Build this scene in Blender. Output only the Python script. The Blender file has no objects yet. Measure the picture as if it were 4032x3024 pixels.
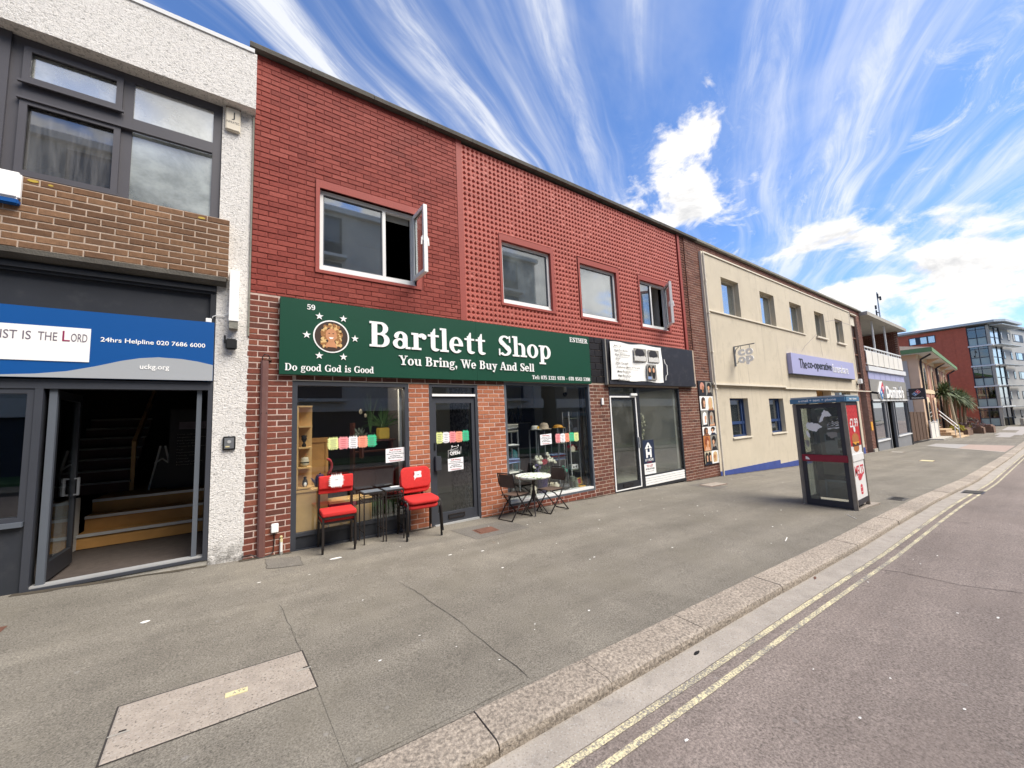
import bpy, bmesh, math, random
from mathutils import Vector, Matrix
random.seed(7)
rad = math.radians
SC = bpy.context.scene
COL = SC.collection

# ------------------------------------------------------------------ camera
cam_d = bpy.data.cameras.new('camera')
cam = bpy.data.objects.new('camera', cam_d)
COL.objects.link(cam)
YAW, PIT, ROL = rad(35.218), rad(5.679), rad(-2.467)
cy, sy, cp, sp = math.cos(YAW), math.sin(YAW), math.cos(PIT), math.sin(PIT)
FWD = Vector((sy * cp, cy * cp, sp))
r0 = Vector((cy, -sy, 0)); u0 = r0.cross(FWD)
RGT = math.cos(ROL) * r0 + math.sin(ROL) * u0
UPV = -math.sin(ROL) * r0 + math.cos(ROL) * u0
CAM = Vector((0, -5.86, 1.6))
cam.matrix_world = Matrix(((RGT.x, UPV.x, -FWD.x, CAM.x), (RGT.y, UPV.y, -FWD.y, CAM.y), (RGT.z, UPV.z, -FWD.z, CAM.z), (0, 0, 0, 1)))
cam_d.sensor_width = 36
cam_d.lens = 36 * 1509.48 / 4032
cam_d.clip_start = 0.05
cam_d.clip_end = 3000
SC.camera = cam

# ------------------------------------------------------------------ world, sun, exposure
SUN_EL, SUN_AZ = rad(54), rad(148)          # azimuth clockwise from +Y (the direction the sun stands in)
sun_dir = Vector((math.sin(SUN_AZ) * math.cos(SUN_EL), math.cos(SUN_AZ) * math.cos(SUN_EL), math.sin(SUN_EL)))
sl = bpy.data.lights.new('sun', 'SUN')
sl.energy = 1.5
sl.angle = rad(40)
sl.color = (1.0, 0.92, 0.81)
sun = bpy.data.objects.new('sun', sl)
COL.objects.link(sun)
sun.rotation_euler = sun_dir.to_track_quat('Z', 'Y').to_euler()
SC.view_settings.view_transform = 'Standard'
SC.view_settings.look = 'None'
SC.view_settings.gamma = 1
SC.view_settings.exposure = 2.06
SC.view_settings.use_curve_mapping = False
SC.cycles.use_denoising = True
SC.cycles.max_bounces = 6
SC.cycles.transparent_max_bounces = 12
SC.cycles.caustics_reflective = False
SC.cycles.caustics_refractive = False


class NT:
    """small helper for building node trees"""
    def __init__(s, t):
        s.t = t
    def n(s, typ, **kw):
        nd = s.t.nodes.new(typ)
        for k, v in kw.items():
            if k.startswith('i_'):
                key = k[2:].replace('_', ' ')
                nd.inputs[key].default_value = v
            else:
                setattr(nd, k, v)
        return nd
    def l(s, a, b):
        s.t.links.new(a, b)
    def val(s, x, inp):
        if isinstance(x, (int, float)):
            inp.default_value = x
        elif isinstance(x, (tuple, list)):
            inp.default_value = x
        else:
            s.l(x, inp)
    def m(s, op, a, b=0.0, c=None, clamp=False):
        nd = s.t.nodes.new('ShaderNodeMath'); nd.operation = op; nd.use_clamp = clamp
        s.val(a, nd.inputs[0]); s.val(b, nd.inputs[1])
        if c is not None: s.val(c, nd.inputs[2])
        return nd.outputs[0]
    def vm(s, op, a, b=(0, 0, 0)):
        nd = s.t.nodes.new('ShaderNodeVectorMath'); nd.operation = op
        s.val(a, nd.inputs[0]); s.val(b, nd.inputs[1])
        return nd.outputs[1] if op in ('DOT_PRODUCT', 'LENGTH', 'DISTANCE') else nd.outputs[0]
    def comb(s, x, y, z):
        nd = s.t.nodes.new('ShaderNodeCombineXYZ')
        s.val(x, nd.inputs[0]); s.val(y, nd.inputs[1]); s.val(z, nd.inputs[2])
        return nd.outputs[0]
    def noise(s, v, scale, detail=4, rough=.55, dist=0.0):
        nd = s.t.nodes.new('ShaderNodeTexNoise')
        if v is not None: s.l(v, nd.inputs['Vector'])
        nd.inputs['Scale'].default_value = scale; nd.inputs['Detail'].default_value = detail
        nd.inputs['Roughness'].default_value = rough; nd.inputs['Distortion'].default_value = dist
        return nd.outputs[0]
    def ramp(s, f, lo, hi, a=0.0, b=1.0, smooth=True):
        nd = s.t.nodes.new('ShaderNodeMapRange')
        nd.interpolation_type = 'SMOOTHSTEP' if smooth else 'LINEAR'
        s.val(f, nd.inputs['Value']); nd.inputs['From Min'].default_value = lo; nd.inputs['From Max'].default_value = hi
        nd.inputs['To Min'].default_value = a; nd.inputs['To Max'].default_value = b
        return nd.outputs[0]
    def mix(s, f, a, b, mode='MIX'):
        nd = s.t.nodes.new('ShaderNodeMix'); nd.data_type = 'RGBA'; nd.blend_type = mode
        s.val(f, nd.inputs[0])
        s.val(tuple(a) + (1,) if isinstance(a, (tuple, list)) and len(a) == 3 else a, nd.inputs[6])
        s.val(tuple(b) + (1,) if isinstance(b, (tuple, list)) and len(b) == 3 else b, nd.inputs[7])
        return nd.outputs[2]


def make_world():
    w = bpy.data.worlds.new('World'); SC.world = w; w.use_nodes = True
    t = w.node_tree; t.nodes.clear(); N = NT(t)
    out = N.n('ShaderNodeOutputWorld'); bg = N.n('ShaderNodeBackground'); bg.inputs['Strength'].default_value = 0.06
    N.l(bg.outputs[0], out.inputs[0])
    sky = N.n('ShaderNodeTexSky', sky_type='NISHITA', sun_disc=False, sun_elevation=SUN_EL, sun_rotation=SUN_AZ, air_density=1.0, dust_density=0.6, ozone_density=3.2, altitude=50)
    tc = N.n('ShaderNodeTexCoord')
    d = tc.outputs['Generated']
    sep = N.n('ShaderNodeSeparateXYZ'); N.l(d, sep.inputs[0])
    x, y, z = sep.outputs
    zc = N.m('MAXIMUM', z, 0.02)
    zz = N.m('ADD', zc, 0.04)
    u = N.m('DIVIDE', x, zz); v = N.m('DIVIDE', y, zz)
    # cirrus: streaks on a high flat layer, drawn out along one wind direction
    ca, sa = math.sin(rad(64)), math.cos(rad(64))
    al = N.m('ADD', N.m('MULTIPLY', u, ca), N.m('MULTIPLY', v, sa))
    ac = N.m('SUBTRACT', N.m('MULTIPLY', v, ca), N.m('MULTIPLY', u, sa))
    wob = N.noise(N.comb(N.m('MULTIPLY', al, .5), N.m('MULTIPLY', ac, .5), 3.3), 1.0, 3, .5)
    ac2 = N.m('ADD', ac, N.m('MULTIPLY', N.m('SUBTRACT', wob, .5), .55))
    st1 = N.noise(N.comb(N.m('MULTIPLY', al, .14), N.m('MULTIPLY', ac2, 2.6), 4.1), 1.6, 5, .55)
    st2 = N.noise(N.comb(N.m('MULTIPLY', al, .55), N.m('MULTIPLY', ac2, 4.2), 7.7), 2.0, 7, .68, .6)
    big = N.noise(N.comb(N.m('MULTIPLY', al, .45), N.m('MULTIPLY', ac, .8), 11.2), 1.2, 2, .5)
    cir = N.m('MULTIPLY', N.ramp(st1, .44, .64), N.m('ADD', .22, N.m('MULTIPLY', N.ramp(st2, .36, .64), .95)))
    cir = N.m('MULTIPLY', cir, N.ramp(big, .34, .52, .45, 1.0))
    veil = N.m('MULTIPLY', N.ramp(N.noise(N.comb(N.m('MULTIPLY', al, .7), ac, 2.0), 1.1, 6, .62, .4), .46, .74), .30)
    wisp = N.m('MULTIPLY', N.ramp(N.noise(N.comb(N.m('MULTIPLY', al, .8), N.m('MULTIPLY', ac, 1.3), 5.0), 3.2, 9, .72, 1.2), .50, .74), .75)
    cir = N.m('MAXIMUM', cir, N.m('MULTIPLY', wisp, N.ramp(z, .68, .42, .0, 1.0)))
    cir = N.m('MULTIPLY', N.ramp(z, .16, .42, .25, 1.0), cir)
    cir = N.m('MINIMUM', N.m('ADD', N.m('MULTIPLY', cir, .92), N.m('MULTIPLY', veil, .7)), .86)
    # cumulus: lower heaps, most of them down the street (+X)
    p3 = N.vm('MULTIPLY', d, (1.0, 1.0, 1.7))
    n1 = N.noise(p3, 10.5, 11, .60, .3)
    n1s = N.noise(N.vm('ADD', p3, (0.003, -0.004, 0.032)), 10.5, 11, .60, .3)
    bias = N.ramp(z, .04, .42, .02, -.30, smooth=False)
    def heap(bias, az, el, r, k):
        c = Vector((math.sin(rad(az)) * math.cos(rad(el)), math.cos(rad(az)) * math.cos(rad(el)), math.sin(rad(el))))
        dv = N.vm('MULTIPLY', N.vm('SUBTRACT', d, tuple(c)), (1.0, 1.0, 1.8))
        return N.m('ADD', bias, N.ramp(N.vm('LENGTH', dv), r, r * .15, 0.0, k))
    for h in ((62.6, 36.0, .15, .28), (63.2, 32.6, .15, .28), (57.5, 26.6, .28, .38), (66.5, 27.3, .16, .22), (79, 19.6, .17, .26), (72.5, 19.2, .14, .18), (83.5, 13.6, .22, .21), (77, 12.6, .12, .14), (91, 12.5, .20, .18), (90, 21.6, .10, .26), (86, 6.5, .3, .10), (-40, 26, .5, .3), (150, 30, .7, .3), (197, 36, .75, .42), (255, 28, .6, .3), (131, 24, .6, .36), (175, 55, .5, .3)):  # heaps out of view are added to whiten the ambient light and pane reflections
        bias = heap(bias, *h)
    lump = N.m('MULTIPLY', N.m('SUBTRACT', N.noise(p3, 7, 2, .5), .5), .30)
    bias = N.m('ADD', bias, lump)
    dens = N.m('ADD', n1, bias)
    cum = N.ramp(dens, .50, .69)
    shade = N.ramp(N.m('SUBTRACT', N.m('ADD', n1s, N.m('MULTIPLY', bias, .45)), .53), .0, .26, 0.0, 1.0)   # thick parts turn grey underneath
    ccol = N.mix(shade, (4.7, 4.6, 4.5), (3.0, 3.02, 3.08))
    skyc = N.mix(1.0, sky.outputs[0], (0.60, 0.74, 0.94), 'MULTIPLY')
    c1 = N.mix(cir, skyc, (4.3, 4.35, 4.45))
    c2 = N.mix(cum, c1, ccol)
    hz = N.ramp(z, .08, .0, 0.0, .5)
    c3 = N.mix(hz, c2, (4.0, 4.05, 4.2))
    N.l(c3, bg.inputs['Color'])
make_world()


# ------------------------------------------------------------------ materials
def hexc(h):
    r = []
    for i in (0, 2, 4):
        c = int(h[i:i + 2], 16) / 255
        r.append(c / 12.92 if c <= .04045 else ((c + .055) / 1.055) ** 2.4)
    return tuple(r)

MATS = {}
def newmat(name):
    m = bpy.data.materials.new(name); m.use_nodes = True
    t = m.node_tree; t.nodes.clear(); N = NT(t)
    o = N.n('ShaderNodeOutputMaterial'); b = N.n('ShaderNodeBsdfPrincipled')
    N.l(b.outputs[0], o.inputs[0])
    MATS[name] = m
    return m, N, b, o

def mat(name, col, rough=.6, var=.12, vscale=3.0, bump=0.0, bscale=60.0, metal=0.0, spec=.4, coord='pos', dirt=0.0, dcol=(.05, .045, .04), speck=0.0, speckscale=140.0, speckcol=(.6, .6, .58)):
    if name in MATS: return MATS[name]
    m, N, b, o = newmat(name)
    col = hexc(col) if isinstance(col, str) else col
    if coord == 'pos':
        v = N.n('ShaderNodeNewGeometry').outputs['Position']
    else:
        v = N.n('ShaderNodeTexCoord').outputs['Object']
    n = N.noise(v, vscale, 5, .6)
    f = N.ramp(n, .25, .75, 1 - var, 1 + var, smooth=False)
    c = N.mix(1.0, col, N.comb(f, f, f), 'MULTIPLY')
    if dirt > 0:
        dn = N.noise(v, vscale * 2.3, 7, .65)
        c = N.mix(N.m('MULTIPLY', N.ramp(dn, .5, .75), dirt), c, dcol)
    if speck > 0:
        sn = N.noise(v, speckscale, 2, .5)
        c = N.mix(N.m('MULTIPLY', N.ramp(sn, .58, .72), speck), c, speckcol)
        c = N.mix(N.m('MULTIPLY', N.ramp(sn, .42, .28), speck), c, tuple(k * .35 for k in col))
    N.l(c, b.inputs['Base Color'])
    b.inputs['Roughness'].default_value = rough
    b.inputs['Metallic'].default_value = metal
    b.inputs['Specular IOR Level'].default_value = spec
    if bump > 0:
        bp = N.n('ShaderNodeBump'); bp.inputs['Strength'].default_value = bump; bp.inputs['Distance'].default_value = .01
        N.l(N.noise(v, bscale, 4, .6), bp.inputs['Height']); N.l(bp.outputs[0], b.inputs['Normal'])
    return m

def brickmat(name, cols, rough=.85, bump=.5, stain=.25):
    """per-brick colour from the object's / island's random value"""
    m, N, b, o = newmat(name)
    g = N.n('ShaderNodeNewGeometry'); oi = N.n('ShaderNodeObjectInfo')
    r = N.m('FRACT', N.m('ADD', N.m('MULTIPLY', g.outputs['Random Per Island'], 7.13), N.m('MULTIPLY', oi.outputs['Random'], 3.77)))
    rp = N.n('ShaderNodeValToRGB'); rp.color_ramp.interpolation = 'LINEAR'
    el = rp.color_ramp.elements
    while len(el) < len(cols): el.new(.5)
    for i, c in enumerate(cols):
        el[i].position = i / (len(cols) - 1); el[i].color = (*(hexc(c) if isinstance(c, str) else c), 1)
    N.l(r, rp.inputs[0])
    p = g.outputs['Position']
    n = N.noise(p, 28, 6, .65)
    f = N.ramp(n, .25, .75, .74, 1.26, smooth=False)
    c = N.mix(1.0, rp.outputs[0], N.comb(f, f, f), 'MULTIPLY')
    n2 = N.noise(p, 1.1, 5, .6)
    c = N.mix(N.m('MULTIPLY', N.ramp(n2, .5, .72), stain), c, (.05, .03, .025))
    N.l(c, b.inputs['Base Color']); b.inputs['Roughness'].default_value = rough; b.inputs['Specular IOR Level'].default_value = .25
    bp = N.n('ShaderNodeBump'); bp.inputs['Strength'].default_value = bump; bp.inputs['Distance'].default_value = .006
    N.l(N.noise(p, 110, 4, .7), bp.inputs['Height']); N.l(bp.outputs[0], b.inputs['Normal'])
    return m

def glassmat(name, tint=(.92, .95, .94), r0=.08, haze=0.0, hazecol=(.5, .53, .53), hscale=1.5, rough=.0, streak=0.0):
    m, N, b, o = newmat(name)
    N.t.nodes.remove(b)
    tr = N.n('ShaderNodeBsdfTransparent'); tr.inputs[0].default_value = (*tint, 1)
    gl = N.n('ShaderNodeBsdfGlossy'); gl.inputs['Color'].default_value = (.95, .97, 1, 1); gl.inputs['Roughness'].default_value = rough
    lw = N.n('ShaderNodeLayerWeight'); lw.inputs[0].default_value = .5
    f = N.m('ADD', r0, N.m('MULTIPLY', N.m('POWER', lw.outputs['Facing'], 4.0), 1 - r0), clamp=True)
    mx = N.n('ShaderNodeMixShader'); N.l(f, mx.inputs[0])
    base = tr.outputs[0]
    if haze > 0:
        df = N.n('ShaderNodeBsdfDiffuse'); df.inputs[0].default_value = (*hazecol, 1)
        p = N.n('ShaderNodeNewGeometry').outputs['Position']
        if streak > 0:
            p = N.vm('MULTIPLY', p, (9, 9, .7))
        nz = N.ramp(N.noise(p, hscale, 6, .65, .4), .3, .72, haze * .35, min(1, haze * 1.4))
        hm = N.n('ShaderNodeMixShader'); N.l(nz, hm.inputs[0]); N.l(base, hm.inputs[1]); N.l(df.outputs[0], hm.inputs[2])
        base = hm.outputs[0]
    N.l(base, mx.inputs[1]); N.l(gl.outputs[0], mx.inputs[2]); N.l(mx.outputs[0], o.inputs[0])
    return m

def asphalt(name, col, speckle=.5, scale=95, big=.25, warm=(.02, .015, .0), patch=None):
    m, N, b, o = newmat(name)
    p = N.n('ShaderNodeNewGeometry').outputs['Position']
    a = N.noise(p, scale, 3, .75)
    a2 = N.noise(p, scale * 2.6, 2, .6)
    f = N.m('ADD', N.ramp(a, .3, .7, 1 - speckle, 1 + speckle, smooth=False), N.ramp(a2, .3, .7, -.3 * speckle, .3 * speckle, smooth=False))
    bg_ = N.ramp(N.noise(p, .55, 6, .62), .3, .7, 1 - big, 1 + big, smooth=False)
    md = N.ramp(N.noise(p, 4.5, 5, .6), .3, .7, 1 - big * .5, 1 + big * .5, smooth=False)
    f = N.m('MULTIPLY', N.m('MULTIPLY', f, bg_), md)
    c = N.mix(1.0, col, N.comb(f, f, f), 'MULTIPLY')
    tr = N.ramp(N.noise(N.vm('MULTIPLY', p, (.10, 1.6, 1)), 1.4, 5, .6), .35, .68, .90, 1.09)
    sp = N.ramp(N.noise(p, 1.9, 7, .72), .60, .70, 1.0, .80)
    c = N.mix(1.0, c, N.comb(N.m('MULTIPLY', tr, sp), N.m('MULTIPLY', tr, sp), N.m('MULTIPLY', tr, sp)), 'MULTIPLY')
    w = N.ramp(N.noise(p, 1.2, 4, .6), .45, .7)
    c = N.mix(N.m('MULTIPLY', w, .35), c, tuple(col[i] * .9 + warm[i] for i in range(3)))
    # pale grit and old gum
    vo = N.n('ShaderNodeTexVoronoi'); vo.feature = 'F1'; vo.inputs['Scale'].default_value = 7.0; N.l(p, vo.inputs['Vector'])
    gum = N.m('MULTIPLY', N.ramp(vo.outputs['Distance'], .13, .09), N.ramp(N.noise(p, 2.1, 2), .5, .62))
    c = N.mix(N.m('MULTIPLY', gum, .30), c, (.33, .32, .3))
    N.l(c, b.inputs['Base Color']); b.inputs['Roughness'].default_value = .9; b.inputs['Specular IOR Level'].default_value = .2
    bp = N.n('ShaderNodeBump'); bp.inputs['Strength'].default_value = .55; bp.inputs['Distance'].default_value = .006
    N.l(a, bp.inputs['Height']); N.l(bp.outputs[0], b.inputs['Normal'])
    return m

# painted red brick, bare brick, etc.
brickmat('painted_brick', ['7c362e', '873d34', '92463c', '853b32', '994d43'], rough=.7, bump=.7, stain=.22)
brickmat('red_brick', ['66392f', '7d483b', '6f3f34', '86503f', '5a3a33'], bump=.6, stain=.3)
brickmat('orange_brick', ['975940', 'a96a4e', 'b27456', '9e6046', 'ab6c51'], bump=.6, stain=.1)
brickmat('brown_brick', ['644a37', '735640', '82634a', '6a4f3b', '8a6a50'], bump=.6, stain=.35)
brickmat('dark_brick', ['633f34', '714a3d', '68423a', '7b5345', '543630'], bump=.5, stain=.3)
brickmat('black_brick', ['1d1c20', '222126', '1a191d'], rough=.55, bump=.4, stain=.1)
mat('mortar_pale', 'c9b3a8', .95, .2, 6, .6, 120)
mat('mortar_brown', 'b5a393', .95, .2, 6, .6, 120)
mat('mortar_dark', 'a58d80', .95, .2, 6, .6, 120)
mat('mortar_red', '7b3730', .8, .15, 6, .5, 120)
mat('mortar_black', '141317', .7, .1, 6, .3, 120)
mat('red_paint', '95443b', .65, .08, 2.5, .25, 40, dirt=.12, dcol=(.2, .05, .04))
mat('red_paint_tile', 'ab584c', .62, .09, 1.6, .25, 70, dirt=.25, dcol=(.22, .05, .045))
mat('coping_concrete', '55524c', .95, .3, 3.5, .8, 50, dirt=.5, dcol=(.05, .05, .042))
mat('coping_pale', '86857c', .95, .25, 3.5, .6, 50, dirt=.5, dcol=(.08, .08, .06))
mat('frame_grey', '3a3d44', .45, .06, 4, spec=.5)
mat('frame_mid', '585e66', .5, .06, 4, spec=.5)
mat('frame_dark', '25272c', .45, .06, 4, spec=.5)
mat('window_grey', '4a494f', .5, .07, 3, spec=.5)
mat('pvc_white', 'e6e6e4', .35, .04, 2, dirt=.12, dcol=(.5, .48, .42))
mat('sign_green', '0b4331', .55, .05, 1.2, spec=.25)
mat('sign_white', 'f2f2f0', .5, .02, 2)
mat('gloss_white', 'f0f0ee', .35, .03, 2)
mat('sign_blue', '0f4f92', .4, .05, 1.0)
mat('sign_grey', 'a2a6aa', .4, .04, 1.0)
mat('sign_plum', '8a2350', .5, .04)
mat('text_grey', '6d6470', .5, .04)
mat('dark_fascia', '2d3036', .5, .1, 2, dirt=.15, dcol=(.12, .12, .12))
mat('black_fascia', '26262d', .5, .12, 2.5, .2, 30, dirt=.3, dcol=(.09, .09, .1))
mat('cream_render', 'c8beaa', .9, .07, 1.0, .5, 90, dirt=.4, dcol=(.38, .34, .26))
mat('cream_trim', 'dbd3c2', .85, .08, 2.0, .3, 90, dirt=.15, dcol=(.4, .36, .28))
mat('blue_plinth', '3a4c8e', .8, .15, 3, .4, 60, dirt=.3, dcol=(.06, .07, .12))
mat('blue_frame', '2a416c', .5, .08, 3)
mat('lilac', 'a7a6cb', .4, .04, 1)
mat('lilac_dark', '8f8cc6', .4, .04, 1)
mat('charcoal', '3a3d42', .5, .05)
mat('steel', '8f9296', .4, .08, 5, metal=.7)
mat('aluminium', 'bfc0bf', .4, .06, 4, metal=.35)
mat('black_metal', '241e1c', .45, .1, 6, spec=.5)
mat('black_plastic', '1b1c1e', .5, .08, 5)
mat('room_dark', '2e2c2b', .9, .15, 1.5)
mat('room_grey', '55534f', .9, .12, 1.2)
mat('room_pale', 'a4a59f', .9, .08, 1.2)
mat('room_white', 'c9cac7', .9, .06, 1.2, dirt=.1, dcol=(.4, .4, .4))
m, N, b, o = newmat('stone_paper'); p = N.n('ShaderNodeNewGeometry').outputs['Position']
N.l(N.mix(N.ramp(N.noise(p, 16, 6, .7, .8), .44, .58), (.10, .09, .085), (.42, .40, .37)), b.inputs['Base Color'])
mat('blackish', '151415', .8, .1, 2)
mat('red_fabric', 'c83a38', .95, .10, 30, .5, 300, coord='obj', spec=.1)
mat('tag_white', 'f2f2ef', .7, .03, 5)
mat('brown_fabric', '5a4a40', .9, .12, 20, .3, 200, coord='obj')
mat('pine', 'd3ab72', .6, .18, 2.2, .2, 30)
mat('oak', 'b88a50', .55, .2, 3, .15, 30)
mat('dark_wood', '4a2a20', .5, .2, 4)
mat('grating', '57544f', .8, .2, 9, .5, 60)
mat('rust', '6b4a3c', .85, .25, 8, .5, 60)
mat('concrete_pale', 'a9a59b', .95, .12, 4, .6, 70, dirt=.25, dcol=(.2, .19, .17))
mat('concrete_cover', 'a0968a', .95, .18, 12, .9, 60, speck=1.0, speckscale=85, speckcol=(.42, .38, .34))
mat('cream_plate', 'd2c79a', .6, .1, 20)
mat('litter_white', 'e4e2dc', .8, .08, 20)
mat('brown_pipe', '6b4a45', .55, .15, 5, .2, 40, dirt=.3, dcol=(.2, .15, .13))
mat('leaf_green', '3d5a2c', .6, .35, 6, coord='pos')
mat('leaf_palm', '5d6b45', .6, .35, 3, coord='pos')
mat('leaf_yellow', 'a8a237', .7, .3, 6)
mat('leaf_grey', '6c7466', .8, .3, 4)
mat('leaf_purple', '5b4a4c', .8, .3, 6)
mat('bark', '7c6a55', .9, .3, 9, .6, 40)
mat('planter_brick', '7d6455', .9, .2, 6, .5, 60, dirt=.3, dcol=(.15, .12, .1))
mat('peach', 'e4c5a8', .85, .08, 1.2, .2, 50)
mat('pale_peach', 'e3cfae', .85, .06, 1.2)
mat('pink_brick', 'b58a7c', .9, .12, 7, .4, 60)
mat('render_white', 'c9c7c4', .9, .08, 1, .3, 60)
mat('green_fascia', '6b8a5c', .6, .1, 2)
mat('slate', '6e6359', .9, .25, 5, .4, 50)
mat('terracotta', 'b5614b', .85, .13, 3, .3, 50)
mat('apt_grey', 'a7a7a4', .9, .08, 1, .2, 50)
mat('apt_white', 'd5d7d8', .6, .05, 1)
mat('apt_metal', 'b3b9bb', .45, .05, 2, metal=.2)
mat('apt_frame', '303846', .5, .06, 2)
mat('apt_panel', '9fb0ad', .3, .06, 2)
mat('gate_wood', '5b4637', .85, .25, 7, .4, 40)
mat('step_orange', 'b59e80', .85, .15, 4, .3, 50)
mat('orange_skin', 'c98a5c', .6, .1, 10)
mat('block_pink', 'a39084', .9, .14, 9, .5, 40)
mat('block_grey', '9d9995', .9, .12, 9, .5, 40)
mat('gutter_grey', 'a39b90', .95, .2, 3, .5, 60, dirt=.45, dcol=(.17, .155, .14), speck=.5, speckscale=90, speckcol=(.5, .5, .48))
mat('opp_concrete', 'bdb9b0', .9, .1, .6)
mat('opp_white', 'd9d7d0', .9, .06, .6)
mat('opp_dark', '3d4046', .8, .1, 1)
mat('opp_glass', '4d5c6c', .12, .15, .5, spec=.6)
mat('opp_green', '42603a', .9, .3, 2)
mat('crimson', '8e1f34', .4, .08, 4, dirt=.1, dcol=(.25, .05, .07))
mat('kiosk_metal', '8a8278', .5, .15, 6, .2, 60, metal=.15, dirt=.3, dcol=(.16, .13, .1))
mat('kiosk_dark', '35343a', .5, .1, 6)
mat('kiosk_blue', '5580a0', .45, .1, 6, dirt=.2, dcol=(.25, .3, .35))
mat('ad_red', 'c93638', .4, .06, 6)
mat('ad_white', 'ececea', .45, .03, 6)
mat('burger_bun', 'b3713f', .6, .15, 30)
mat('burger_patty', '4a2a1c', .7, .15, 30)
mat('burger_cheese', 'e3a63a', .6, .1, 30)
mat('logo_blue', '2f78b8', .4, .04)
mat('logo_red', 'cf3346', .4, .04)
for nm, cc in dict(paper_yellow='dfe89a', paper_pink='ee9a9e', paper_white='f1f1f3', paper_orange='f0a184', paper_green='3fbf8c', ink_grey='6f7078', ink_red='b23a3f', ink_dark='2c2c30', navy='1e2a44', skin_light='d8a583', skin_mid='a8714f', hair_brown='4b3426', hair_blonde='d0b184', hair_gold='d9b57a', hair_honey='9a6a3c', skin_warm='c58a62', hair_black='1c1918', hair_red='8d4a2a', hair_rose='c98f7c', hair_grey='a79a8c', photo_brown='3a2a22', photo_grey='8c8a84', photo_dark='26262c', gold='b8983a', purple='33245a', teal='2c6a70', hat_white='d8d4c8', hat_tan='b9a68e', hat_orange='d69a3a', cloth_blue='8aa0c8', cloth_lilac='8a7fae', pot_beige='c9bda2', crock='d8cfba', lilywhite='e8e6cf', flower_red='a02838', box_yellow='d9a636', hat_green='2f9a7e', dark_grey='4a4a4c', navy_pot='262a52', pink_red='b03a44', lichen='b39a3c').items():
    mat(nm, cc, .6, .08, 12, coord='obj')

def cream_streaks():
    m = MATS['cream_render']; N = NT(m.node_tree); b = [n for n in m.node_tree.nodes if n.type == 'BSDF_PRINCIPLED'][0]
    old = b.inputs['Base Color'].links[0].from_socket
    p = N.n('ShaderNodeNewGeometry').outputs['Position']
    st = N.noise(N.vm('MULTIPLY', p, (3.2, 3.2, .28)), 1.6, 6, .68, .3)
    f = N.m('MULTIPLY', N.ramp(st, .52, .72), N.ramp(N.noise(p, .5, 3), .35, .65))
    sp = N.m('MULTIPLY', N.ramp(N.noise(p, 6.0, 6, .75), .60, .72), .5)
    N.l(N.mix(N.m('MINIMUM', N.m('ADD', N.m('MULTIPLY', f, .8), N.m('MULTIPLY', sp, .7)), .7), old, (.33, .29, .23)), b.inputs['Base Color'])
cream_streaks()
def pebbledash():
    m, N, b, o = newmat('white_render')
    p = N.n('ShaderNodeNewGeometry').outputs['Position']
    pr_ = N.vm('MULTIPLY', p, (1.0, 1.0, 1.5))
    a = N.noise(pr_, 33, 5, .66, 1.1)
    a2 = N.noise(p, 95, 3, .6)
    big = N.noise(p, 1.4, 5, .65)
    h = N.m('ADD', a, N.m('MULTIPLY', a2, .35))
    f = N.ramp(a, .34, .50, .55, 1.0)  # shade in the hollows of the render, painted into the colour as dark flecks
    c = N.mix(1.0, hexc('ece9e4'), N.comb(f, f, f), 'MULTIPLY')
    c = N.mix(N.m('MULTIPLY', N.ramp(big, .52, .75), .35), c, (.36, .35, .32))
    sx = N.n('ShaderNodeSeparateXYZ'); N.l(p, sx.inputs[0])
    low = N.m('MULTIPLY', N.ramp(sx.outputs[2], .42, .1), N.ramp(N.noise(p, 9, 5, .7), .35, .6))
    c = N.mix(N.m('MULTIPLY', low, .8), c, (.10, .09, .075))
    N.l(c, b.inputs['Base Color']); b.inputs['Roughness'].default_value = .9; b.inputs['Specular IOR Level'].default_value = .2
    bp = N.n('ShaderNodeBump'); bp.inputs['Strength'].default_value = 1.0; bp.inputs['Distance'].default_value = .022
    N.l(h, bp.inputs['Height']); N.l(bp.outputs[0], b.inputs['Normal'])
pebbledash()

def yellow_line():
    m, N, b, o = newmat('yellow_paint')
    p = N.n('ShaderNodeNewGeometry').outputs['Position']
    n = N.noise(p, 70, 4, .75); n2 = N.noise(p, 3.0, 4, .6)
    w = N.ramp(N.m('ADD', n, N.m('MULTIPLY', n2, .5)), .60, .86)
    c = N.mix(w, hexc('ded3a8'), (.2, .185, .17))
    N.l(c, b.inputs['Base Color']); b.inputs['Roughness'].default_value = .85
yellow_line()

def granite():
    m, N, b, o = newmat('granite')
    g = N.n('ShaderNodeNewGeometry'); p = g.outputs['Position']; oi = N.n('ShaderNodeObjectInfo')
    n = N.noise(p, 55, 4, .7); n2 = N.noise(p, 2.5, 4, .6); n3 = N.noise(p, 42, 3, .6)
    f = N.ramp(n, .3, .7, .5, 1.5, smooth=False)
    f = N.m('MULTIPLY', f, N.ramp(n2, .3, .7, .9, 1.1, smooth=False))
    f = N.m('MULTIPLY', f, N.ramp(oi.outputs['Random'], 0, 1, .88, 1.12, smooth=False))
    f = N.m('MULTIPLY', f, N.ramp(n3, .38, .54, .72, 1.06))
    c = N.mix(1.0, hexc('9f9486'), N.comb(f, f, f), 'MULTIPLY')
    N.l(c, b.inputs['Base Color']); b.inputs['Roughness'].default_value = .9
    bp = N.n('ShaderNodeBump'); bp.inputs['Strength'].default_value = .9; bp.inputs['Distance'].default_value = .012
    N.l(N.m('ADD', n3, N.m('MULTIPLY', n, .4)), bp.inputs['Height']); N.l(bp.outputs[0], b.inputs['Normal'])
granite()
asphalt('pavement_asphalt', hexc('7a756b'), .55, 95, .16, (.012, .010, .0))
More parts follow.
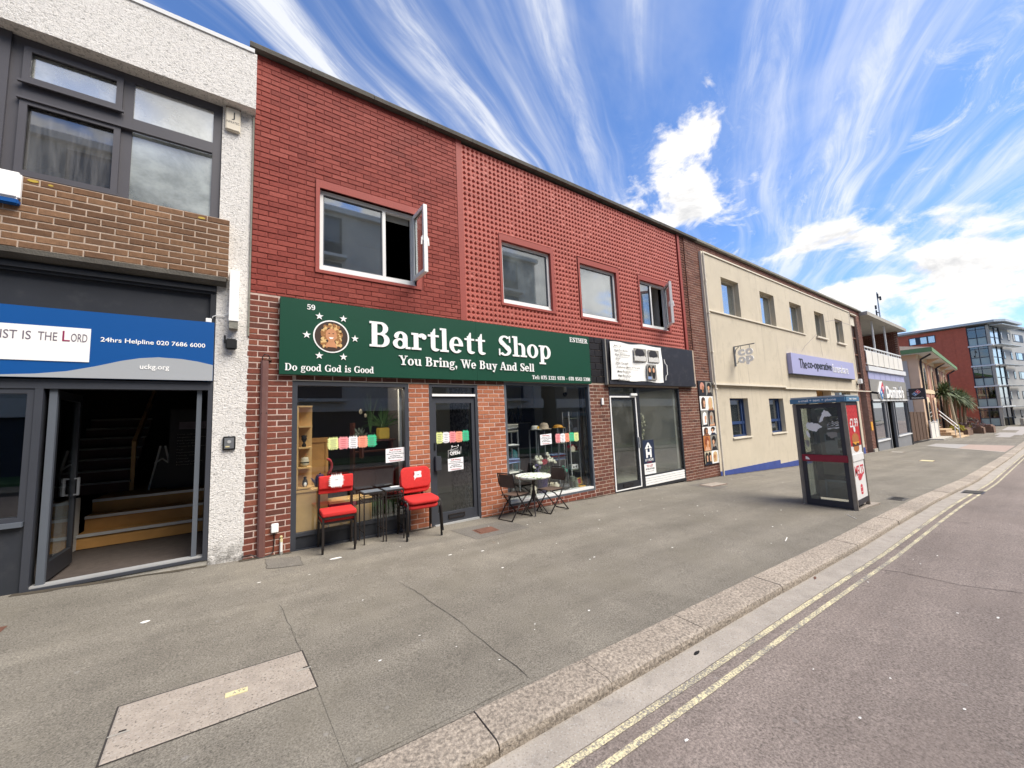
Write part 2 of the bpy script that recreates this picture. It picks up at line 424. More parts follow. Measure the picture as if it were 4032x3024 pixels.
asphalt('road_asphalt', hexc('80766f'), .55, 70, .14, (.012, .006, .003))
asphalt('patch_asphalt', hexc('6f6b64'), .5, 90, .15, (.01, .008, .0))
asphalt('ground_mat', hexc('6f6c66'), .3, 40, .2)

glassmat('shop_glass', (.95, .97, .97), .08)
glassmat('door_glass', (.9, .93, .93), .08)
glassmat('upper_glass', (.55, .6, .6), .30, haze=.13, hazecol=(.30, .33, .32), hscale=1.2, rough=.02)
glassmat('upper_glass_wet', (.5, .55, .55), .22, haze=.30, hazecol=(.28, .32, .32), hscale=1.6, rough=.03, streak=0)
glassmat('upper_glass_sky', (.6, .66, .65), .36, haze=.25, hazecol=(.45, .5, .48), hscale=1.2, rough=.01)
glassmat('frosted_glass', (.5, .55, .55), .26, haze=.75, hazecol=(.52, .57, .56), hscale=1.3, rough=.12, streak=0)
glassmat('frosted_bright', (.6, .62, .6), .38, haze=.6, hazecol=(.85, .87, .80), hscale=1.0, rough=.08)
glassmat('dull_glass', (.42, .44, .45), .16, haze=.35, hazecol=(.26, .26, .26), hscale=2.0, rough=.02, streak=1)
glassmat('cloudy_glass', (.93, .95, .92), .07, haze=.10, hazecol=(.42, .42, .38), hscale=1.0)
glassmat('kiosk_glass', (.88, .92, .90), .05, haze=.10, hazecol=(.4, .42, .39), hscale=3.0)
glassmat('far_glass', (.25, .3, .34), .14)
glassmat('far_glass_bright', (.55, .6, .6), .5, rough=.15)
glassmat('mirror_glass', (.5, .52, .52), .45)


# ------------------------------------------------------------------ mesh building
class MB:
    def __init__(s):
        s.v = []; s.f = []
    def add(s, vs, fs):
        o = len(s.v); s.v += [tuple(a) for a in vs]; s.f += [tuple(i + o for i in f) for f in fs]; return s
    def box(s, x0, x1, y0, y1, z0, z1):
        if x0 > x1: x0, x1 = x1, x0
        if y0 > y1: y0, y1 = y1, y0
        if z0 > z1: z0, z1 = z1, z0
        return s.add([(x0, y0, z0), (x1, y0, z0), (x1, y1, z0), (x0, y1, z0), (x0, y0, z1), (x1, y0, z1), (x1, y1, z1), (x0, y1, z1)],
                     [(0, 3, 2, 1), (4, 5, 6, 7), (0, 1, 5, 4), (1, 2, 6, 5), (2, 3, 7, 6), (3, 0, 4, 7)])
    def cbox(s, x0, x1, y0, y1, z0, z1, c=.01):
        """box with all edges chamfered"""
        if x0 > x1: x0, x1 = x1, x0
        if y0 > y1: y0, y1 = y1, y0
        if z0 > z1: z0, z1 = z1, z0
        c = min(c, (x1 - x0) * .45, (y1 - y0) * .45, (z1 - z0) * .45)
        bm = bmesh.new(); bmesh.ops.create_cube(bm, size=1)
        for v in bm.verts:
            v.co = Vector(((x0 + x1) / 2 + v.co.x * (x1 - x0), (y0 + y1) / 2 + v.co.y * (y1 - y0), (z0 + z1) / 2 + v.co.z * (z1 - z0)))
        bmesh.ops.bevel(bm, geom=list(bm.edges), offset=c, segments=2, affect='EDGES')
        bm.verts.index_update()
        s.add([v.co for v in bm.verts], [[v.index for v in f.verts] for f in bm.faces]); bm.free(); return s
    def quad(s, a, b, c, d):
        return s.add([a, b, c, d], [(0, 1, 2, 3)])
    def prism(s, poly, plane, a, b):
        """polygon (list of 2D) extruded along the third axis; plane 'xz' extrudes y, 'yz' extrudes x, 'xy' extrudes z"""
        def P(p, t):
            return {'xz': (p[0], t, p[1]), 'yz': (t, p[0], p[1]), 'xy': (p[0], p[1], t)}[plane]
        n = len(poly); vs = [P(p, a) for p in poly] + [P(p, b) for p in poly]
        fs = [tuple(range(n)), tuple(range(2 * n - 1, n - 1, -1))] + [(i, i + n, (i + 1) % n + n, (i + 1) % n) for i in range(n)]
        return s.add(vs, fs)
    def tube(s, pts, r, n=8, closed=False):
        pts = [Vector(p) for p in pts]; rs = r if isinstance(r, (list, tuple)) else [r] * len(pts)
        vs = []; fs = []
        for i, p in enumerate(pts):
            a = pts[max(i - 1, 0)]; b = pts[min(i + 1, len(pts) - 1)]
            t = (b - a)
            t = t.normalized() if t.length > 1e-9 else Vector((0, 0, 1))
            up = Vector((0, 0, 1)) if abs(t.z) < .95 else Vector((0, 1, 0))
            e1 = t.cross(up).normalized(); e2 = e1.cross(t)
            for k in range(n):
                q = 2 * math.pi * k / n
                vs.append(p + rs[i] * (math.cos(q) * e1 + math.sin(q) * e2))
        for i in range(len(pts) - 1):
            for k in range(n):
                fs.append((i * n + k, i * n + (k + 1) % n, (i + 1) * n + (k + 1) % n, (i + 1) * n + k))
        fs.append(tuple(range(n))); fs.append(tuple(range(len(vs) - 1, len(vs) - n - 1, -1)))
        return s.add(vs, fs)
    def bar(s, a, b, w, h=None):
        """square bar from a to b"""
        h = h or w; a = Vector(a); b = Vector(b); t = (b - a).normalized()
        up = Vector((0, 0, 1)) if abs(t.z) < .9 else Vector((0, 1, 0))
        e1 = t.cross(up).normalized() * w / 2; e2 = e1.normalized().cross(t) * h / 2
        vs = [a - e1 - e2, a + e1 - e2, a + e1 + e2, a - e1 + e2, b - e1 - e2, b + e1 - e2, b + e1 + e2, b - e1 + e2]
        return s.add(vs, [(0, 1, 2, 3), (7, 6, 5, 4), (0, 4, 5, 1), (1, 5, 6, 2), (2, 6, 7, 3), (3, 7, 4, 0)])
    def lathe(s, prof, c=(0, 0, 0), n=16):
        vs = []; fs = []
        for r, z in prof:
            for k in range(n):
                q = 2 * math.pi * k / n; vs.append((c[0] + r * math.cos(q), c[1] + r * math.sin(q), c[2] + z))
        m = len(prof)
        for i in range(m - 1):
            for k in range(n):
                fs.append((i * n + k, i * n + (k + 1) % n, (i + 1) * n + (k + 1) % n, (i + 1) * n + k))
        fs.append(tuple(range(n - 1, -1, -1))); fs.append(tuple(range((m - 1) * n, m * n)))
        return s.add(vs, fs)
    def ball(s, c, rx, ry=None, rz=None, n=10, m=7):
        ry = ry or rx; rz = rz or rx; vs = []; fs = []
        for i in range(m + 1):
            t = math.pi * i / m
            for k in range(n):
                q = 2 * math.pi * k / n
                vs.append((c[0] + rx * math.sin(t) * math.cos(q), c[1] + ry * math.sin(t) * math.sin(q), c[2] + rz * math.cos(t)))
        for i in range(m):
            for k in range(n):
                fs.append((i * n + k, (i + 1) * n + k, (i + 1) * n + (k + 1) % n, i * n + (k + 1) % n))
        return s.add(vs, fs)
    def ell(s, cx, cz, rx, rz, y0, y1, n=20):
        return s.prism([(cx + rx * math.cos(2 * math.pi * k / n), cz + rz * math.sin(2 * math.pi * k / n)) for k in range(n)], 'xz', y0, y1)
    def wallh(s, x0, x1, z0, z1, y0, y1, holes):
        """wall slab in the xz plane from y0 (front) to y1 with rectangular holes; pieces butt end to end"""
        xs = sorted({x0, x1, *[h[0] for h in holes], *[h[1] for h in holes]}); xs = [x for x in xs if x0 <= x <= x1]
        zs = sorted({z0, z1, *[h[2] for h in holes], *[h[3] for h in holes]}); zs = [z for z in zs if z0 <= z <= z1]
        for j in range(len(zs) - 1):
            run = None
            for i in range(len(xs) - 1):
                mx, mz = (xs[i] + xs[i + 1]) / 2, (zs[j] + zs[j + 1]) / 2
                hole = any(h[0] < mx < h[1] and h[2] < mz < h[3] for h in holes)
                if not hole:
                    if run is None: run = [xs[i], xs[i + 1]]
                    else: run[1] = xs[i + 1]
                if (hole or i == len(xs) - 2) and run:
                    s.box(run[0], run[1], y0, y1, zs[j], zs[j + 1]); run = None
        return s

WLOC = {}
def link(o): COL.objects.link(o); return o
def tag(o, label=None, cat=None, group=None, kind=None):
    if label: o['label'] = label
    if cat: o['category'] = cat
    if group: o['group'] = group
    if kind: o['kind'] = kind
    return o
def thing(name, label, cat, loc=(0, 0, 0), rz=0.0, group=None):
    o = link(bpy.data.objects.new(name, None)); o.location = loc; o.rotation_euler = (0, 0, rz); o.empty_display_size = .2
    WLOC[o.name] = (Vector(loc), rz)
    return tag(o, label, cat, group)
def mesh_of(name, mb, m, smooth=False):
    me = bpy.data.meshes.new(name); me.from_pydata(mb.v, [], mb.f)
    me.materials.append(MATS[m])
    bm = bmesh.new(); bm.from_mesh(me); bmesh.ops.recalc_face_normals(bm, faces=bm.faces); bm.to_mesh(me); bm.free()
    if smooth:
        for p in me.polygons: p.use_smooth = True
    return me
def part(parent, name, mb, m, world=True, kind=None, smooth=False, label=None):
    """mesh child of a thing or part; world=True: mb is in world coordinates"""
    me = mesh_of(name, mb, m, smooth)
    o = link(bpy.data.objects.new(name, me))
    if parent is not None:
        loc, rz = WLOC.get(parent.name, (Vector((0, 0, 0)), 0.0))
        o.parent = parent
        if world and (loc.length > 0 or rz):
            me.transform(Matrix.Rotation(-rz, 4, 'Z') @ Matrix.Translation(-loc))
        WLOC[o.name] = (loc, rz)
    if kind: o['kind'] = kind
    if label: o['label'] = label
    return o
def solo(name, mb, m, label, cat, group=None, kind=None, smooth=False):
    o = part(None, name, mb, m, smooth=smooth); return tag(o, label, cat, group, kind)
def struct(name, mb, m):
    o = part(None, name, mb, m); o['kind'] = 'structure'; return o
def copy_tree(o, parent=None):
    c = link(o.copy()); c.parent = parent
    for ch in list(o.children): copy_tree(ch, c)
    return c

def project(p):
    d = Vector(p) - CAM; zf = d.dot(FWD)
    if zf <= .05: return None
    return 512 + 383.36 * d.dot(RGT) / zf, 384 - 383.36 * d.dot(UPV) / zf

# text: built-in font -> mesh
TXT = {}
def font_mesh(s, res=3, offset=0.0):
    key = (s, res, offset)
    if key in TXT: return TXT[key]
    cu = bpy.data.curves.new('lettering', 'FONT'); cu.body = s; cu.resolution_u = res; cu.extrude = .02; cu.offset = offset
    o = bpy.data.objects.new('lettering', cu); COL.objects.link(o)
    dg = bpy.context.evaluated_depsgraph_get(); dg.update()
    me = bpy.data.meshes.new_from_object(o.evaluated_get(dg))
    vs = [v.co.copy() for v in me.vertices]; fs = [tuple(p.vertices) for p in me.polygons]
    bpy.data.objects.remove(o); bpy.data.curves.remove(cu); bpy.data.meshes.remove(me)
    TXT[key] = (vs, fs); return TXT[key]
def fit(vs, u0, u1, v0, v1):
    xs = [v[0] for v in vs]; ys = [v[1] for v in vs]
    ax, bx, ay, by = min(xs), max(xs), min(ys), max(ys)
    return [(u0 + (v[0] - ax) / (bx - ax) * (u1 - u0), v0 + (v[1] - ay) / (by - ay) * (v1 - v0), v[2]) for v in vs]
def text_mb(s, u0, u1, v0, v1, O=(0, 0, 0), U=(1, 0, 0), V=(0, 0, 1), depth=.004, res=3, offset=0.0, mb=None):
    """lettering fitted to the rectangle u0..u1, v0..v1 of a plane with origin O and axes U, V; raised by depth towards U x V"""
    vs, fs = font_mesh(s, res, offset); vs = fit(vs, u0, u1, v0, v1)
    O, U, V = Vector(O), Vector(U), Vector(V); Nn = U.cross(V)
    mb = mb or MB()
    return mb.add([O + U * a + V * b + Nn * (depth * (.5 + c / .04)) for a, b, c in vs], fs)

# slab-serif glyphs
def R(x0, y0, x1, y1): return [(x0, y0), (x1, y0), (x1, y1), (x0, y1)]
def ringpolys(cx, cy_, rx, ry, tx, ty, a0=0, a1=360, n=None):
    n = n or max(6, int(abs(a1 - a0) / 15)); out = []
    for i in range(n):
        p = rad(a0 + (a1 - a0) * i / n); q = rad(a0 + (a1 - a0) * (i + 1) / n)
        out.append([(cx + rx * math.cos(p), cy_ + ry * math.sin(p)), (cx + rx * math.cos(q), cy_ + ry * math.sin(q)),
                    (cx + (rx - tx) * math.cos(q), cy_ + (ry - ty) * math.sin(q)), (cx + (rx - tx) * math.cos(p), cy_ + (ry - ty) * math.sin(p))])
    return ('ring', out)
def disc(cx, cy_, r): return [(cx + r * math.cos(2 * math.pi * k / 12), cy_ + r * math.sin(2 * math.pi * k / 12)) for k in range(12)]
E_ = ringpolys
h_ = 60
GL = {
 'A': (690, [[(20, 0), (95, 0), (330, 700), (250, 700)], [(250, 700), (405, 700), (650, 0), (480, 0)], R(150, 190, 500, 250), R(-30, 0, 190, h_), R(410, 0, 720, h_)]),
 'B': (640, [R(60, 0, 215, 700), R(0, 0, 310, h_), R(0, 640, 310, 700), R(200, 335, 320, 390), E_(310, 525, 215, 175, 150, 60, -90, 90), E_(320, 193, 245, 193, 155, 60, -90, 90)]),
 'D': (700, [R(60, 0, 215, 700), R(0, 0, 300, h_), R(0, 640, 300, 700), E_(295, 350, 345, 350, 160, 60, -90, 90)]),
 'E': (620, [R(60, 0, 215, 700), R(0, 0, 570, h_), R(0, 640, 550, 700), R(200, 325, 410, 385), R(500, 0, 570, 220), R(485, 480, 550, 700), R(375, 255, 430, 455)]),
 'G': (740, [E_(350, 350, 350, 360, 165, 60, 45, 325), R(500, 20, 650, 320), R(410, 270, 720, 330), R(590, 470, 650, 700)]),
 'H': (710, [R(60, 0, 215, 700), R(475, 0, 630, 700), R(0, 0, 280, h_), R(0, 640, 280, 700), R(410, 0, 690, h_), R(410, 640, 690, 700), R(205, 325, 485, 390)]),
 'R': (680, [R(60, 0, 215, 700), R(0, 0, 290, h_), R(0, 640, 310, 700), R(200, 320, 320, 380), E_(310, 515, 225, 185, 150, 60, -90, 90), [(270, 350), (430, 350), (570, 70), (670, 70), (670, 0), (480, 0)]]),
 'S': (570, [E_(280, 515, 240, 190, 135, 60, 35, 240), E_(280, 195, 255, 200, 140, 60, -145, 60), [(60, 450), (160, 560), (500, 260), (420, 130)], R(455, 470, 510, 700), R(30, 0, 85, 230)]),
 'T': (650, [R(245, 0, 405, 700), R(15, 640, 635, 700), R(15, 470, 75, 700), R(575, 470, 635, 700), R(150, 0, 500, h_)]),
 'W': (1000, [[(50, 700), (215, 700), (385, 0), (300, 0)], [(300, 0), (385, 0), (540, 700), (470, 700)], [(430, 700), (590, 700), (770, 0), (685, 0)], [(685, 0), (770, 0), (930, 700), (860, 700)], R(-20, 640, 290, 700), R(380, 640, 640, 700), R(780, 640, 1010, 700)]),
 'Y': (690, [[(60, 700), (230, 700), (440, 300), (290, 300)], [(560, 700), (635, 700), (440, 300), (370, 300)], R(285, 0, 440, 320), R(-10, 640, 300, 700), R(460, 640, 710, 700), R(180, 0, 545, h_)]),
 'a': (540, [E_(235, 325, 205, 170, 140, 60, 0, 165), R(295, 60, 440, 330), E_(215, 145, 215, 152, 135, 55), R(380, 0, 530, h_), disc(105, 355, 68)]),
 'd': (580, [E_(235, 243, 235, 255, 150, 60), R(330, 0, 475, 720), R(230, 660, 340, 720), R(450, 0, 560, h_)]),
 'e': (510, [E_(245, 243, 245, 255, 150, 60, 0, 318), R(130, 215, 485, 275)]),
 'g': (520, [E_(230, 310, 200, 185, 130, 55), E_(240, -90, 240, 120, 85, 55), [(70, 190), (150, 190), (130, 10), (60, 10)], R(380, 425, 520, 490)]),
 'h': (610, [R(70, 0, 220, 720), R(0, 0, 290, h_), R(0, 660, 100, 720), E_(340, 310, 200, 185, 150, 65, 0, 125), R(390, 0, 540, 312), R(330, 0, 610, h_)]),
 'i': (300, [R(70, 0, 220, 490), R(0, 430, 100, 490), R(0, 0, 290, h_), disc(145, 640, 88)]),
 'l': (300, [R(70, 0, 220, 720), R(0, 660, 100, 720), R(0, 0, 290, h_)]),
 'n': (620, [R(70, 0, 220, 490), R(0, 430, 100, 490), R(0, 0, 290, h_), E_(340, 310, 200, 185, 150, 65, 0, 125), R(390, 0, 540, 312), R(330, 0, 610, h_)]),
 'o': (520, [E_(250, 243, 250, 255, 150, 55)]),
 'p': (570, [R(70, -210, 220, 490), R(0, 430, 100, 490), R(0, -210, 300, -150), E_(310, 243, 240, 255, 150, 55)]),
 'r': (490, [R(70, 0, 220, 490), R(0, 430, 100, 490), R(0, 0, 310, h_), E_(340, 300, 180, 195, 140, 75, 40, 150), disc(400, 395, 78)]),
 's': (440, [E_(215, 350, 180, 148, 105, 55, 35, 240), E_(215, 145, 195, 150, 110, 55, -145, 60), [(50, 300), (120, 400), (385, 190), (320, 90)], R(345, 330, 395, 490), R(20, 0, 70, 170)]),
 't': (400, [R(110, 120, 260, 560), [(110, 490), (260, 490), (260, 680), (220, 680)], R(15, 430, 380, 490), E_(265, 130, 155, 135, 150, 60, 180, 330)]),
 'u': (620, [R(70, 160, 220, 490), R(0, 430, 100, 490), E_(265, 180, 195, 185, 150, 65, 180, 305), R(390, 0, 540, 490), R(320, 430, 410, 490), R(510, 0, 610, h_)]),
 'y': (560, [[(40, 490), (200, 490), (360, 120), (280, 40)], [(430, 490), (505, 490), (290, -120), (220, -120)], R(-20, 430, 270, 490), R(350, 430, 570, 490), disc(150, -135, 78), R(150, -213, 260, -150)]),
 ',': (190, [disc(90, 75, 85), [(90, 70), (175, 70), (120, -120), (60, -150)]]),
 ':': (220, [disc(110, 85, 85), disc(110, 400, 85)]),
 '-': (320, [R(20, 225, 290, 300)]),
 '0': (460, [E_(220, 350, 220, 355, 145, 55)]),
 '1': (460, [R(150, 0, 305, 700), R(50, 0, 405, h_), R(50, 600, 160, 660)]),
 '2': (460, [E_(215, 500, 215, 205, 145, 60, -40, 180), [(15, 90), (130, 90), (400, 370), (290, 440)], R(15, 0, 430, 115)]),
 '3': (460, [E_(210, 520, 205, 185, 140, 60, -90, 165), E_(210, 192, 225, 195, 145, 60, -165, 90), R(150, 335, 220, 385)]),
 '4': (470, [R(255, 0, 400, 700), [(0, 250), (75, 250), (300, 640), (280, 700)], R(0, 180, 470, 250), R(175, 0, 470, h_)]),
 '5': (460, [R(60, 590, 405, 700), R(60, 330, 125, 700), E_(210, 225, 225, 228, 145, 60, -160, 130)]),
 '7': (450, [R(20, 590, 430, 700), [(290, 600), (430, 600), (270, 0), (110, 0)]]),
 '8': (460, [E_(220, 525, 200, 178, 125, 55), E_(220, 188, 225, 192, 140, 55)]),
 '9': (460, [E_(220, 470, 222, 232, 145, 60), E_(220, 225, 222, 228, 150, 60, -150, 10), R(295, 220, 440, 480)]),
}
def serif_mb(s, x0, x1, zbase, cap, y, depth=.012, mb=None, gap=20):
    """slab-serif line on a wall facing -Y, from x0 to x1, cap height cap"""
    adv = 0; polys = []
    for ch in s:
        if ch == ' ': adv += 330; continue
        w, prims = GL[ch]
        for k, pr in enumerate(prims):
            for q in (pr[1] if isinstance(pr, tuple) else [pr]):
                polys.append((k, [(a + adv, b) for a, b in q]))
        adv += w + gap
    adv -= gap
    mn = min(p[0] for _, q in polys for p in q); mx = max(p[0] for _, q in polys for p in q)
    sx = (x1 - x0) / (mx - mn); sz = cap / 700
    mb = mb or MB()
    for k, q in polys:
        mb.prism([(x0 + (a - mn) * sx, zbase + b * sz) for a, b in q], 'xz', y - depth - k * .0004, y)
    return mb

# ------------------------------------------------------------------ ground
XB = [-80, -4, -1.7, -.6, .45, 2.5, 6.5, 11.4, 17, 27.5, 36, 60, 66, 82, 130]
ZB = [1.9, .24, .18, .113, .066, .015, -.06, -.21, -.47, -.78, -1.0, -1.52, -1.60, -1.66, -1.8]
def lerp(xs, ys, x):
    if x <= xs[0]: return ys[0]
    for i in range(len(xs) - 1):
        if x <= xs[i + 1]:
            return ys[i] + (ys[i + 1] - ys[i]) * (x - xs[i]) / (xs[i + 1] - xs[i])
    return ys[-1]
def zb(x): return lerp(XB, ZB, x)
KX = [-80, .5, 4.3, 6.5, 9.5, 16, 31, 60, 90, 130]
KY = [-3.7, -3.75, -3.85, -3.93, -3.95, -4.04, -4.10, -4.15, -5.6, -10]
def yk(x): return lerp(KX, KY, x)
KW = .27
def gz(x, y): return zb(x) + .02 * max(min(y, 0), yk(x) - KW)
def rz_(x, y):
    yf = yk(x) - KW; z = zb(x) + .02 * yf - .068
    d = yf - y
    return z + .018 * (d if d < 4 else max(8 - d, -1))
def sheet(xs, yfun, zfun, dz=0.0):
    """strip sheet: for every x a list of y values"""
    mb = MB(); n = None; vs = []; fs = []
    for x in xs:
        ys = yfun(x); n = len(ys)
        vs += [(x, y, zfun(x, y) + dz) for y in ys]
    for i in range(len(xs) - 1):
        for j in range(n - 1):
            fs.append((i * n + j, (i + 1) * n + j, (i + 1) * n + j + 1, i * n + j + 1))
    return mb.add(vs, fs)
XS = [-80, -40, -20, -10, -6, -4, -3, -1.7, -.6, .45, 1.2, 2.5, 4.3, 5.4, 6.5, 8, 9.5, 11.4, 14, 16, 17, 20, 23, 27.5, 31, 36, 42, 48, 54, 60, 66, 72, 82, 90, 110, 130]
def pave_back(x): return .0 if x < 36.7 else 3.2
struct('pavement', sheet(XS, lambda x: [pave_back(x) + (.02 if x < 36.7 else 0), -.7, -2.2, yk(x)], lambda x, y: gz(x, y)), 'pavement_asphalt')
struct('road', sheet(XS, lambda x: [yk(x) - KW + .04, yk(x) - KW - 2, yk(x) - KW - 4, yk(x) - KW - 7.2], rz_), 'road_asphalt')
struct('road_channel', sheet([x for x in XS if -20 < x < 70], lambda x: [yk(x) - KW + .03, yk(x) - KW - .205], rz_, .004), 'gutter_grey')
for k, (a, b) in enumerate(((.21, .252), (.325, .365))):
    o = struct('road_marking', sheet([x for x in XS if -20 < x < 83], lambda x: [yk(x) - KW - a, yk(x) - KW - b], rz_, .004), 'yellow_paint')
def far_side(x): return yk(x) - KW - 7.1
struct('opposite_pavement', sheet(XS, lambda x: [far_side(x), far_side(x) - .01, far_side(x) - 2.6], lambda x, y: rz_(x, y) + (.1 if y < far_side(x) - .005 else -.05)), 'pavement_asphalt')
struct('verge', sheet(XS, lambda x: [far_side(x) - 2.6, far_side(x) - 2.65, far_side(x) - 6.5], lambda x, y: rz_(x, y) + (.18 if y < far_side(x) - 2.62 else .05)), 'opp_green')
gx = [-400, -80, -20, 0, 20, 60, 130, 300, 1200]
struct('ground', sheet(gx, lambda x: [-900, -40, 0, 40, 900], lambda x, y: zb(x) - .45), 'ground_mat')
# kerb of granite stones
kerb = thing('kerb', 'granite kerb along the edge of the pavement', 'kerb'); del kerb['category']; kerb['kind'] = 'structure'
kj = [-6, -4.9, -3.8, -2.6, -1.4, -.2, 1.11, 1.94, 3.0, 4.35, 5.25, 6.45]
while kj[-1] < 31: kj.append(kj[-1] + random.uniform(.95, 1.25))
while kj[-1] < 82: kj.append(kj[-1] + 2.4)
for i in range(len(kj) - 1):
    x0, x1 = kj[i] + .0035, kj[i + 1] - .0035
    n = 1 if x1 - x0 < 1.6 else 2
    mb = MB(); jig = random.uniform(-.006, .006); hz = random.uniform(-.003, .004)
    prof = [(.0, -.12), (.0, .004), (-.01, .008), (-KW + .03, .004), (-KW + .006, -.008), (-KW, -.03), (-KW, -.2), (-.06, -.2)]
    vs = []; fs = []; m = len(prof)
    for k in range(n + 1):
        x = x0 + (x1 - x0) * k / n
        vs += [(x, yk(x) + p[0] + jig, gz(x, yk(x) + p[0]) + p[1] + hz) for p in prof]
    for k in range(n):
        for j in range(m): fs.append((k * m + j, (k + 1) * m + j, (k + 1) * m + (j + 1) % m, k * m + (j + 1) % m))
    fs += [tuple(range(m)), tuple(range(n * m + m - 1, n * m - 1, -1))]
    part(kerb, 'kerb_stone', mb.add(vs, fs), 'granite')
# paved crossing strip and paler slabs further down the pavement
struct('paving_strip', MB().add([(31.4, -4.02, gz(31.4, -4.02) + .005), (38.4, -4.05, gz(38.4, -4.05) + .005), (38.4, -2.25, gz(38.4, -2.25) + .005), (33.2, -2.25, gz(33.2, -2.25) + .005)], [(0, 1, 2, 3)]), 'block_pink')
struct('paving_strip', MB().add([(33.2, -2.245, gz(33.2, -2.245) + .005), (38.4, -2.245, gz(38.4, -2.245) + .005), (38.4, -.8, gz(38.4, -.8) + .005), (35.1, -.8, gz(35.1, -.8) + .005)], [(0, 1, 2, 3)]), 'block_grey')
struct('paving_edge', MB().add([(31.2, -4.02, gz(31.2, -4.02) + .009), (31.5, -4.02, gz(31.5, -4.02) + .009), (35.3, -.8, gz(35.3, -.8) + .009), (35.0, -.8, gz(35.0, -.8) + .009)], [(0, 1, 2, 3)]), 'concrete_pale')
for x0, x1, y0, y1 in ((52, 58, -3.2, -2.4), (58, 64, -3.6, -2.0), (63, 70, -4.0, -3.0), (70, 80, -3.5, -1.8)):
    struct('paving_strip', MB().add([(a, b, gz(a, b) + .006) for a, b in ((x0, y0), (x1, y0), (x1, y1), (x0, y1))], [(0, 1, 2, 3)]), 'block_grey')

def ground_quad(pts, dz=.004): return MB().add([(x, y, gz(x, y) + dz) for x, y in pts], [tuple(range(len(pts)))])
mat('crack_grey', '3a3633', .95, .2, 9)
def crack(name, pts, w, zf, m='blackish', dz=.004):
    mb = MB(); rnd = random.Random(3); L = []
    for i in range(len(pts) - 1):
        for k in range(6):
            t = k / 6; x = pts[i][0] + (pts[i + 1][0] - pts[i][0]) * t; y = pts[i][1] + (pts[i + 1][1] - pts[i][1]) * t
            L.append((x + rnd.uniform(-.012, .012), y + rnd.uniform(-.012, .012), w * rnd.uniform(.4, 1.2)))
    L.append((*pts[-1], w * .3))
    for a, b in zip(L, L[1:]):
        d = Vector((b[0] - a[0], b[1] - a[1])).normalized(); nx, ny = -d.y, d.x
        q = [(a[0] + nx * a[2], a[1] + ny * a[2]), (b[0] + nx * b[2], b[1] + ny * b[2]), (b[0] - nx * b[2], b[1] - ny * b[2]), (a[0] - nx * a[2], a[1] - ny * a[2])]
        mb.add([(x, y, zf(x, y) + dz) for x, y in q], [(0, 1, 2, 3)])
    return struct(name, mb, m)
crack('pavement_crack', [(1.36, -1.75), (1.44, -2.2), (1.5, -2.9), (1.54, -3.74)], .0022, gz, 'crack_grey')
crack('pavement_crack', [(.39, -2.54), (.36, -2.1), (.31, -1.6)], .0012, gz, 'crack_grey')
crack('pavement_crack', [(.27, -.14), (.265, -.52), (.62, -.62), (.61, -.25)], .002, gz, 'crack_grey')
crack('road_crack', [(5.7, -4.25), (5.85, -4.7), (5.8, -5.1), (5.95, -5.5)], .0035, rz_)
pm = struct('pavement_patch', ground_quad([(.7, -2.1), (1.33, -1.75), (1.5, -3.74), (.45, -3.73), (.42, -3.06), (.36, -2.2)], .003), 'pavement_asphalt')
struct('pavement_patch', ground_quad([(2.62, -.36), (3.62, -.40), (3.66, -.98), (2.72, -1.0)], .003), 'patch_asphalt')
struct('pavement_patch', ground_quad([(.265, -.14), (.61, -.25), (.62, -.62), (.27, -.52)], .003), 'patch_asphalt')
struct('pavement_patch', ground_quad([(9.1, -.35), (12.6, -.42), (12.6, -.7), (9.15, -1.1)], .003), 'patch_asphalt')
# dark damp band of dirt at the foot of the walls
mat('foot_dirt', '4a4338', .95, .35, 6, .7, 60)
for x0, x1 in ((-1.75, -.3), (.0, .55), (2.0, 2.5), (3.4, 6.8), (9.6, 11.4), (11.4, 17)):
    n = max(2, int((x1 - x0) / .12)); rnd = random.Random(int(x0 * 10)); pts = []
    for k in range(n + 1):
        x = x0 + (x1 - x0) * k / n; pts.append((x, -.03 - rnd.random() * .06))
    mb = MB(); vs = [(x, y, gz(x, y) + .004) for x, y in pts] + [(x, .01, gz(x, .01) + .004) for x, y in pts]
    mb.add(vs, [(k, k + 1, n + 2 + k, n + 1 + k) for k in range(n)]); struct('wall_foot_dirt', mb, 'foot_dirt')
mb = MB()
rnd = random.Random(11)
for k in range(95):
    x = rnd.uniform(-1.8, 12); y = rnd.uniform(-3.6, -.15); s = rnd.choice([.006, .008, .01, .012, .018]) * rnd.uniform(.6, 1.3); a = rnd.uniform(0, 3)
    z = gz(x, y) + .004
    mb.add([(x + s * rnd.uniform(.7, 1.6) * math.cos(a + i * 1.2566), y + s * rnd.uniform(.5, 1) * math.sin(a + i * 1.2566), z) for i in range(5)], [(0, 1, 2, 3, 4)])
for k in range(60):
    x = rnd.uniform(.5, 12); y = rnd.uniform(-9, -4.5); s = rnd.uniform(.006, .016); a = rnd.uniform(0, 3); z = rz_(x, y) + .004
    mb.add([(x + s * rnd.uniform(.7, 1.6) * math.cos(a + i * 1.2566), y + s * rnd.uniform(.5, 1) * math.sin(a + i * 1.2566), z) for i in range(5)], [(0, 1, 2, 3, 4)])
o = part(None, 'litter_specks', mb, 'litter_white'); tag(o, 'scattered pale specks of litter and gum on the pavement and road', 'litter', kind='stuff')
def flat_thing(name, pts, zf, h, m, label, cat, group=None):
    mb = MB(); n = len(pts)
    mb.add([(x, y, zf(x, y) + .003) for x, y in pts] + [(x, y, zf(x, y) + h) for x, y in pts], [tuple(range(n, 2 * n))] + [(i, (i + 1) % n, (i + 1) % n + n, i + n) for i in range(n)])
    return solo(name, mb, m, label, cat, group)
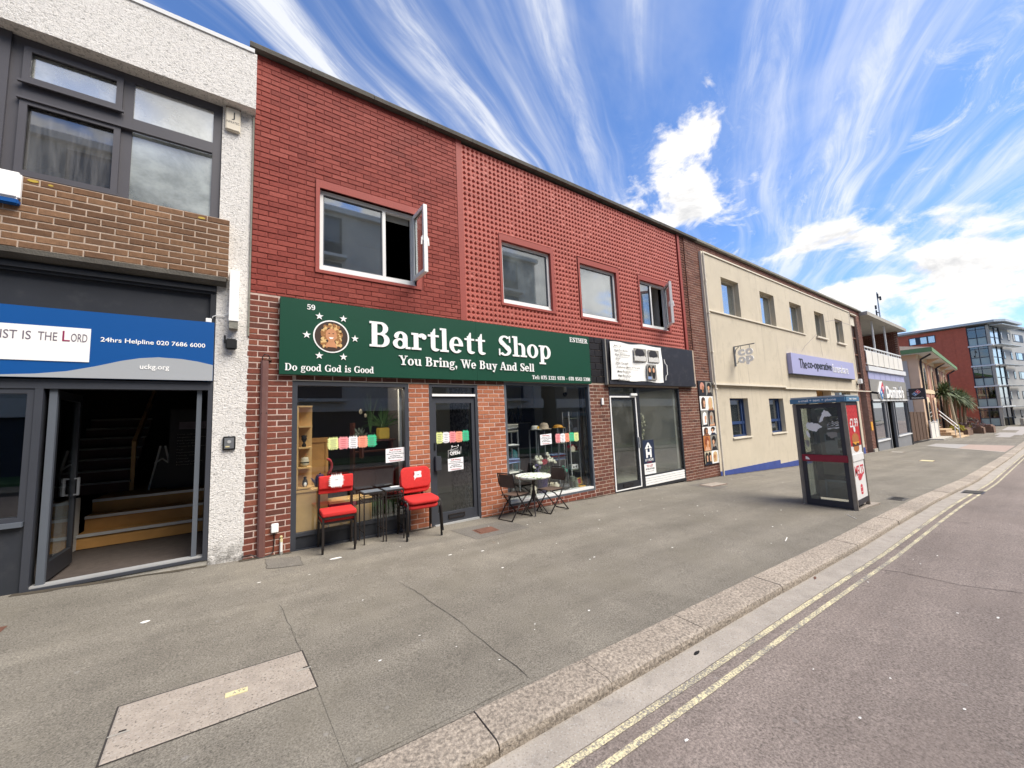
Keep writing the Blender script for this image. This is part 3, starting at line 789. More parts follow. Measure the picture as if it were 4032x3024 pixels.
def blob(x, y, s, e, a, n=9, seed=1):
    r = random.Random(seed); return [(x + s * e * r.uniform(.6, 1.2) * math.cos(t) * math.cos(a) - s * r.uniform(.6, 1.2) * math.sin(t) * math.sin(a), y + s * e * math.cos(t) * math.sin(a) + s * math.sin(t) * math.cos(a)) for t in [2 * math.pi * k / n for k in range(n)]]
flat_thing('paper_scrap', blob(.97, -.62, .022, 3.5, .1, seed=4), gz, .008, 'litter_white', 'torn white paper scrap on the pavement near the first stack of red chairs', 'litter')
flat_thing('paper_scrap', blob(-.62, -1.35, .018, 2.0, .3, seed=9), gz, .007, 'litter_white', 'crumpled white paper scrap on the pavement in front of the church doorway', 'litter')
flat_thing('straw', [(5.9, -3.60), (6.1, -3.55), (6.1, -3.54), (5.9, -3.59)], gz, .009, 'litter_white', 'thin white straw lying on the pavement near the kerb', 'litter')
flat_thing('straw', [(8.1, -3.80), (8.34, -3.62), (8.345, -3.61), (8.105, -3.79)], gz, .009, 'litter_white', 'flat white stick on the pavement in front of the telephone box', 'litter')
flat_thing('leaf', blob(2.75, -4.15, .012, 3.0, .1, seed=2), rz_, .009, 'blackish', 'dark dead leaf in the gutter beside the kerb', 'leaf')
flat_thing('leaf', blob(5.0, -4.18, .012, 4.0, .2, seed=3), rz_, .009, 'rust', 'brown twig like leaf in the gutter further along the kerb', 'leaf')
flat_thing('paper_scrap', blob(4.3, -6.0, .02, 2.0, .8, seed=6), rz_, .007, 'litter_white', 'white paper scrap lying out on the road', 'litter')

# covers in the pavement
cv = thing('access_cover', 'long concrete access cover with CATV name plate set in the pavement', 'access cover', (-.07, -2.8, gz(-.07, -2.8)))
c4 = [(-.55, -2.56), (.39, -2.53), (.42, -3.02), (-.53, -3.05)]
def slab(pts, h, inset=.012):
    mb = MB(); n = len(pts); cx = sum(p[0] for p in pts) / n; cy_ = sum(p[1] for p in pts) / n
    inn = [(cx + (x - cx) * (1 - inset / abs(x - cx + 1e-6) if abs(x - cx) > .05 else 1), cy_ + (y - cy_) * (1 - inset / abs(y - cy_ + 1e-6) if abs(y - cy_) > .05 else 1)) for x, y in pts]
    mb.add([(x, y, gz(x, y) + .002) for x, y in pts] + [(x, y, gz(x, y) + h) for x, y in inn], [tuple(range(n, 2 * n))] + [(i, (i + 1) % n, (i + 1) % n + n, i + n) for i in range(n)])
    return mb
part(cv, 'concrete_slab', slab(c4, .007), 'concrete_cover')
part(cv, 'gap', ground_quad([(-.556, -2.555), (.396, -2.525), (.426, -3.025), (-.536, -3.055)], .0035), 'crack_grey')
for hx, hy in ((-.5, -2.82), (.37, -2.76)):
    part(cv, 'lifting_hole', ground_quad([(hx, hy), (hx + .03, hy), (hx + .03, hy - .012), (hx, hy - .012)], .0085), 'blackish')
    part(cv, 'lifting_slot', ground_quad([(hx - .04, hy - .02), (hx + .045, hy - .017), (hx + .045, hy - .027), (hx - .04, hy - .03)], .0088), 'concrete_pale')
px0, px1, py0, py1 = -.05, .065, -2.83, -2.785
pl = part(cv, 'name_plate', slab([(px0, py1), (px1, py1), (px1, py0), (px0, py0)], .011, .002), 'cream_plate')
part(pl, 'lettering', text_mb('C A T V', px0 + .012, px1 - .012, py0 + .011, py1 - .011, O=(0, 0, gz(.01, -2.81) + .0115), U=(1, 0, 0), V=(0, 1, 0), depth=.001), 'ink_grey')
def frame_cover(name, x0, x1, y0, y1, m, label, cat='manhole cover', ribs=0):
    t = thing(name, label, cat, ((x0 + x1) / 2, (y0 + y1) / 2, gz((x0 + x1) / 2, (y0 + y1) / 2)))
    part(t, 'cover_rim', ground_quad([(x0, y1), (x1, y1), (x1, y0), (x0, y0)], .004), 'rust' if m != 'grating' else 'grating')
    part(t, 'cover_plate', slab([(x0 + .03, y1 - .03), (x1 - .03, y1 - .03), (x1 - .03, y0 + .03), (x0 + .03, y0 + .03)], .01, .004), m)
    for k in range(ribs):
        x = x0 + .05 + (x1 - x0 - .1) * (k + .5) / ribs
        part(t, 'slot', ground_quad([(x - .012, y1 - .05), (x + .012, y1 - .05), (x + .012, y0 + .05), (x - .012, y0 + .05)], .0125), 'blackish')
    return t
frame_cover('manhole_cover', 2.88, 3.22, -.82, -.56, 'rust', 'rusty square inspection cover in the pavement outside the green sign shop door')
frame_cover('manhole_cover', 9.33, 10.1, -.84, -.5, 'concrete_cover', 'large concrete filled inspection cover in front of the poster pier')
frame_cover('manhole_cover', 10.6, 11.1, -3.92, -3.66, 'grating', 'slotted grey cover beside the kerb just past the telephone box', ribs=7)
frame_cover('manhole_cover', 22.6, 23.2, -2.72, -2.3, 'cream_plate', 'pale yellowish cover plate in the pavement beyond the telephone box')
frame_cover('manhole_cover', 27.6, 28.2, -1.0, -.5, 'concrete_pale', 'pale cover plate in the pavement by the brick pilaster of the pizza shop')
frame_cover('manhole_cover', -1.95, -1.5, -1.2, -.85, 'rust', 'rusty brown cover at the left edge of the pavement by the church window')
dr = thing('drain_grate', 'dark iron road drain grate in the channel beside the yellow lines', 'drain', (13.9, -4.45, rz_(13.9, -4.45)))
part(dr, 'frame', MB().add([(x, y, rz_(x, y) + .006) for x, y in ((13.55, -4.33), (14.25, -4.33), (14.25, -4.66), (13.55, -4.66))], [(0, 1, 2, 3)]), 'kiosk_dark')
for k in range(6):
    x = 13.62 + k * .105
    part(dr, 'bar', MB().box(x, x + .05, -4.63, -4.36, rz_(x, -4.5) + .005, rz_(x, -4.5) + .014), 'grating')

# ------------------------------------------------------------------ brickwork
BMESH = {}
def brick_mesh(L, h, d, m, name='brick'):
    key = (round(L, 3), round(h, 3), round(d, 3), m)
    if key in BMESH: return BMESH[key]
    a, b, c = L / 2, h / 2, .005
    vs = [(-a, 0, -b), (a, 0, -b), (a, 0, b), (-a, 0, b), (-a, -d + c, -b), (a, -d + c, -b), (a, -d + c, b), (-a, -d + c, b), (-a + c, -d, -b + c), (a - c, -d, -b + c), (a - c, -d, b - c), (-a + c, -d, b - c)]
    fs = [(8, 9, 10, 11), (4, 5, 9, 8), (5, 6, 10, 9), (6, 7, 11, 10), (7, 4, 8, 11), (0, 1, 5, 4), (1, 2, 6, 5), (2, 3, 7, 6), (3, 0, 4, 7)]
    mb = MB(); mb.add(vs, fs)
    BMESH[key] = mesh_of(name, mb, m); return BMESH[key]
class Brickwork:
    def __init__(s, owner): s.owner = owner; s.L = []; s.rnd = random.Random(5)
    def fill(s, x0, x1, z0, z1, y, m, holes=(), course=.075, length=.225, zref=0.0, xref=0.0, joint=.011, depth=.02):
        k = math.floor((z0 - zref) / course)
        while zref + k * course < z1 - .02:
            a, b = zref + k * course + joint / 2, zref + (k + 1) * course - joint / 2
            a, b = max(a, z0), min(b, z1); k += 1
            if b - a < .025: continue
            zm = (a + b) / 2
            n = math.floor((x0 - xref) / length) - 1
            off = (k % 2) * length / 2
            while xref + n * length + off < x1:
                p, q = xref + n * length + off + joint / 2, xref + (n + 1) * length + off - joint / 2; n += 1
                segs = [(max(p, x0), min(q, x1))]
                for h in holes:
                    if h[2] - .02 < zm < h[3] + .02:
                        segs = [t for (u, v) in segs for t in ((u, min(v, h[0])), (max(u, h[1]), v)) if t[1] > t[0]]
                for u, v in segs:
                    if v - u > .03: s.L.append((u, v, a, b, y, m, depth))
    def finish(s, limit=300):
        def area(t):
            u, v, a, b, y = t[:5]
            P, Q = project((u, y, (a + b) / 2)), project((v, y, (a + b) / 2)); R_, S_ = project(((u + v) / 2, y, a)), project(((u + v) / 2, y, b))
            if not P or not Q or not R_ or not S_: return -1
            mx, my = (P[0] + Q[0]) / 2, (P[1] + Q[1]) / 2
            if not (0 < mx < 1024 and 0 < my < 768): return -1
            w = math.hypot(P[0] - Q[0], P[1] - Q[1])
            return w * abs(R_[1] - S_[1])
        s.L.sort(key=area, reverse=True)
        loc = WLOC[s.owner.name][0]
        for t in s.L[:limit]:
            if area(t) < 0: break
            u, v, a, b, y, m, d = t
            o = link(bpy.data.objects.new('brick', brick_mesh(round((v - u) / .005) * .005, b - a, d, m)))
            o.parent = s.owner; o.location = ((u + v) / 2 - loc.x, y + d + s.rnd.uniform(-.0025, .0015) - loc.y, (a + b) / 2 - loc.z)
        rest = {}
        lim = limit
        while lim and area(s.L[lim - 1] if lim <= len(s.L) else s.L[-1]) < 0: lim = min(lim, len(s.L)) - 1
        for t in s.L[min(lim, len(s.L)):]: rest.setdefault(t[5], []).append(t)
        for m, L in rest.items():
            mb = MB()
            for u, v, a, b, y, _, d in L:
                jy = s.rnd.uniform(-.0025, .0015); c = .004
                mb.add([(u, y + d, a), (v, y + d, a), (v, y + d, b), (u, y + d, b), (u, y + c + jy, a), (v, y + c + jy, a), (v, y + c + jy, b), (u, y + c + jy, b), (u + c, y + jy, a + c), (v - c, y + jy, a + c), (v - c, y + jy, b - c), (u + c, y + jy, b - c)],
                       [(8, 9, 10, 11), (4, 5, 9, 8), (5, 6, 10, 9), (6, 7, 11, 10), (7, 4, 8, 11), (0, 1, 5, 4), (1, 2, 6, 5), (2, 3, 7, 6), (3, 0, 4, 7)])
            part(s.owner, 'brickwork', mb, m, kind='stuff')

def frame_mb(x0, x1, z0, z1, t, y0, y1, vs=(), hs=(), tb=None, tt=None):
    """rectangular frame: uprights run full height, rails butt between them; vs: (x, w) mullions; hs: (z, w, xa, xb) transoms"""
    tb = t if tb is None else tb; tt = t if tt is None else tt
    mb = MB().box(x0, x0 + t, y0, y1, z0, z1).box(x1 - t, x1, y0, y1, z0, z1).box(x0 + t, x1 - t, y0, y1, z0, z0 + tb).box(x0 + t, x1 - t, y0, y1, z1 - tt, z1)
    for x, w in vs: mb.box(x - w / 2, x + w / 2, y0 + .002, y1 - .002, z0 + tb, z1 - tt)
    for z, w, xa, xb in hs: mb.box(xa, xb, y0 + .004, y1 - .004, z - w / 2, z + w / 2)
    return mb
def room(parent, x0, x1, y0, y1, z0, z1, m, name='room_wall', fm=None, t=.04, skip=''):
    mb = MB().box(x0, x1, y1, y1 + t, z0, z1)
    if 'l' not in skip: mb.box(x0 - t, x0, y0, y1 + t, z0, z1)
    if 'r' not in skip: mb.box(x1, x1 + t, y0, y1 + t, z0, z1)
    part(parent, name, mb, m)
    part(parent, 'room_ceiling', MB().box(x0 - t, x1 + t, y0, y1 + t, z1, z1 + t), m)
    part(parent, 'room_floor', MB().box(x0 - t, x1 + t, y0, y1 + t, z0 - t, z0), fm or m)
def pane_mb(x0, x1, z0, z1, y, t=.008): return MB().box(x0, x1, y, y + t, z0, z1)

# ================================================================== red shop building
RB = thing('shop_building', 'two storey red painted shop building with brick and studded tile upper front', 'building', (5, 4, 0))
upw = [(.854, 2.30, 3.885, 5.125), (4.02, 5.262, 3.865, 5.115), (6.125, 7.36, 3.865, 5.10), (8.26, 9.44, 3.87, 5.11)]
low_holes = [(.54, 2.135, -.3, 2.277), (2.475, 3.382, -.3, 2.285), (3.952, 6.202, .09, 2.342), (6.82, 9.645, -.3, 2.312)]
part(RB, 'painted_wall', MB().wallh(.05, 3.10, 3.42, 6.83, .007, .25, [upw[0]]), 'mortar_red')
part(RB, 'tiled_wall', MB().wallh(3.10, 10.29, 3.42, 6.83, .05, .25, upw[1:]), 'red_paint_tile')
part(RB, 'wall', MB().wallh(.03, 6.30, -.4, 3.42, .004, .25, low_holes[:3]), 'mortar_pale')
part(RB, 'wall', MB().wallh(6.30, 10.55, -.4, 3.42, .004, .25, low_holes[3:]), 'mortar_brown')
bw = Brickwork(RB)
sur = lambda w, s=.05: (w[0] - s, w[1] + s, w[2] - s, w[3] + s)
bw.fill(.05, 3.10, 3.42, 6.83, 0, 'painted_brick', [(.80, 2.43, 3.84, 5.26)], zref=6.83, joint=.009)
bw.fill(.03, .54, -.05, 3.42, 0, 'red_brick', zref=2.277, xref=.03)
bw.fill(.54, 6.2, 2.36, 2.42, 0, 'red_brick', zref=2.345)
bw.fill(2.135, 2.475, -.05, 2.277, 0, 'orange_brick', zref=2.277, xref=2.137)
bw.fill(3.382, 3.952, -.08, 2.285, 0, 'orange_brick', zref=2.277, xref=3.384)
bw.fill(.54, 3.952, 2.287, 2.36, 0, 'dark_brick', zref=2.287, course=.073, length=.23)
bw.fill(3.952, 6.202, -.1, .085, 0, 'red_brick', zref=2.277)
bw.fill(6.202, 6.82, -.12, 2.37, 0, 'dark_brick', zref=2.277, xref=6.21)
bw.fill(9.645, 10.54, -.25, 2.36, 0, 'dark_brick', zref=2.277, xref=9.65)
bw.fill(6.20, 6.76, 2.385, 3.42, -.012, 'black_brick', zref=2.385, length=.33, course=.15)
bw.finish(300)
part(RB, 'lintel_angle', MB().box(.54, 3.9, -.012, .008, 2.2785, 2.2865), 'coping_pale')
# studded tile cladding: 3 x 3 cups per tile, each tile a piece of its own
def cup_cell(mb, x, z, w, h, dz=.037, fill=1.0, y=0.0):
    """surface patch with a pointed hollow: steep at the top, running out at the bottom"""
    T = (x + w * .5, y, z + h * .99); B = (x + w * .5, y, z + h * .01); L = (x + w * .06, y, z + h * .50); Rr = (x + w * .94, y, z + h * .50)
    L2 = (x + w * .15, y, z + h * .32); R2 = (x + w * .85, y, z + h * .32); L3 = (x + w * .17, y, z + h * .72); R3 = (x + w * .83, y, z + h * .72)
    D = (x + w * .5, y + dz * fill, z + h * .58)
    c = [(x, y, z), (x + w, y, z), (x + w, y, z + h), (x, y, z + h), T, B, L, Rr, L2, R2, L3, R3, D]
    mb.add(c, [(0, 5, 8, 6, 10, 4, 3), (5, 1, 2, 4, 11, 7, 9), (5, 12, 8), (8, 12, 6), (6, 12, 10), (10, 12, 4), (4, 12, 11), (11, 12, 7), (7, 12, 9), (9, 12, 5)])
TILE = {}
def tile_mesh(kind):
    if kind not in TILE:
        r = random.Random(kind); mb = MB(); cw, ch = .0945, .1015
        for i in range(3):
            for j in range(3):
                cup_cell(mb, i * cw + (.001 if i == 0 else 0), j * ch + (.001 if j == 0 else 0), cw - (.001 if i in (0, 2) else 0), ch - (.001 if j in (0, 2) else 0), fill=r.choice([1, 1, 1, .95, .9, .45]) if r.random() < .5 else 1)
        TILE[kind] = mesh_of('tile', mb, 'red_paint_tile')
    return TILE[kind]
tx0, tz0, tw, th = 3.215, 3.425, .2835, .3045
ncol, nrow = int((10.19 - tx0) / tw) + 1, 11
wins = [(3.97, 5.34, 3.84, 5.235), (6.075, 7.45, 3.84, 5.22), (8.20, 9.55, 3.845, 5.24)]
rest = MB(); ntile = 0
for i in range(ncol):
    for j in range(nrow):
        x, z = tx0 + i * tw, tz0 + j * th
        full = x + tw <= 10.19 and all(not (x < w[1] - .02 and x + tw > w[0] + .02 and z < w[3] - .02 and z + th > w[2] + .02) for w in wins)
        pz = project((x + tw / 2, 0, z + th / 2))
        if full:
            r = random.Random(i * 31 + j)
            o = link(bpy.data.objects.new('tile', tile_mesh(r.randrange(7)))); o.parent = RB
            o.location = (x - 5, r.uniform(-.002, .002) - 4, z); ntile += 1
        else:
            mb = MB()
            for a in range(3):
                for b in range(3):
                    cx, cz = x + a * .0945, z + b * .1015
                    if cx + .0945 > 10.185: continue
                    if any(w[0] - .0 < cx + .047 < w[1] and w[2] - .0 < cz + .05 < w[3] for w in wins): continue
                    cup_cell(mb, cx, cz, .0943, .1013)
            if mb.v: part(RB, 'tile', mb, 'red_paint_tile', label='part tile cut to fit round a window or the edge')
part(RB, 'edge_trim', MB().box(3.10, 3.213, -.006, .05, 3.42, 6.83), 'red_paint')
part(RB, 'edge_trim', MB().box(10.188, 10.295, -.012, .1, 3.40, 6.83), 'red_paint')
part(RB, 'roof', MB().box(.05, 10.5, .26, 8, 6.6, 6.75), 'blackish')
part(RB, 'side_wall', MB().box(.05, .25, .26, 8, -.3, 6.6).box(10.3, 10.5, .26, 8, -.3, 6.6).box(.25, 10.3, 7.8, 8, -.3, 6.6), 'mortar_brown')
# coping stones
x = -.03; k = 0
rnd = random.Random(2)
while x < 10.35:
    L = min(rnd.choice([.75, .9, .9, .62, .9]), 10.36 - x)
    hz = rnd.uniform(-.004, .006)
    part(RB, 'coping_stone', MB().prism([(-.085, 6.84), (-.085, 6.905 + hz), (-.07, 6.925 + hz), (.33, 6.945 + hz), (.33, 6.84)], 'yz', x + .003, x + L - .003), 'coping_concrete'); x += L
# upstairs windows
def red_surround(w, y0=-.016):
    a = (w[0] - .052, w[1] + .085, w[2] - .045, w[3] + .12)
    mb = MB().box(a[0], w[0], y0, .05, a[2], a[3]).box(w[1], a[1], y0, .05, a[2], a[3]).box(w[0], w[1], y0, .05, w[3], a[3]).box(w[0], w[1], y0, .05, a[2], w[2])
    return mb
def upstairs(i, glass, mull=None, opened=None, y=.055):
    w = upw[i]
    f = part(RB, 'window', frame_mb(w[0], w[1], w[2], w[3], .055, y, y + .07, vs=[(mull, .05)] if mull else (), tb=.10), 'pvc_white')
    part(f, 'surround', red_surround(w), 'red_paint')
    part(f, 'reveal', MB().box(w[0] - .01, w[0], .05, .249, w[2], w[3]).box(w[1], w[1] + .01, .05, .249, w[2], w[3]), 'red_paint')
    part(f, 'sill', MB().box(w[0] + .002, w[1] - .002, y - .03, y - .001, w[2] + .001, w[2] + .035), 'pvc_white')
    xr = (mull - .025) if mull else w[1] - .055
    part(f, 'pane', pane_mb(w[0] + .055, xr, w[2] + .10, w[3] - .055, y + .03), glass)
    part(f, 'bead', frame_mb(w[0] + .055, xr, w[2] + .10, w[3] - .055, .014, y + .012, y + .029), 'frame_mid')
    return f
upstairs(0, 'upper_glass', 1.795)
f2 = upstairs(1, 'upper_glass_wet'); f3 = upstairs(2, 'upper_glass_sky'); f4 = upstairs(3, 'upper_glass', 8.80)
def casement(hx, hy, ang, width, z0, z1, glass):
    """open casement leaf hinged at (hx, hy), running from the hinge in direction ang"""
    t = part(RB, 'open_casement', (lambda mb: mb)(frame_mb(0, width, z0, z1, .06, -.03, .03)), 'pvc_white', world=False)
    me = t.data
    R_ = Matrix.Translation((hx, hy, 0)) @ Matrix.Rotation(ang, 4, 'Z'); off = Matrix.Translation((-5, -4, 0))
    me.transform(off @ R_)
    p = part(t, 'pane', pane_mb(.06, width - .06, z0 + .06, z1 - .06, -.004), glass, world=False); p.data.transform(off @ R_)
    g = part(t, 'gasket', frame_mb(.06, width - .06, z0 + .06, z1 - .06, .012, -.012, -.0045), 'frame_dark', world=False); g.data.transform(off @ R_)
    hm = MB().cbox(width - .045, width - .018, -.05, -.03, (z0 + z1) / 2 - .04, (z0 + z1) / 2 + .04, .004).bar((width - .032, -.055, (z0 + z1) / 2 + .01), (width - .032, -.06, (z0 + z1) / 2 - .11), .018)
    hm.cbox(width - .045, width - .018, .03, .05, (z0 + z1) / 2 - .04, (z0 + z1) / 2 + .04, .004).bar((width - .032, .055, (z0 + z1) / 2 + .01), (width - .032, .06, (z0 + z1) / 2 - .11), .018)
    h = part(t, 'handle', hm, 'gloss_white', world=False); h.data.transform(off @ R_)
    s = part(t, 'stay', MB().bar((0, .0, z0 - .012), (-.14, .10, z0 - .012), .012).bar((0, 0, z1 + .012), (-.14, .10, z1 + .012), .012), 'steel', world=False); s.data.transform(off @ R_)
casement(2.285, .03, rad(-89), .47, 3.985, 5.09, 'door_glass')
casement(9.40, .03, rad(-132), .56, 3.965, 5.075, 'door_glass')
room(RB, .3, 10.25, .27, 4.5, 3.5, 6.5, 'room_dark')
part(RB, 'roller_blind', MB().box(1.83, 2.24, .16, .17, 4.98, 5.09), 'room_pale')
part(RB, 'partition', MB().box(3.3, 3.36, .3, 4.5, 3.5, 6.5), 'room_dark')
part(RB, 'partition', MB().box(5.6, 5.66, .3, 4.5, 3.5, 6.5), 'room_dark')
part(RB, 'partition', MB().box(7.75, 7.81, .3, 4.5, 3.5, 6.5), 'room_dark')
part(RB, 'partition', MB().box(9.50, 9.56, .3, 2.5, 3.5, 6.5), 'room_white')
part(RB, 'curtain', MB().box(5.13, 5.21, .2, .23, 3.97, 5.1), 'room_white')
part(RB, 'curtain', MB().box(7.19, 7.31, .2, .23, 3.97, 5.08), 'room_white')
part(RB, 'window_board', MB().box(8.85, 9.38, .26, .42, 3.90, 3.96), 'pine')
# ---- shop fronts of the red building
# first shop window
f = part(RB, 'window', frame_mb(.54, 2.135, -.06, 2.277, .06, .0, .09, tb=.13).box(.60, 2.075, .012, .08, .23, .275), 'frame_grey')
part(f, 'kick_panel', MB().box(.60, 2.075, .03, .06, .07, .23), 'dark_fascia')
part(f, 'pane', pane_mb(.60, 2.075, .275, 2.217, .04), 'shop_glass')
part(f, 'inner_post', MB().box(2.03, 2.07, .14, .2, .3, 2.2), 'room_white')
part(f, 'peeling_strip', MB().box(1.35, 2.13, -.012, -.001, .0, .02), 'litter_white')
# shop door
f = part(RB, 'door', frame_mb(2.475, 3.382, -.02, 2.285, .055, .0, .10, tb=.04).box(2.53, 3.327, .01, .09, 2.06, 2.075), 'frame_grey')
part(f, 'head_strip', MB().box(2.525, 3.33, -.012, .01, 2.076, 2.115), 'gloss_white')
part(f, 'fanlight', pane_mb(2.53, 3.327, 2.115, 2.23, .05), 'door_glass')
part(f, 'leaf', frame_mb(2.535, 3.322, .03, 2.055, .062, .02, .07, tb=.165, tt=.09), 'frame_grey')
part(f, 'pane', pane_mb(2.597, 3.26, .195, 1.965, .045), 'door_glass')
part(f, 'letter_plate', frame_mb(2.775, 3.07, .085, .155, .014, .002, .02), 'black_metal')
part(f, 'letter_flap', MB().box(2.79, 3.055, .008, .019, .10, .14), 'frame_dark')
part(f, 'handle', MB().cbox(2.545, 2.648, -.05, .02, .87, 1.105, .008), 'frame_grey')
part(f, 'lock', MB().cbox(2.553, 2.578, .005, .02, 1.20, 1.32, .004), 'black_plastic')
part(f, 'threshold', MB().box(2.53, 3.327, -.03, .02, -.03, .028), 'aluminium')
# second shop window
f = part(RB, 'window', frame_mb(3.952, 6.202, .09, 2.342, .045, .0, .10, tb=.04), 'frame_mid')
part(f, 'sill', MB().box(3.997, 6.157, .004, .25, .13, .172), 'pvc_white')
part(f, 'pane', pane_mb(3.997, 6.157, .172, 2.297, .05), 'shop_glass')
part(f, 'inner_post', MB().box(6.06, 6.15, .11, .2, .18, 2.29), 'frame_dark')
# third shop: door and window
f = part(RB, 'door', frame_mb(6.82, 7.852, -.10, 2.312, .05, .0, .09, tb=.05, tt=.02).box(6.87, 7.802, .004, .086, 2.10, 2.14), 'frame_dark')
part(f, 'leaf_edge', frame_mb(6.83, 7.77, -.04, 2.10, .035, -.012, .003, tb=.02), 'gloss_white')
part(f, 'leaf', frame_mb(6.868, 7.735, -.02, 2.075, .045, .01, .06, tb=.14, tt=.06), 'frame_dark')
part(f, 'pane', pane_mb(6.913, 7.69, .12, 2.015, .03), 'cloudy_glass')
part(f, 'fanlight', pane_mb(6.87, 7.802, 2.14, 2.292, .04), 'cloudy_glass')
part(f, 'letter_plate', frame_mb(7.12, 7.45, .02, .09, .014, -.004, .012), 'black_metal')
part(f, 'letter_flap', MB().box(7.135, 7.435, .0, .011, .036, .075), 'frame_dark')
part(f, 'handle', MB().cbox(7.72, 7.75, -.06, -.02, .86, 1.12, .006), 'aluminium')
part(f, 'closer', MB().cbox(7.55, 7.79, -.05, -.001, 2.10, 2.16, .008), 'gloss_white')
f = part(RB, 'window', frame_mb(7.852, 9.645, -.12, 2.312, .06, .0, .10, tb=.06, tt=.02).box(7.912, 9.585, .006, .09, .165, .19), 'frame_dark')
for k in range(4):
    part(f, 'slat', MB().prism([(.012, -.055 + k * .055), (-.006, -.05 + k * .055), (-.006, -.008 + k * .055), (.012, -.003 + k * .055)], 'yz', 7.92, 9.58), 'gloss_white')
part(f, 'slat_backing', MB().box(7.912, 9.585, .014, .05, -.06, .165), 'room_pale')
part(f, 'pane', pane_mb(7.912, 9.585, .19, 2.29, .045), 'cloudy_glass')
# rooms behind
room(RB, .30, 6.47, .27, 4.2, -.02, 2.75, 'room_dark', fm='room_grey')
part(RB, 'display_back', MB().box(6.38, 6.44, .252, 2.2, .0, 2.7).box(6.23, 6.44, .12, .25, .13, 2.34), 'room_white')
part(RB, 'back_partition', MB().box(3.36, 6.37, 2.75, 2.8, 0, 2.7), 'room_pale')
part(RB, 'partition', MB().box(2.18, 2.24, .27, 1.2, 0, 2.7), 'room_dark')
part(RB, 'patterned_wall', MB().box(3.30, 3.34, .27, .95, -.02, 2.7), 'stone_paper')
part(RB, 'hall_counter', MB().box(2.72, 3.05, 1.1, 1.7, -.02, .75), 'room_pale')
room(RB, 6.80, 9.66, .27, 3.2, -.06, 2.6, 'room_pale', fm='room_pale')
part(RB, 'side_screen', MB().box(9.50, 9.58, .11, 1.5, .17, 2.3), 'room_white')
# coping / black fascia of the third shop is a sign of its own
bf = thing('fascia_sign', 'black shop fascia board with streaky dirt above the vacant shop', 'sign', (8.6, -.05, 2.9))
part(bf, 'board', MB().box(6.74, 10.30, -.10, -.002, 2.36, 3.385), 'black_fascia')
part(bf, 'bottom_rail', MB().box(6.74, 10.30, -.12, -.1005, 2.36, 2.44), 'black_fascia')
part(bf, 'broken_edge', MB().box(6.70, 6.735, -.09, -.014, 2.35, 3.40), 'photo_grey')
oct_ = lambda s: [(8.80, 2.50), (8.90 + s, 2.50), (8.93 + s, 2.62), (9.0 + s, 2.66), (9.0 + s, 2.90), (8.93 + s, 2.94), (8.90 + s, 3.05), (8.80, 3.05)]
part(bf, 'old_logo', MB().prism(oct_(.03), 'xz', -.106, -.1005), 'sign_white'); part(bf, 'old_logo_centre', MB().prism(oct_(.0), 'xz', -.110, -.1065), 'black_fascia')
bn = thing('banner', 'creased white fabric banner listing hair and nail products on black fascia', 'banner', (7.85, -.13, 2.9))
mb = MB(); nx, nz = 24, 12; vs = []; rnd = random.Random(8)
for i in range(nx + 1):
    for j in range(nz + 1):
        u, v = i / nx, j / nz
        sag = .022 * math.sin(math.pi * 2 * u * 2) * (v if v > .5 else 1 - v) * .6
        xx = 6.81 + 1.97 * u - .02 * (1 - v) + .012 * math.sin(9 * v) * (1 if u < .05 else .2)
        zz = 2.455 + .885 * v + sag * (1 if j in (0, nz) else .4) - .02 * u * (1 - v)
        vs.append((xx, -.135 - .012 * math.sin(7 * u + 3 * v) - .008 * math.sin(19 * u - 9 * v), zz))
fs = [(i * (nz + 1) + j, (i + 1) * (nz + 1) + j, (i + 1) * (nz + 1) + j + 1, i * (nz + 1) + j + 1) for i in range(nx) for j in range(nz)]
part(bn, 'cloth', MB().add(vs, fs), 'tag_white', smooth=True)
lines = ['Make Up', 'Nail Products', 'Hair Extensions', 'Wigs', 'Nail Varnish', 'Perfumes (Male & Female)', 'Mens Products', 'Hair Products', 'Dental Care']
tm = MB()
for i, s in enumerate(lines):
    zt = 3.27 - i * .098; text_mb(s, 6.92 + .012 * i, 6.92 + .012 * i + .034 * len(s) + .02, zt - .05, zt, O=(0, -.158, 0), depth=.002, res=1, offset=.015, mb=tm)
part(bn, 'lettering', tm, 'photo_grey')
for (a, b) in ((7.62, 8.10), (8.17, 8.62)):
    p = part(bn, 'photo_print', MB().box(a, b, -.163, -.159, 2.93, 3.24), 'photo_grey')
    part(p, 'hair_print', MB().prism([(a + .06, 3.05), (a + .04, 3.16), (a + .12, 3.23), (b - .14, 3.22), (b - .06, 3.12), (b - .1, 3.06)], 'xz', -.166, -.1632), 'photo_dark')
    q = MB()
    for k in range(11):
        xa = a + .02 + k * (b - a - .04) / 11; q.box(xa, xa + .022, -.166, -.1632, 2.94, 3.06 + .02 * math.sin(k))
    part(p, 'strand_print', q, 'tag_white')
p = part(bn, 'photo_print', MB().box(8.08, 8.46, -.163, -.159, 2.49, 2.87), 'photo_grey')
for k, xx in enumerate((8.18, 8.34)):
    part(p, 'hair_print', MB().ell(xx, 2.68, .075, .17, -.166, -.1632, 12), 'hair_black'); part(p, 'face_print', MB().ell(xx, 2.73, .04, .06, -.169, -.1665, 10), 'skin_light')
part(p, 'dress_print', MB().box(8.10, 8.24, -.1672, -.1664, 2.50, 2.57), 'cloth_blue')

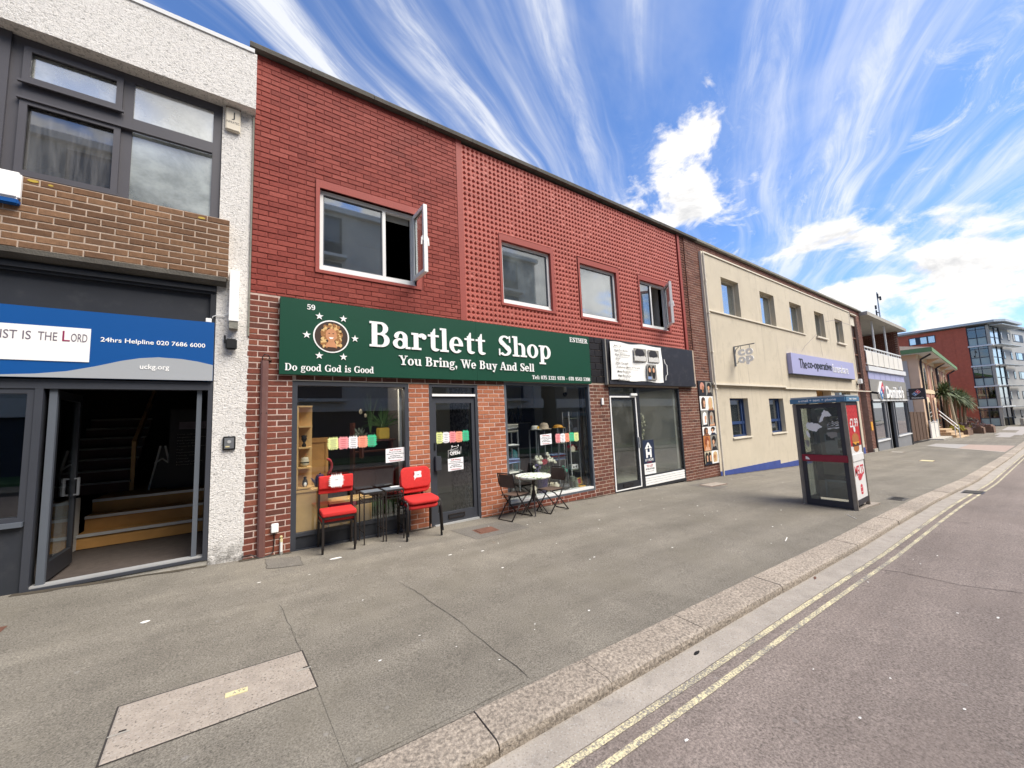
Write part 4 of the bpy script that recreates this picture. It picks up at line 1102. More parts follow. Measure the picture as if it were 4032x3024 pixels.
# ================================================================== green shop sign
SG = thing('shop_sign', 'long dark green Bartlett Shop sign board with white lettering over the shop', 'sign', (3.3, -.04, 2.88))
part(SG, 'board', MB().box(.379, .412, -.07, -.002, 2.356, 3.396).box(.4125, 3.352, -.07, -.002, 2.356, 3.396).box(3.3545, 6.205, -.07, -.002, 2.356, 3.396), 'sign_green')
Y = -.0705
part(SG, 'lettering', serif_mb('Bartlett', 1.523, 3.538, 2.812, .385, Y), 'sign_white')
part(SG, 'lettering', serif_mb('Shop', 3.819, 5.065, 2.828, .375, Y), 'sign_white')
part(SG, 'lettering', serif_mb('You Bring, We Buy And Sell', 1.96, 4.625, 2.556, .148, Y), 'sign_white')
part(SG, 'lettering', serif_mb('Do good God is Good', .444, 1.584, 2.408, .095, Y, .005), 'sign_white')
part(SG, 'lettering', serif_mb('59', .694, .794, 3.262, .075, Y, .004), 'sign_white')
part(SG, 'lettering', serif_mb('ESTHER', 5.623, 6.153, 3.235, .1, Y, .004), 'sign_white')
part(SG, 'lettering', serif_mb('Tel: 075 1321 9378 - 078 9543 5398', 4.57, 6.164, 2.412, .075, Y, .003), 'sign_white')
for cx, cz in ((.849, 3.183), (1.162, 3.184), (.694, 2.906), (1.319, 2.906), (.850, 2.628), (1.163, 2.627)):
    part(SG, 'star', MB().prism([(cx + (.054 if k % 2 == 0 else .021) * math.sin(math.pi * k / 5), cz + (.054 if k % 2 == 0 else .021) * math.cos(math.pi * k / 5)) for k in range(10)], 'xz', Y - .008, Y), 'sign_white')
cx, cz = 1.005, 2.909
pr = part(SG, 'portrait', MB().ell(cx, cz, .233, .233, Y - .006, Y, 40), 'sign_white', label='round portrait print of a smiling woman with long curly blonde hair')
part(pr, 'background_print', MB().ell(cx, cz, .215, .215, Y - .008, Y - .0062, 40), 'photo_brown')
rnd = random.Random(4)
hair = MB(); hd = MB()
for k in range(90):
    a = rnd.uniform(-.35, math.pi + .35); rr = rnd.uniform(.075, .135); hx, hz = cx + rr * math.cos(a) * .95, cz + .045 + rr * math.sin(a) * 1.0
    (hair if rnd.random() < .6 else hd).ell(hx, hz, rnd.uniform(.012, .026), rnd.uniform(.012, .026), Y - .0095 - k * .00001, Y - .0085, 8)
for k in range(90):
    sgn = rnd.choice([-1, 1]); hx, hz = cx + sgn * rnd.uniform(.06, .125), cz + rnd.uniform(-.15, .06)
    if math.hypot(hx - cx, hz - cz) > .185: continue
    (hair if rnd.random() < .5 else hd).ell(hx, hz, rnd.uniform(.010, .024), rnd.uniform(.010, .024), Y - .0095 - k * .00001, Y - .0085, 8)
part(pr, 'hair_print', hair, 'hair_gold'); part(pr, 'hair_print', hd, 'hair_honey')
part(pr, 'face_print', MB().ell(cx - .005, cz + .02, .072, .095, Y - .0112, Y - .0105, 20).prism([(cx - .03, cz - .05), (cx + .03, cz - .05), (cx + .075, cz - .155), (cx - .09, cz - .15)], 'xz', Y - .0104, Y - .0098), 'skin_warm')
part(pr, 'smile_print', MB().prism([(cx - .035, cz - .012), (cx + .027, cz - .012), (cx + .012, cz - .035), (cx - .02, cz - .035)], 'xz', Y - .0124, Y - .0114), 'sign_white')
part(pr, 'eye_print', MB().ell(cx - .031, cz + .043, .011, .006, Y - .0124, Y - .0114, 8).ell(cx + .021, cz + .043, .011, .006, Y - .0124, Y - .0114, 8), 'hair_black')

# ================================================================== white rendered building on the left
WB = thing('church_building', 'white pebbledashed building with grey windows and a blue fascia', 'building', (-2.5, 4, .2))
part(WB, 'render_band', MB().box(-6, .058, -.15, .3, 5.885, 6.68), 'white_render')
part(WB, 'roof_trim', MB().box(-6, .03, -.165, .3, 6.681, 6.735), 'apt_white')
part(WB, 'roof', MB().box(-6, .02, .301, 8, 6.55, 6.78).box(-6, -.02, -.10, .3, 6.736, 6.79), 'coping_concrete')
part(WB, 'pillar', MB().box(-.295, .046, 0, .35, .05, 5.884), 'white_render')
part(WB, 'conduit', MB().box(.030, .049, -.018, -.001, 2.84, 5.88), 'coping_pale')
part(WB, 'back_wall', MB().box(-6, -.05, 7.8, 8, 0, 6.5).box(-6.1, -6, .0, 8, 0, 6.6), 'mortar_brown')
pb = Brickwork(WB)
part(WB, 'brick_panel', MB().box(-6, -.19, -.0955, .2, 3.53, 4.285), 'mortar_brown')
pb.fill(-4.6, -.185, 3.53, 4.285, -.10, 'brown_brick', zref=4.285, xref=-.18, joint=.012)
pb.finish(300)
part(WB, 'ledge', MB().prism([(-.06, 3.44), (-.125, 3.475), (-.125, 3.528), (.2, 3.528), (.2, 3.44)], 'yz', -6, -.20), 'coping_concrete')
part(WB, 'lichen', MB().ell(-1.80, 4.255, .04, .015, -.104, -.101, 9).ell(-1.68, 4.245, .02, .01, -.104, -.101, 8).ell(-.46, 4.24, .035, .014, -.104, -.101, 9), 'lichen')
# upper window strip
def wwin(x0, x1):
    f = part(WB, 'window', frame_mb(x0, x1, 4.286, 5.884, .09, .03, .13, tb=.06, tt=.10).box(x0 + .84, x0 + .93, .028, .128, 4.346, 5.784), 'window_grey')
    a, b, c, d = x0 + .09, x0 + .84, x0 + .93, x1 - .09
    part(f, 'transom', MB().box(a, b, .026, .12, 5.18, 5.37).box(c, d, .026, .12, 5.20, 5.34), 'window_grey')
    part(f, 'opening_sash', frame_mb(a, b, 5.37, 5.784, .055, .0, .026, tb=.07).box(a - .02, b + .02, -.03, -.001, 5.35, 5.375), 'window_grey')
    part(f, 'opening_sash', frame_mb(a, b, 4.346, 5.18, .055, .0, .026).box(a - .02, b + .02, -.02, -.001, 4.33, 4.35), 'window_grey')
    part(f, 'pane', pane_mb(a + .05, b - .05, 5.44, 5.735, .05), 'frosted_bright')
    part(f, 'pane', pane_mb(c, d, 5.34, 5.784, .05), 'frosted_bright')
    part(f, 'pane', pane_mb(a + .05, b - .05, 4.40, 5.13, .05), 'dull_glass')
    part(f, 'pane', pane_mb(c, d, 4.346, 5.20, .05), 'frosted_glass')
    part(f, 'drip_rail', MB().box(a - .02, d, -.02, .025, 5.172, 5.195), 'window_grey')
wwin(-2.06, -.30); wwin(-3.95, -2.19); wwin(-5.85, -4.08)
part(WB, 'window_post', MB().box(-2.19, -2.06, .0, .14, 4.286, 5.884), 'window_grey')
part(WB, 'window_post', MB().box(-4.08, -3.95, .0, .14, 4.286, 5.884), 'window_grey')
room(WB, -5.9, -.1, .36, 4, 3.9, 6.4, 'room_grey')
part(WB, 'net_curtain', MB().box(-5.8, -.32, .16, .165, 5.3, 5.80), 'room_white')
# dark fascia recess and doorway
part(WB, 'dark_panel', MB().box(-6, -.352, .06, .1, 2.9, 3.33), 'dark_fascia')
part(WB, 'head_trim', MB().box(-6, -.296, .0, .12, 3.33, 3.439).box(-6, -.296, -.03, -.001, 3.36, 3.41).box(-.352, -.296, .002, .12, 2.2, 3.33), 'frame_dark')
part(WB, 'side_lining', MB().box(-.3, -.296, .0, .34, .2, 2.2), 'frame_dark')
f = part(WB, 'doorway', MB().box(-1.705, -1.65, .0, .12, .16, 2.14).box(-.345, -.297, .0, .12, .16, 2.14).box(-6, -.297, .0, .12, 2.141, 2.235).box(-1.65, -.345, .0, .12, .165, .195), 'frame_grey')
part(f, 'threshold', MB().box(-1.66, -.345, .02, .11, .196, .215), 'aluminium')
part(f, 'plinth', MB().box(-1.705, -.297, .012, .12, .02, .158), 'concrete_pale')
part(f, 'track_post', MB().box(-.45, -.405, .05, .10, .215, 2.14), 'frame_mid')
part(f, 'door_edge', MB().box(-1.615, -1.56, .03, .075, .215, 2.14), 'frame_mid')
lf = part(WB, 'open_door', MB().box(-1.612, -1.565, .08, .14, .22, 2.13).box(-1.612, -1.565, .76, .82, .22, 2.13).box(-1.612, -1.565, .14, .76, .22, .40).box(-1.612, -1.565, .14, .76, 2.05, 2.13), 'frame_dark')
part(lf, 'pane', MB().box(-1.592, -1.585, .14, .76, .40, 2.05), 'door_glass')
part(lf, 'handle', MB().bar((-1.53, .72, .98), (-1.53, .72, 1.18), .022).bar((-1.565, .72, .99), (-1.53, .72, .99), .015).bar((-1.565, .72, 1.17), (-1.53, .72, 1.17), .015), 'steel')
f = part(WB, 'window', frame_mb(-3.4, -1.706, .84, 2.14, .05, .01, .11, tb=.05), 'frame_grey')
part(f, 'pane', pane_mb(-3.35, -1.756, .89, 2.09, .05), 'door_glass')
part(f, 'sill', MB().box(-3.4, -1.712, -.03, .009, .80, .845), 'frame_mid')
part(WB, 'stall_riser', MB().box(-3.4, -1.706, .02, .12, .12, .80), 'dark_fascia')
part(WB, 'stall_riser', MB().box(-6, -3.41, .0, .12, .12, 2.14), 'dark_fascia')
# entrance hall
m, N, b, o = newmat('lamp_on'); b.inputs['Emission Color'].default_value = (1, .9, .75, 1); b.inputs['Emission Strength'].default_value = 3
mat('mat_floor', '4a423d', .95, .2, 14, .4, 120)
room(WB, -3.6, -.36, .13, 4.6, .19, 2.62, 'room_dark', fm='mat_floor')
part(WB, 'low_wall', MB().box(-1.78, -1.72, 1.05, 1.66, .2, .86), 'room_white')
for k in range(3):
    s = part(WB, 'step', MB().box(-1.72, -.37, 1.60 + k * .29, 1.60 + (k + 1) * .29 + (1.6 if k == 2 else 0), .2, .385 + k * .185), 'oak')
    part(s, 'nosing', MB().box(-1.72, -.37, 1.575 + k * .29, 1.60 + k * .29, .352 + k * .185, .389 + k * .185), 'aluminium')
for k in range(7):
    s = part(WB, 'step', MB().box(-2.3, -1.48, 2.95 + k * .26, 3.25 + k * .26 - .04, .76 + k * .175, .935 + k * .175), 'dark_wood')
    part(s, 'nosing', MB().box(-2.3, -1.46, 2.925 + k * .26, 2.95 + k * .26, .905 + k * .175, .938 + k * .175), 'photo_grey')
part(WB, 'banister', MB().bar((-1.45, 2.95, .76), (-1.45, 2.95, 1.55), .05).bar((-1.45, 2.95, 1.5), (-1.45, 4.6, 2.55), .05, .12), 'pine')
af = thing('folding_sign', 'black A shaped folding sign with white edges standing inside the church hall', 'sign', (-1.05, 2.75, .755))
part(af, 'frame', MB().bar((-1.22, 2.75, .757), (-1.10, 2.75, 1.46), .025).bar((-.90, 2.75, .757), (-1.04, 2.75, 1.46), .025).bar((-1.165, 2.75, 1.18), (-1.07, 2.75, 1.25), .02).bar((-1.07, 2.75, 1.25), (-.985, 2.75, 1.17), .02), 'room_white')
part(af, 'board', MB().prism([(-1.20, .78), (-.92, .78), (-1.05, 1.45), (-1.09, 1.45)], 'xz', 2.77, 2.79), 'black_plastic')
po = thing('notice_board', 'black notice board with white list lettering inside the church hall', 'notice board', (-.62, 2.4, .755))
part(po, 'board', MB().box(-.98, -.40, 2.62, 2.66, .758, 2.05), 'black_plastic')
tm = MB()
for k, s in enumerate(['Deep sadness', 'Negative thoughts', 'Bad habits', 'Lack of sleep', 'Stuck in the past', 'Fear', 'Nightmares', 'Family issues', 'Unhappy', 'Low self esteem', 'Feeling lost']):
    text_mb(s, -.88, -.88 + .022 * len(s), 1.62 - k * .05, 1.645 - k * .05, O=(0, 2.619, 0), depth=.002, res=1, mb=tm)
part(po, 'lettering', tm, 'photo_grey'); part(po, 'header', MB().box(-.86, -.5, 2.614, 2.619, 1.72, 1.84), 'text_grey')
# church sign
CS = thing('fascia_sign', 'blue church fascia sign with white panel and helpline number', 'sign', (-2.2, -.03, 2.6))
part(CS, 'board', MB().box(-5, -.305, -.045, -.001, 2.25, 2.965), 'sign_blue')
wave = [(-5, 2.2505), (-.306, 2.2505), (-.306, 2.44), (-.45, 2.475), (-.6, 2.497), (-.796, 2.505), (-.95, 2.485), (-1.094, 2.447), (-1.28, 2.38), (-1.488, 2.318), (-1.7, 2.285), (-1.934, 2.268), (-2.4, 2.262), (-5, 2.262)]
part(CS, 'grey_wave', MB().prism(wave, 'xz', -.049, -.0455), 'sign_grey')
part(CS, 'white_panel', MB().box(-3.35, -1.335, -.0515, -.0495, 2.418, 2.775), 'gloss_white')
tm = MB(); tr = MB()
for s, a, b, big in (('C', -2.40, -2.31, 1), ('HRIST', -2.28, -1.96 + .0, 0),):
    pass
L = [('C', -2.15, -2.075, 1), ('HRIST', -2.055, -1.835, 0), ('IS', -1.80, -1.745, 0), ('THE', -1.70, -1.570, 0), ('L', -1.535, -1.482, 1), ('ORD', -1.475, -1.358, 0)]
for s, a, b, big in L:
    text_mb(s, a, b, 2.627, 2.735 if big else 2.713, O=(0, -.0516, 0), depth=.002, res=3, mb=tr if big else tm)
part(CS, 'lettering', tm, 'text_grey'); part(CS, 'lettering', tr, 'sign_plum')
part(CS, 'lettering', text_mb('24hrs Helpline 020 7686 6000', -1.262, -.385, 2.632, 2.697, O=(0, -.0455, 0), depth=.003, offset=.012), 'sign_white')
part(CS, 'lettering', text_mb('uckg.org', -.945, -.700, 2.348, 2.420, O=(0, -.0495, 0), depth=.003, offset=.012), 'sign_white')

# ---- fixtures on the left building and the first pier
t = thing('alarm_box', 'small cream alarm box at the top of the white pillar', 'alarm', (-.18, -.03, 5.7))
part(t, 'case', MB().cbox(-.265, -.105, -.05, -.001, 5.545, 5.86, .012), 'cream_trim')
part(t, 'rust_stain', MB().box(-.262, -.108, -.03, -.0005, 5.861, 5.872), 'rust')
part(t, 'lettering', text_mb('J', -.20, -.165, 5.69, 5.80, O=(0, -.0503, 0), depth=.001), 'ink_dark')
part(t, 'lettering', text_mb('INFRATEC', -.255, -.115, 5.64, 5.67, O=(0, -.0503, 0), depth=.001), 'ink_dark')
t = thing('alarm_box', 'large white alarm box with blue base fixed on the brown brick panel', 'alarm', (-1.97, -.15, 4.1))
part(t, 'case', MB().cbox(-2.08, -1.86, -.17, -.101, 4.01, 4.29, .02), 'gloss_white')
part(t, 'blue_base', MB().cbox(-2.075, -1.865, -.165, -.101, 3.955, 4.009, .01), 'sign_blue')
t = thing('light_box', 'white vertical light unit on the white pillar with a cable', 'light', (-.12, -.05, 3.3))
part(t, 'case', MB().cbox(-.166, -.068, -.12, -.001, 2.99, 3.64, .004), 'gloss_white')
part(t, 'end_cap', MB().box(-.160, -.072, -.11, -.002, 2.90, 2.9895), 'coping_pale')
part(t, 'cable', MB().tube([(-.168, -.02, 3.18), (-.175, -.02, 3.10), (-.22, -.02, 3.07), (-.28, -.02, 3.07), (-.325, .0, 3.05), (-.333, .02, 3.0)], .006, 6), 'gloss_white')
part(t, 'junction_box', MB().cbox(-.39, -.335, -.03, .05, 2.968, 3.02, .004), 'gloss_white')
t = thing('floodlight', 'small black outdoor sensor lamp on the white pillar', 'lamp', (-.12, -.05, 2.72))
part(t, 'body', MB().cbox(-.19, -.075, -.09, -.02, 2.645, 2.775, .012), 'black_plastic')
part(t, 'bracket', MB().box(-.17, -.1, -.02, -.0, 2.67, 2.72).bar((-.195, -.03, 2.72), (-.2, -.03, 2.82), .02), 'black_plastic')
t = thing('intercom', 'square door intercom in a black frame on the white pillar', 'intercom', (-.12, -.02, 1.49))
part(t, 'frame', MB().cbox(-.188, -.062, -.03, -.001, 1.41, 1.575, .006), 'black_plastic')
part(t, 'plate', MB().box(-.172, -.078, -.034, -.0305, 1.43, 1.558), 'steel')
part(t, 'speaker', MB().ell(-.125, 1.51, .02, .02, -.039, -.0345, 14), 'aluminium')
part(t, 'button', MB().box(-.16, -.12, -.038, -.0345, 1.445, 1.46), 'cream_plate')
t = thing('pipe_casing', 'brown vertical cable casing on the brick pier beside the white pillar', 'pipe', (.22, -.04, 1.3))
part(t, 'casing', MB().prism([(.18, -.001), (.18, -.03), (.20, -.045), (.245, -.045), (.265, -.03), (.265, -.001)], 'xy', .05, 2.53), 'brown_pipe')
part(t, 'cable', MB().tube([(.20, -.03, 2.53), (.195, -.035, 2.57), (.22, -.04, 2.61), (.26, -.04, 2.60), (.275, -.04, 2.56), (.29, -.03, 2.545)], .006, 6), 'black_plastic')
part(t, 'cap', MB().box(.225, .30, -.04, -.001, 2.535, 2.555), 'rust')
part(t, 'screw', MB().ell(.195, 1.85, .006, .006, -.049, -.045, 8).ell(.25, 1.85, .006, .006, -.049, -.045, 8).ell(.195, .9, .006, .006, -.049, -.045, 8).ell(.25, .9, .006, .006, -.049, -.045, 8), 'blackish')
t = thing('socket_box', 'small white outdoor junction box low on the brick pier', 'junction box', (.365, -.03, .4))
part(t, 'case', MB().cbox(.325, .405, -.045, -.001, .345, .455, .008), 'gloss_white')
part(t, 'cable', MB().tube([(.36, -.012, .345), (.362, -.012, .2), (.35, -.02, .11), (.31, -.04, .085), (.24, -.06, .075), (.2, -.05, .08), (.12, -.02, .13), (.03, -.015, .125)], .006, 6), 'black_plastic')
t = thing('water_tap', 'short pale pipe with an elbow low on the brick pier', 'pipe', (.435, -.03, .1))
part(t, 'pipe', MB().tube([(.437, -.03, .06), (.437, -.03, .22)], .016, 8), 'litter_white')
part(t, 'elbow', MB().tube([(.437, -.03, .22), (.437, -.03, .25), (.437, -.015, .27), (.437, .0, .275)], .018, 8), 'cream_plate')
part(t, 'base_sleeve', MB().tube([(.437, -.03, .04), (.437, -.03, .10)], .02, 8), 'photo_grey')
t = thing('wall_light', 'small white box light on the dark brick between the two shops', 'light', (6.56, -.03, 1.97))
part(t, 'case', MB().cbox(6.535, 6.595, -.04, -.001, 1.895, 2.05, .006), 'gloss_white')

# ================================================================== cream office building
CB = thing('office_building', 'cream rendered office building with brick parapet, small square windows and blue plinth', 'building', (19, 4, -.4))
cg = [(12.38, 13.585, .83, 2.05), (15.18, 16.39, .825, 2.045), (19.9, 21.7, -.6, 2.40), (22.2, 24.5, .85, 2.40)]
cu_ = [(12.45, 13.62, 4.74, 5.95), (15.22, 16.42, 4.74, 5.945), (17.88, 19.10, 4.75, 5.945), (20.6, 21.8, 4.78, 5.93), (23.3, 24.42, 4.74, 5.92)]
part(CB, 'lower_wall', MB().wallh(11.42, 25.75, -1.0, 2.44, .0, .3, cg), 'cream_render')
part(CB, 'upper_panel', MB().wallh(11.43, 25.68, 2.445, 6.53, -.055, .3, cu_), 'cream_render')
part(CB, 'panel_edge', MB().box(11.33, 11.429, -.075, .02, 2.50, 6.56).box(11.43, 25.76, -.085, .3, 6.531, 6.575).box(25.681, 25.76, -.07, .02, 2.5, 6.53), 'cream_trim')
part(CB, 'band', MB().box(11.33, 16.55, -.105, -.056, 2.445, 2.50).box(16.551, 27.9, -.08, -.0555, 2.40, 2.444), 'cream_trim')
part(CB, 'string_course', MB().box(11.43, 19.25, -.095, -.056, 4.695, 4.735), 'cream_trim')
for i in (3, 4): part(CB, 'sill', MB().box(cu_[i][0] - .1, cu_[i][1] + .1, -.13, .05, cu_[i][2] - .07, cu_[i][2] - .001), 'cream_trim')
part(CB, 'downpipe', MB().tube([(11.40, -.10, -.2), (11.40, -.10, 6.5)], .028, 8), 'cream_trim')
for z in (2.3, 3.4, 4.6, 5.6): part(CB, 'pipe_clip', MB().box(11.36, 11.44, -.135, -.08, z, z + .04), 'cream_trim')
part(CB, 'plinth', MB().prism([(11.42, -1), (15.56, -1), (15.56, -.125), (11.42, -.09)], 'xz', -.012, -.001), 'blue_plinth')
part(CB, 'plinth', MB().prism([(15.561, -1), (19.9, -1), (19.9, -.30), (15.561, -.26)], 'xz', -.012, -.001), 'blue_plinth')
part(CB, 'plinth', MB().prism([(21.7, -1), (25.75, -1), (25.75, -.42), (21.7, -.36)], 'xz', -.012, -.001), 'blue_plinth')
part(CB, 'pier_wall', MB().box(10.56, 11.41, .004, .3, -.6, 6.83), 'mortar_dark')
part(CB, 'pier_wall', MB().box(11.41, 27.95, .004, .301, 6.576, 6.83), 'mortar_dark')
part(CB, 'pier_wall', MB().box(25.77, 26.1, .004, .3, -1.2, 6.57).box(27.2, 27.95, .004, .3, -1.2, 6.83), 'mortar_dark')
part(CB, 'pier_wall', MB().box(26.1, 27.2, .304, .4, -1.2, 2.42), 'mortar_dark')
cbw = Brickwork(CB)
cbw.fill(10.30, 10.55, -.25, 6.83, .02, 'dark_brick', zref=2.277)
cbw.fill(10.55, 11.41, -.3, 6.83, 0, 'dark_brick', zref=2.277, xref=10.55)
cbw.fill(11.41, 27.95, 6.58, 6.83, 0, 'dark_brick', zref=2.277)
cbw.fill(25.77, 26.1, -.9, 6.57, 0, 'dark_brick', zref=2.277)
cbw.fill(27.2, 27.95, -1.0, 6.57, 0, 'dark_brick', zref=2.277)
cbw.fill(26.1, 27.2, -.9, 2.4, .30, 'dark_brick', zref=2.277)
cbw.finish(300)
part(CB, 'pier_base', MB().box(27.15, 28.0, -.05, .01, -1.1, -.62), 'concrete_pale')
x = 10.36; rnd = random.Random(6)
while x < 27.95:
    L = min(rnd.choice([.9, 1.1, .8]), 28.0 - x); hz = rnd.uniform(-.004, .006)
    part(CB, 'coping_stone', MB().prism([(-.085, 6.84), (-.085, 6.90 + hz), (-.07, 6.92 + hz), (.33, 6.94 + hz), (.33, 6.84)], 'yz', x + .003, x + L - .003), 'coping_concrete' if x < 10.6 else 'coping_pale'); x += L
part(CB, 'roof', MB().box(10.52, 27.9, .31, 8, 6.5, 6.7), 'blackish')
part(CB, 'end_wall', MB().box(27.75, 27.95, .31, 8, -1.3, 6.5).box(10.56, 27.7, 7.8, 8, -1.3, 6.5), 'mortar_dark')
def deep_window(parent, w, y, glass, fm, ft=.05, trans=None, name='window'):
    f = part(parent, name, frame_mb(w[0], w[1], w[2], w[3], ft, y, y + .06, hs=[(trans, .09, w[0] + ft, w[1] - ft)] if trans else ()), fm)
    part(f, 'pane', pane_mb(w[0] + ft, w[1] - ft, w[2] + ft, w[3] - ft, y + .03), glass)
    return f
for i, w in enumerate(cu_):
    f = deep_window(CB, w, .10, 'upper_glass_sky' if i < 3 else 'upper_glass', 'cream_trim', .05)
    part(f, 'curtain', MB().box(w[1] - .42, w[1] - .06, .20, .23, w[2], w[3]), 'room_pale')
for w in cg[:2]:
    f = deep_window(CB, w, .14, 'upper_glass', 'blue_frame', .055, trans=w[2] + .44)
    part(f, 'side_light', MB().box(w[1] - .22, w[1] - .16, .135, .19, w[2] + .06, w[3] - .06), 'blue_frame')
    part(f, 'sill', MB().box(w[0] - .03, w[1] + .03, -.04, .14, w[2] - .045, w[2] - .002), 'cream_trim')
    part(f, 'curtain', MB().box(w[0] + .5, w[1] - .3, .24, .26, w[2] + .5, w[3] - .06), 'room_pale')
f = deep_window(CB, cg[3], .14, 'dull_glass', 'cream_trim', .06)
part(CB, 'doorway', MB().box(19.9, 21.7, .31, .36, -.6, 2.4), 'oak')
room(CB, 11.5, 25.6, .33, 4, -.7, 2.5, 'room_grey'); room(CB, 11.5, 25.6, .33, 4, 3.9, 6.4, 'room_dark')
f = part(CB, 'stair_window', frame_mb(26.1, 27.2, 2.46, 6.53, .06, .10, .2, hs=[(3.4, .07, 26.16, 27.14), (4.4, .07, 26.16, 27.14), (5.3, .07, 26.16, 27.14)]).box(26.62, 26.68, .102, .19, 2.52, 5.95), 'rust')
part(f, 'pane', pane_mb(26.16, 27.14, 2.52, 5.95, .15), 'dull_glass'); part(f, 'pale_panel', MB().box(26.16, 27.14, .09, .16, 5.98, 6.47), 'cream_trim')
part(f, 'lintel', MB().box(26.1, 27.2, -.03, .1, 6.531, 6.575), 'cream_trim')
part(CB, 'backing', MB().box(26.1, 27.2, .42, .5, 2.4, 6.6), 'blackish')
# cracks in the render are dark hairlines standing on the surface
def wall_line(parent, pts, y, w, m, name='crack'):
    mb = MB()
    for a, b in zip(pts, pts[1:]):
        d = Vector((b[0] - a[0], b[1] - a[1])).normalized(); nx, nz = -d.y * w / 2, d.x * w / 2
        mb.prism([(a[0] + nx, a[1] + nz), (b[0] + nx, b[1] + nz), (b[0] - nx, b[1] - nz), (a[0] - nx, a[1] - nz)], 'xz', y - .002, y)
    return part(parent, name, mb, m)
wall_line(CB, [(20.55, 4.86), (19.6, 4.45), (19.0, 4.2), (18.6, 3.95)], -.0555, .012, 'text_grey')
wall_line(CB, [(22.0, 5.6), (23.2, 5.82), (25.6, 5.86)], -.0555, .012, 'text_grey')
wall_line(CB, [(20.9, 4.7), (20.95, 4.2), (21.05, 3.9)], -.0555, .012, 'text_grey')
# lilac sign
LS = thing('fascia_sign', 'lilac box sign with co-operative funeralcare lettering on the cream wall', 'sign', (21, -.1, 3.4))
part(LS, 'board', MB().box(17.02, 24.75, -.20, -.056, 2.985, 3.78), 'lilac')
part(LS, 'underside', MB().box(17.0, 24.77, -.19, -.056, 2.96, 2.984), 'charcoal')
for s, a, b, m, z0, z1 in (('The', 17.75, 18.50, 'charcoal', 3.22, 3.60), ('co-operative', 18.60, 21.45, 'charcoal', 3.16, 3.58), ('funeralcare', 21.55, 23.75, 'sign_white', 3.20, 3.58)):
    part(LS, 'lettering', text_mb(s, a, b, z0, z1, O=(0, -.2, 0), depth=.014, offset=.006 if s == 'co-operative' else -.004), m)
# projecting sign
PS = thing('hanging_sign', 'hanging co op letter sign on a grey iron bracket on the cream wall', 'sign', (12.83, -.35, 3.4))
part(PS, 'bracket', MB().bar((12.83, -.075, 3.70), (12.83, -.075, 3.06), .04).bar((12.83, -.08, 3.69), (12.83, -.68, 3.69), .03).tube([(12.83, -.09, 3.45), (12.83, -.12, 3.58), (12.83, -.22, 3.67)], .012, 6).tube([(12.83, -.09, 3.16), (12.83, -.15, 3.15), (12.83, -.17, 3.22)], .012, 6), 'steel')
part(PS, 'hanger', MB().bar((12.83, -.27, 3.69), (12.83, -.27, 3.58), .015).bar((12.83, -.53, 3.69), (12.83, -.53, 3.58), .015), 'steel')
tm = MB()
for s, y0, z0, z1 in (('c', -.19, 3.36, 3.57), ('o', -.42, 3.36, 3.57), ('o', -.19, 3.13, 3.34), ('p', -.42, 3.07, 3.34)):
    text_mb(s, 0, .215, z0, z1, O=(12.81, y0, 0), U=(0, -1, 0), V=(0, 0, 1), depth=.035, offset=.05, mb=tm)
part(PS, 'lettering', tm, 'sign_white')
t = thing('floodlight', 'white security light at the lower corner of the lilac sign wall', 'lamp', (25.6, -.1, 2.9))
part(t, 'case', MB().cbox(25.45, 25.68, -.26, -.10, 2.78, 3.02, .02), 'gloss_white'); part(t, 'bracket', MB().box(25.53, 25.6, -.1, -.056, 2.72, 2.8), 'black_plastic')
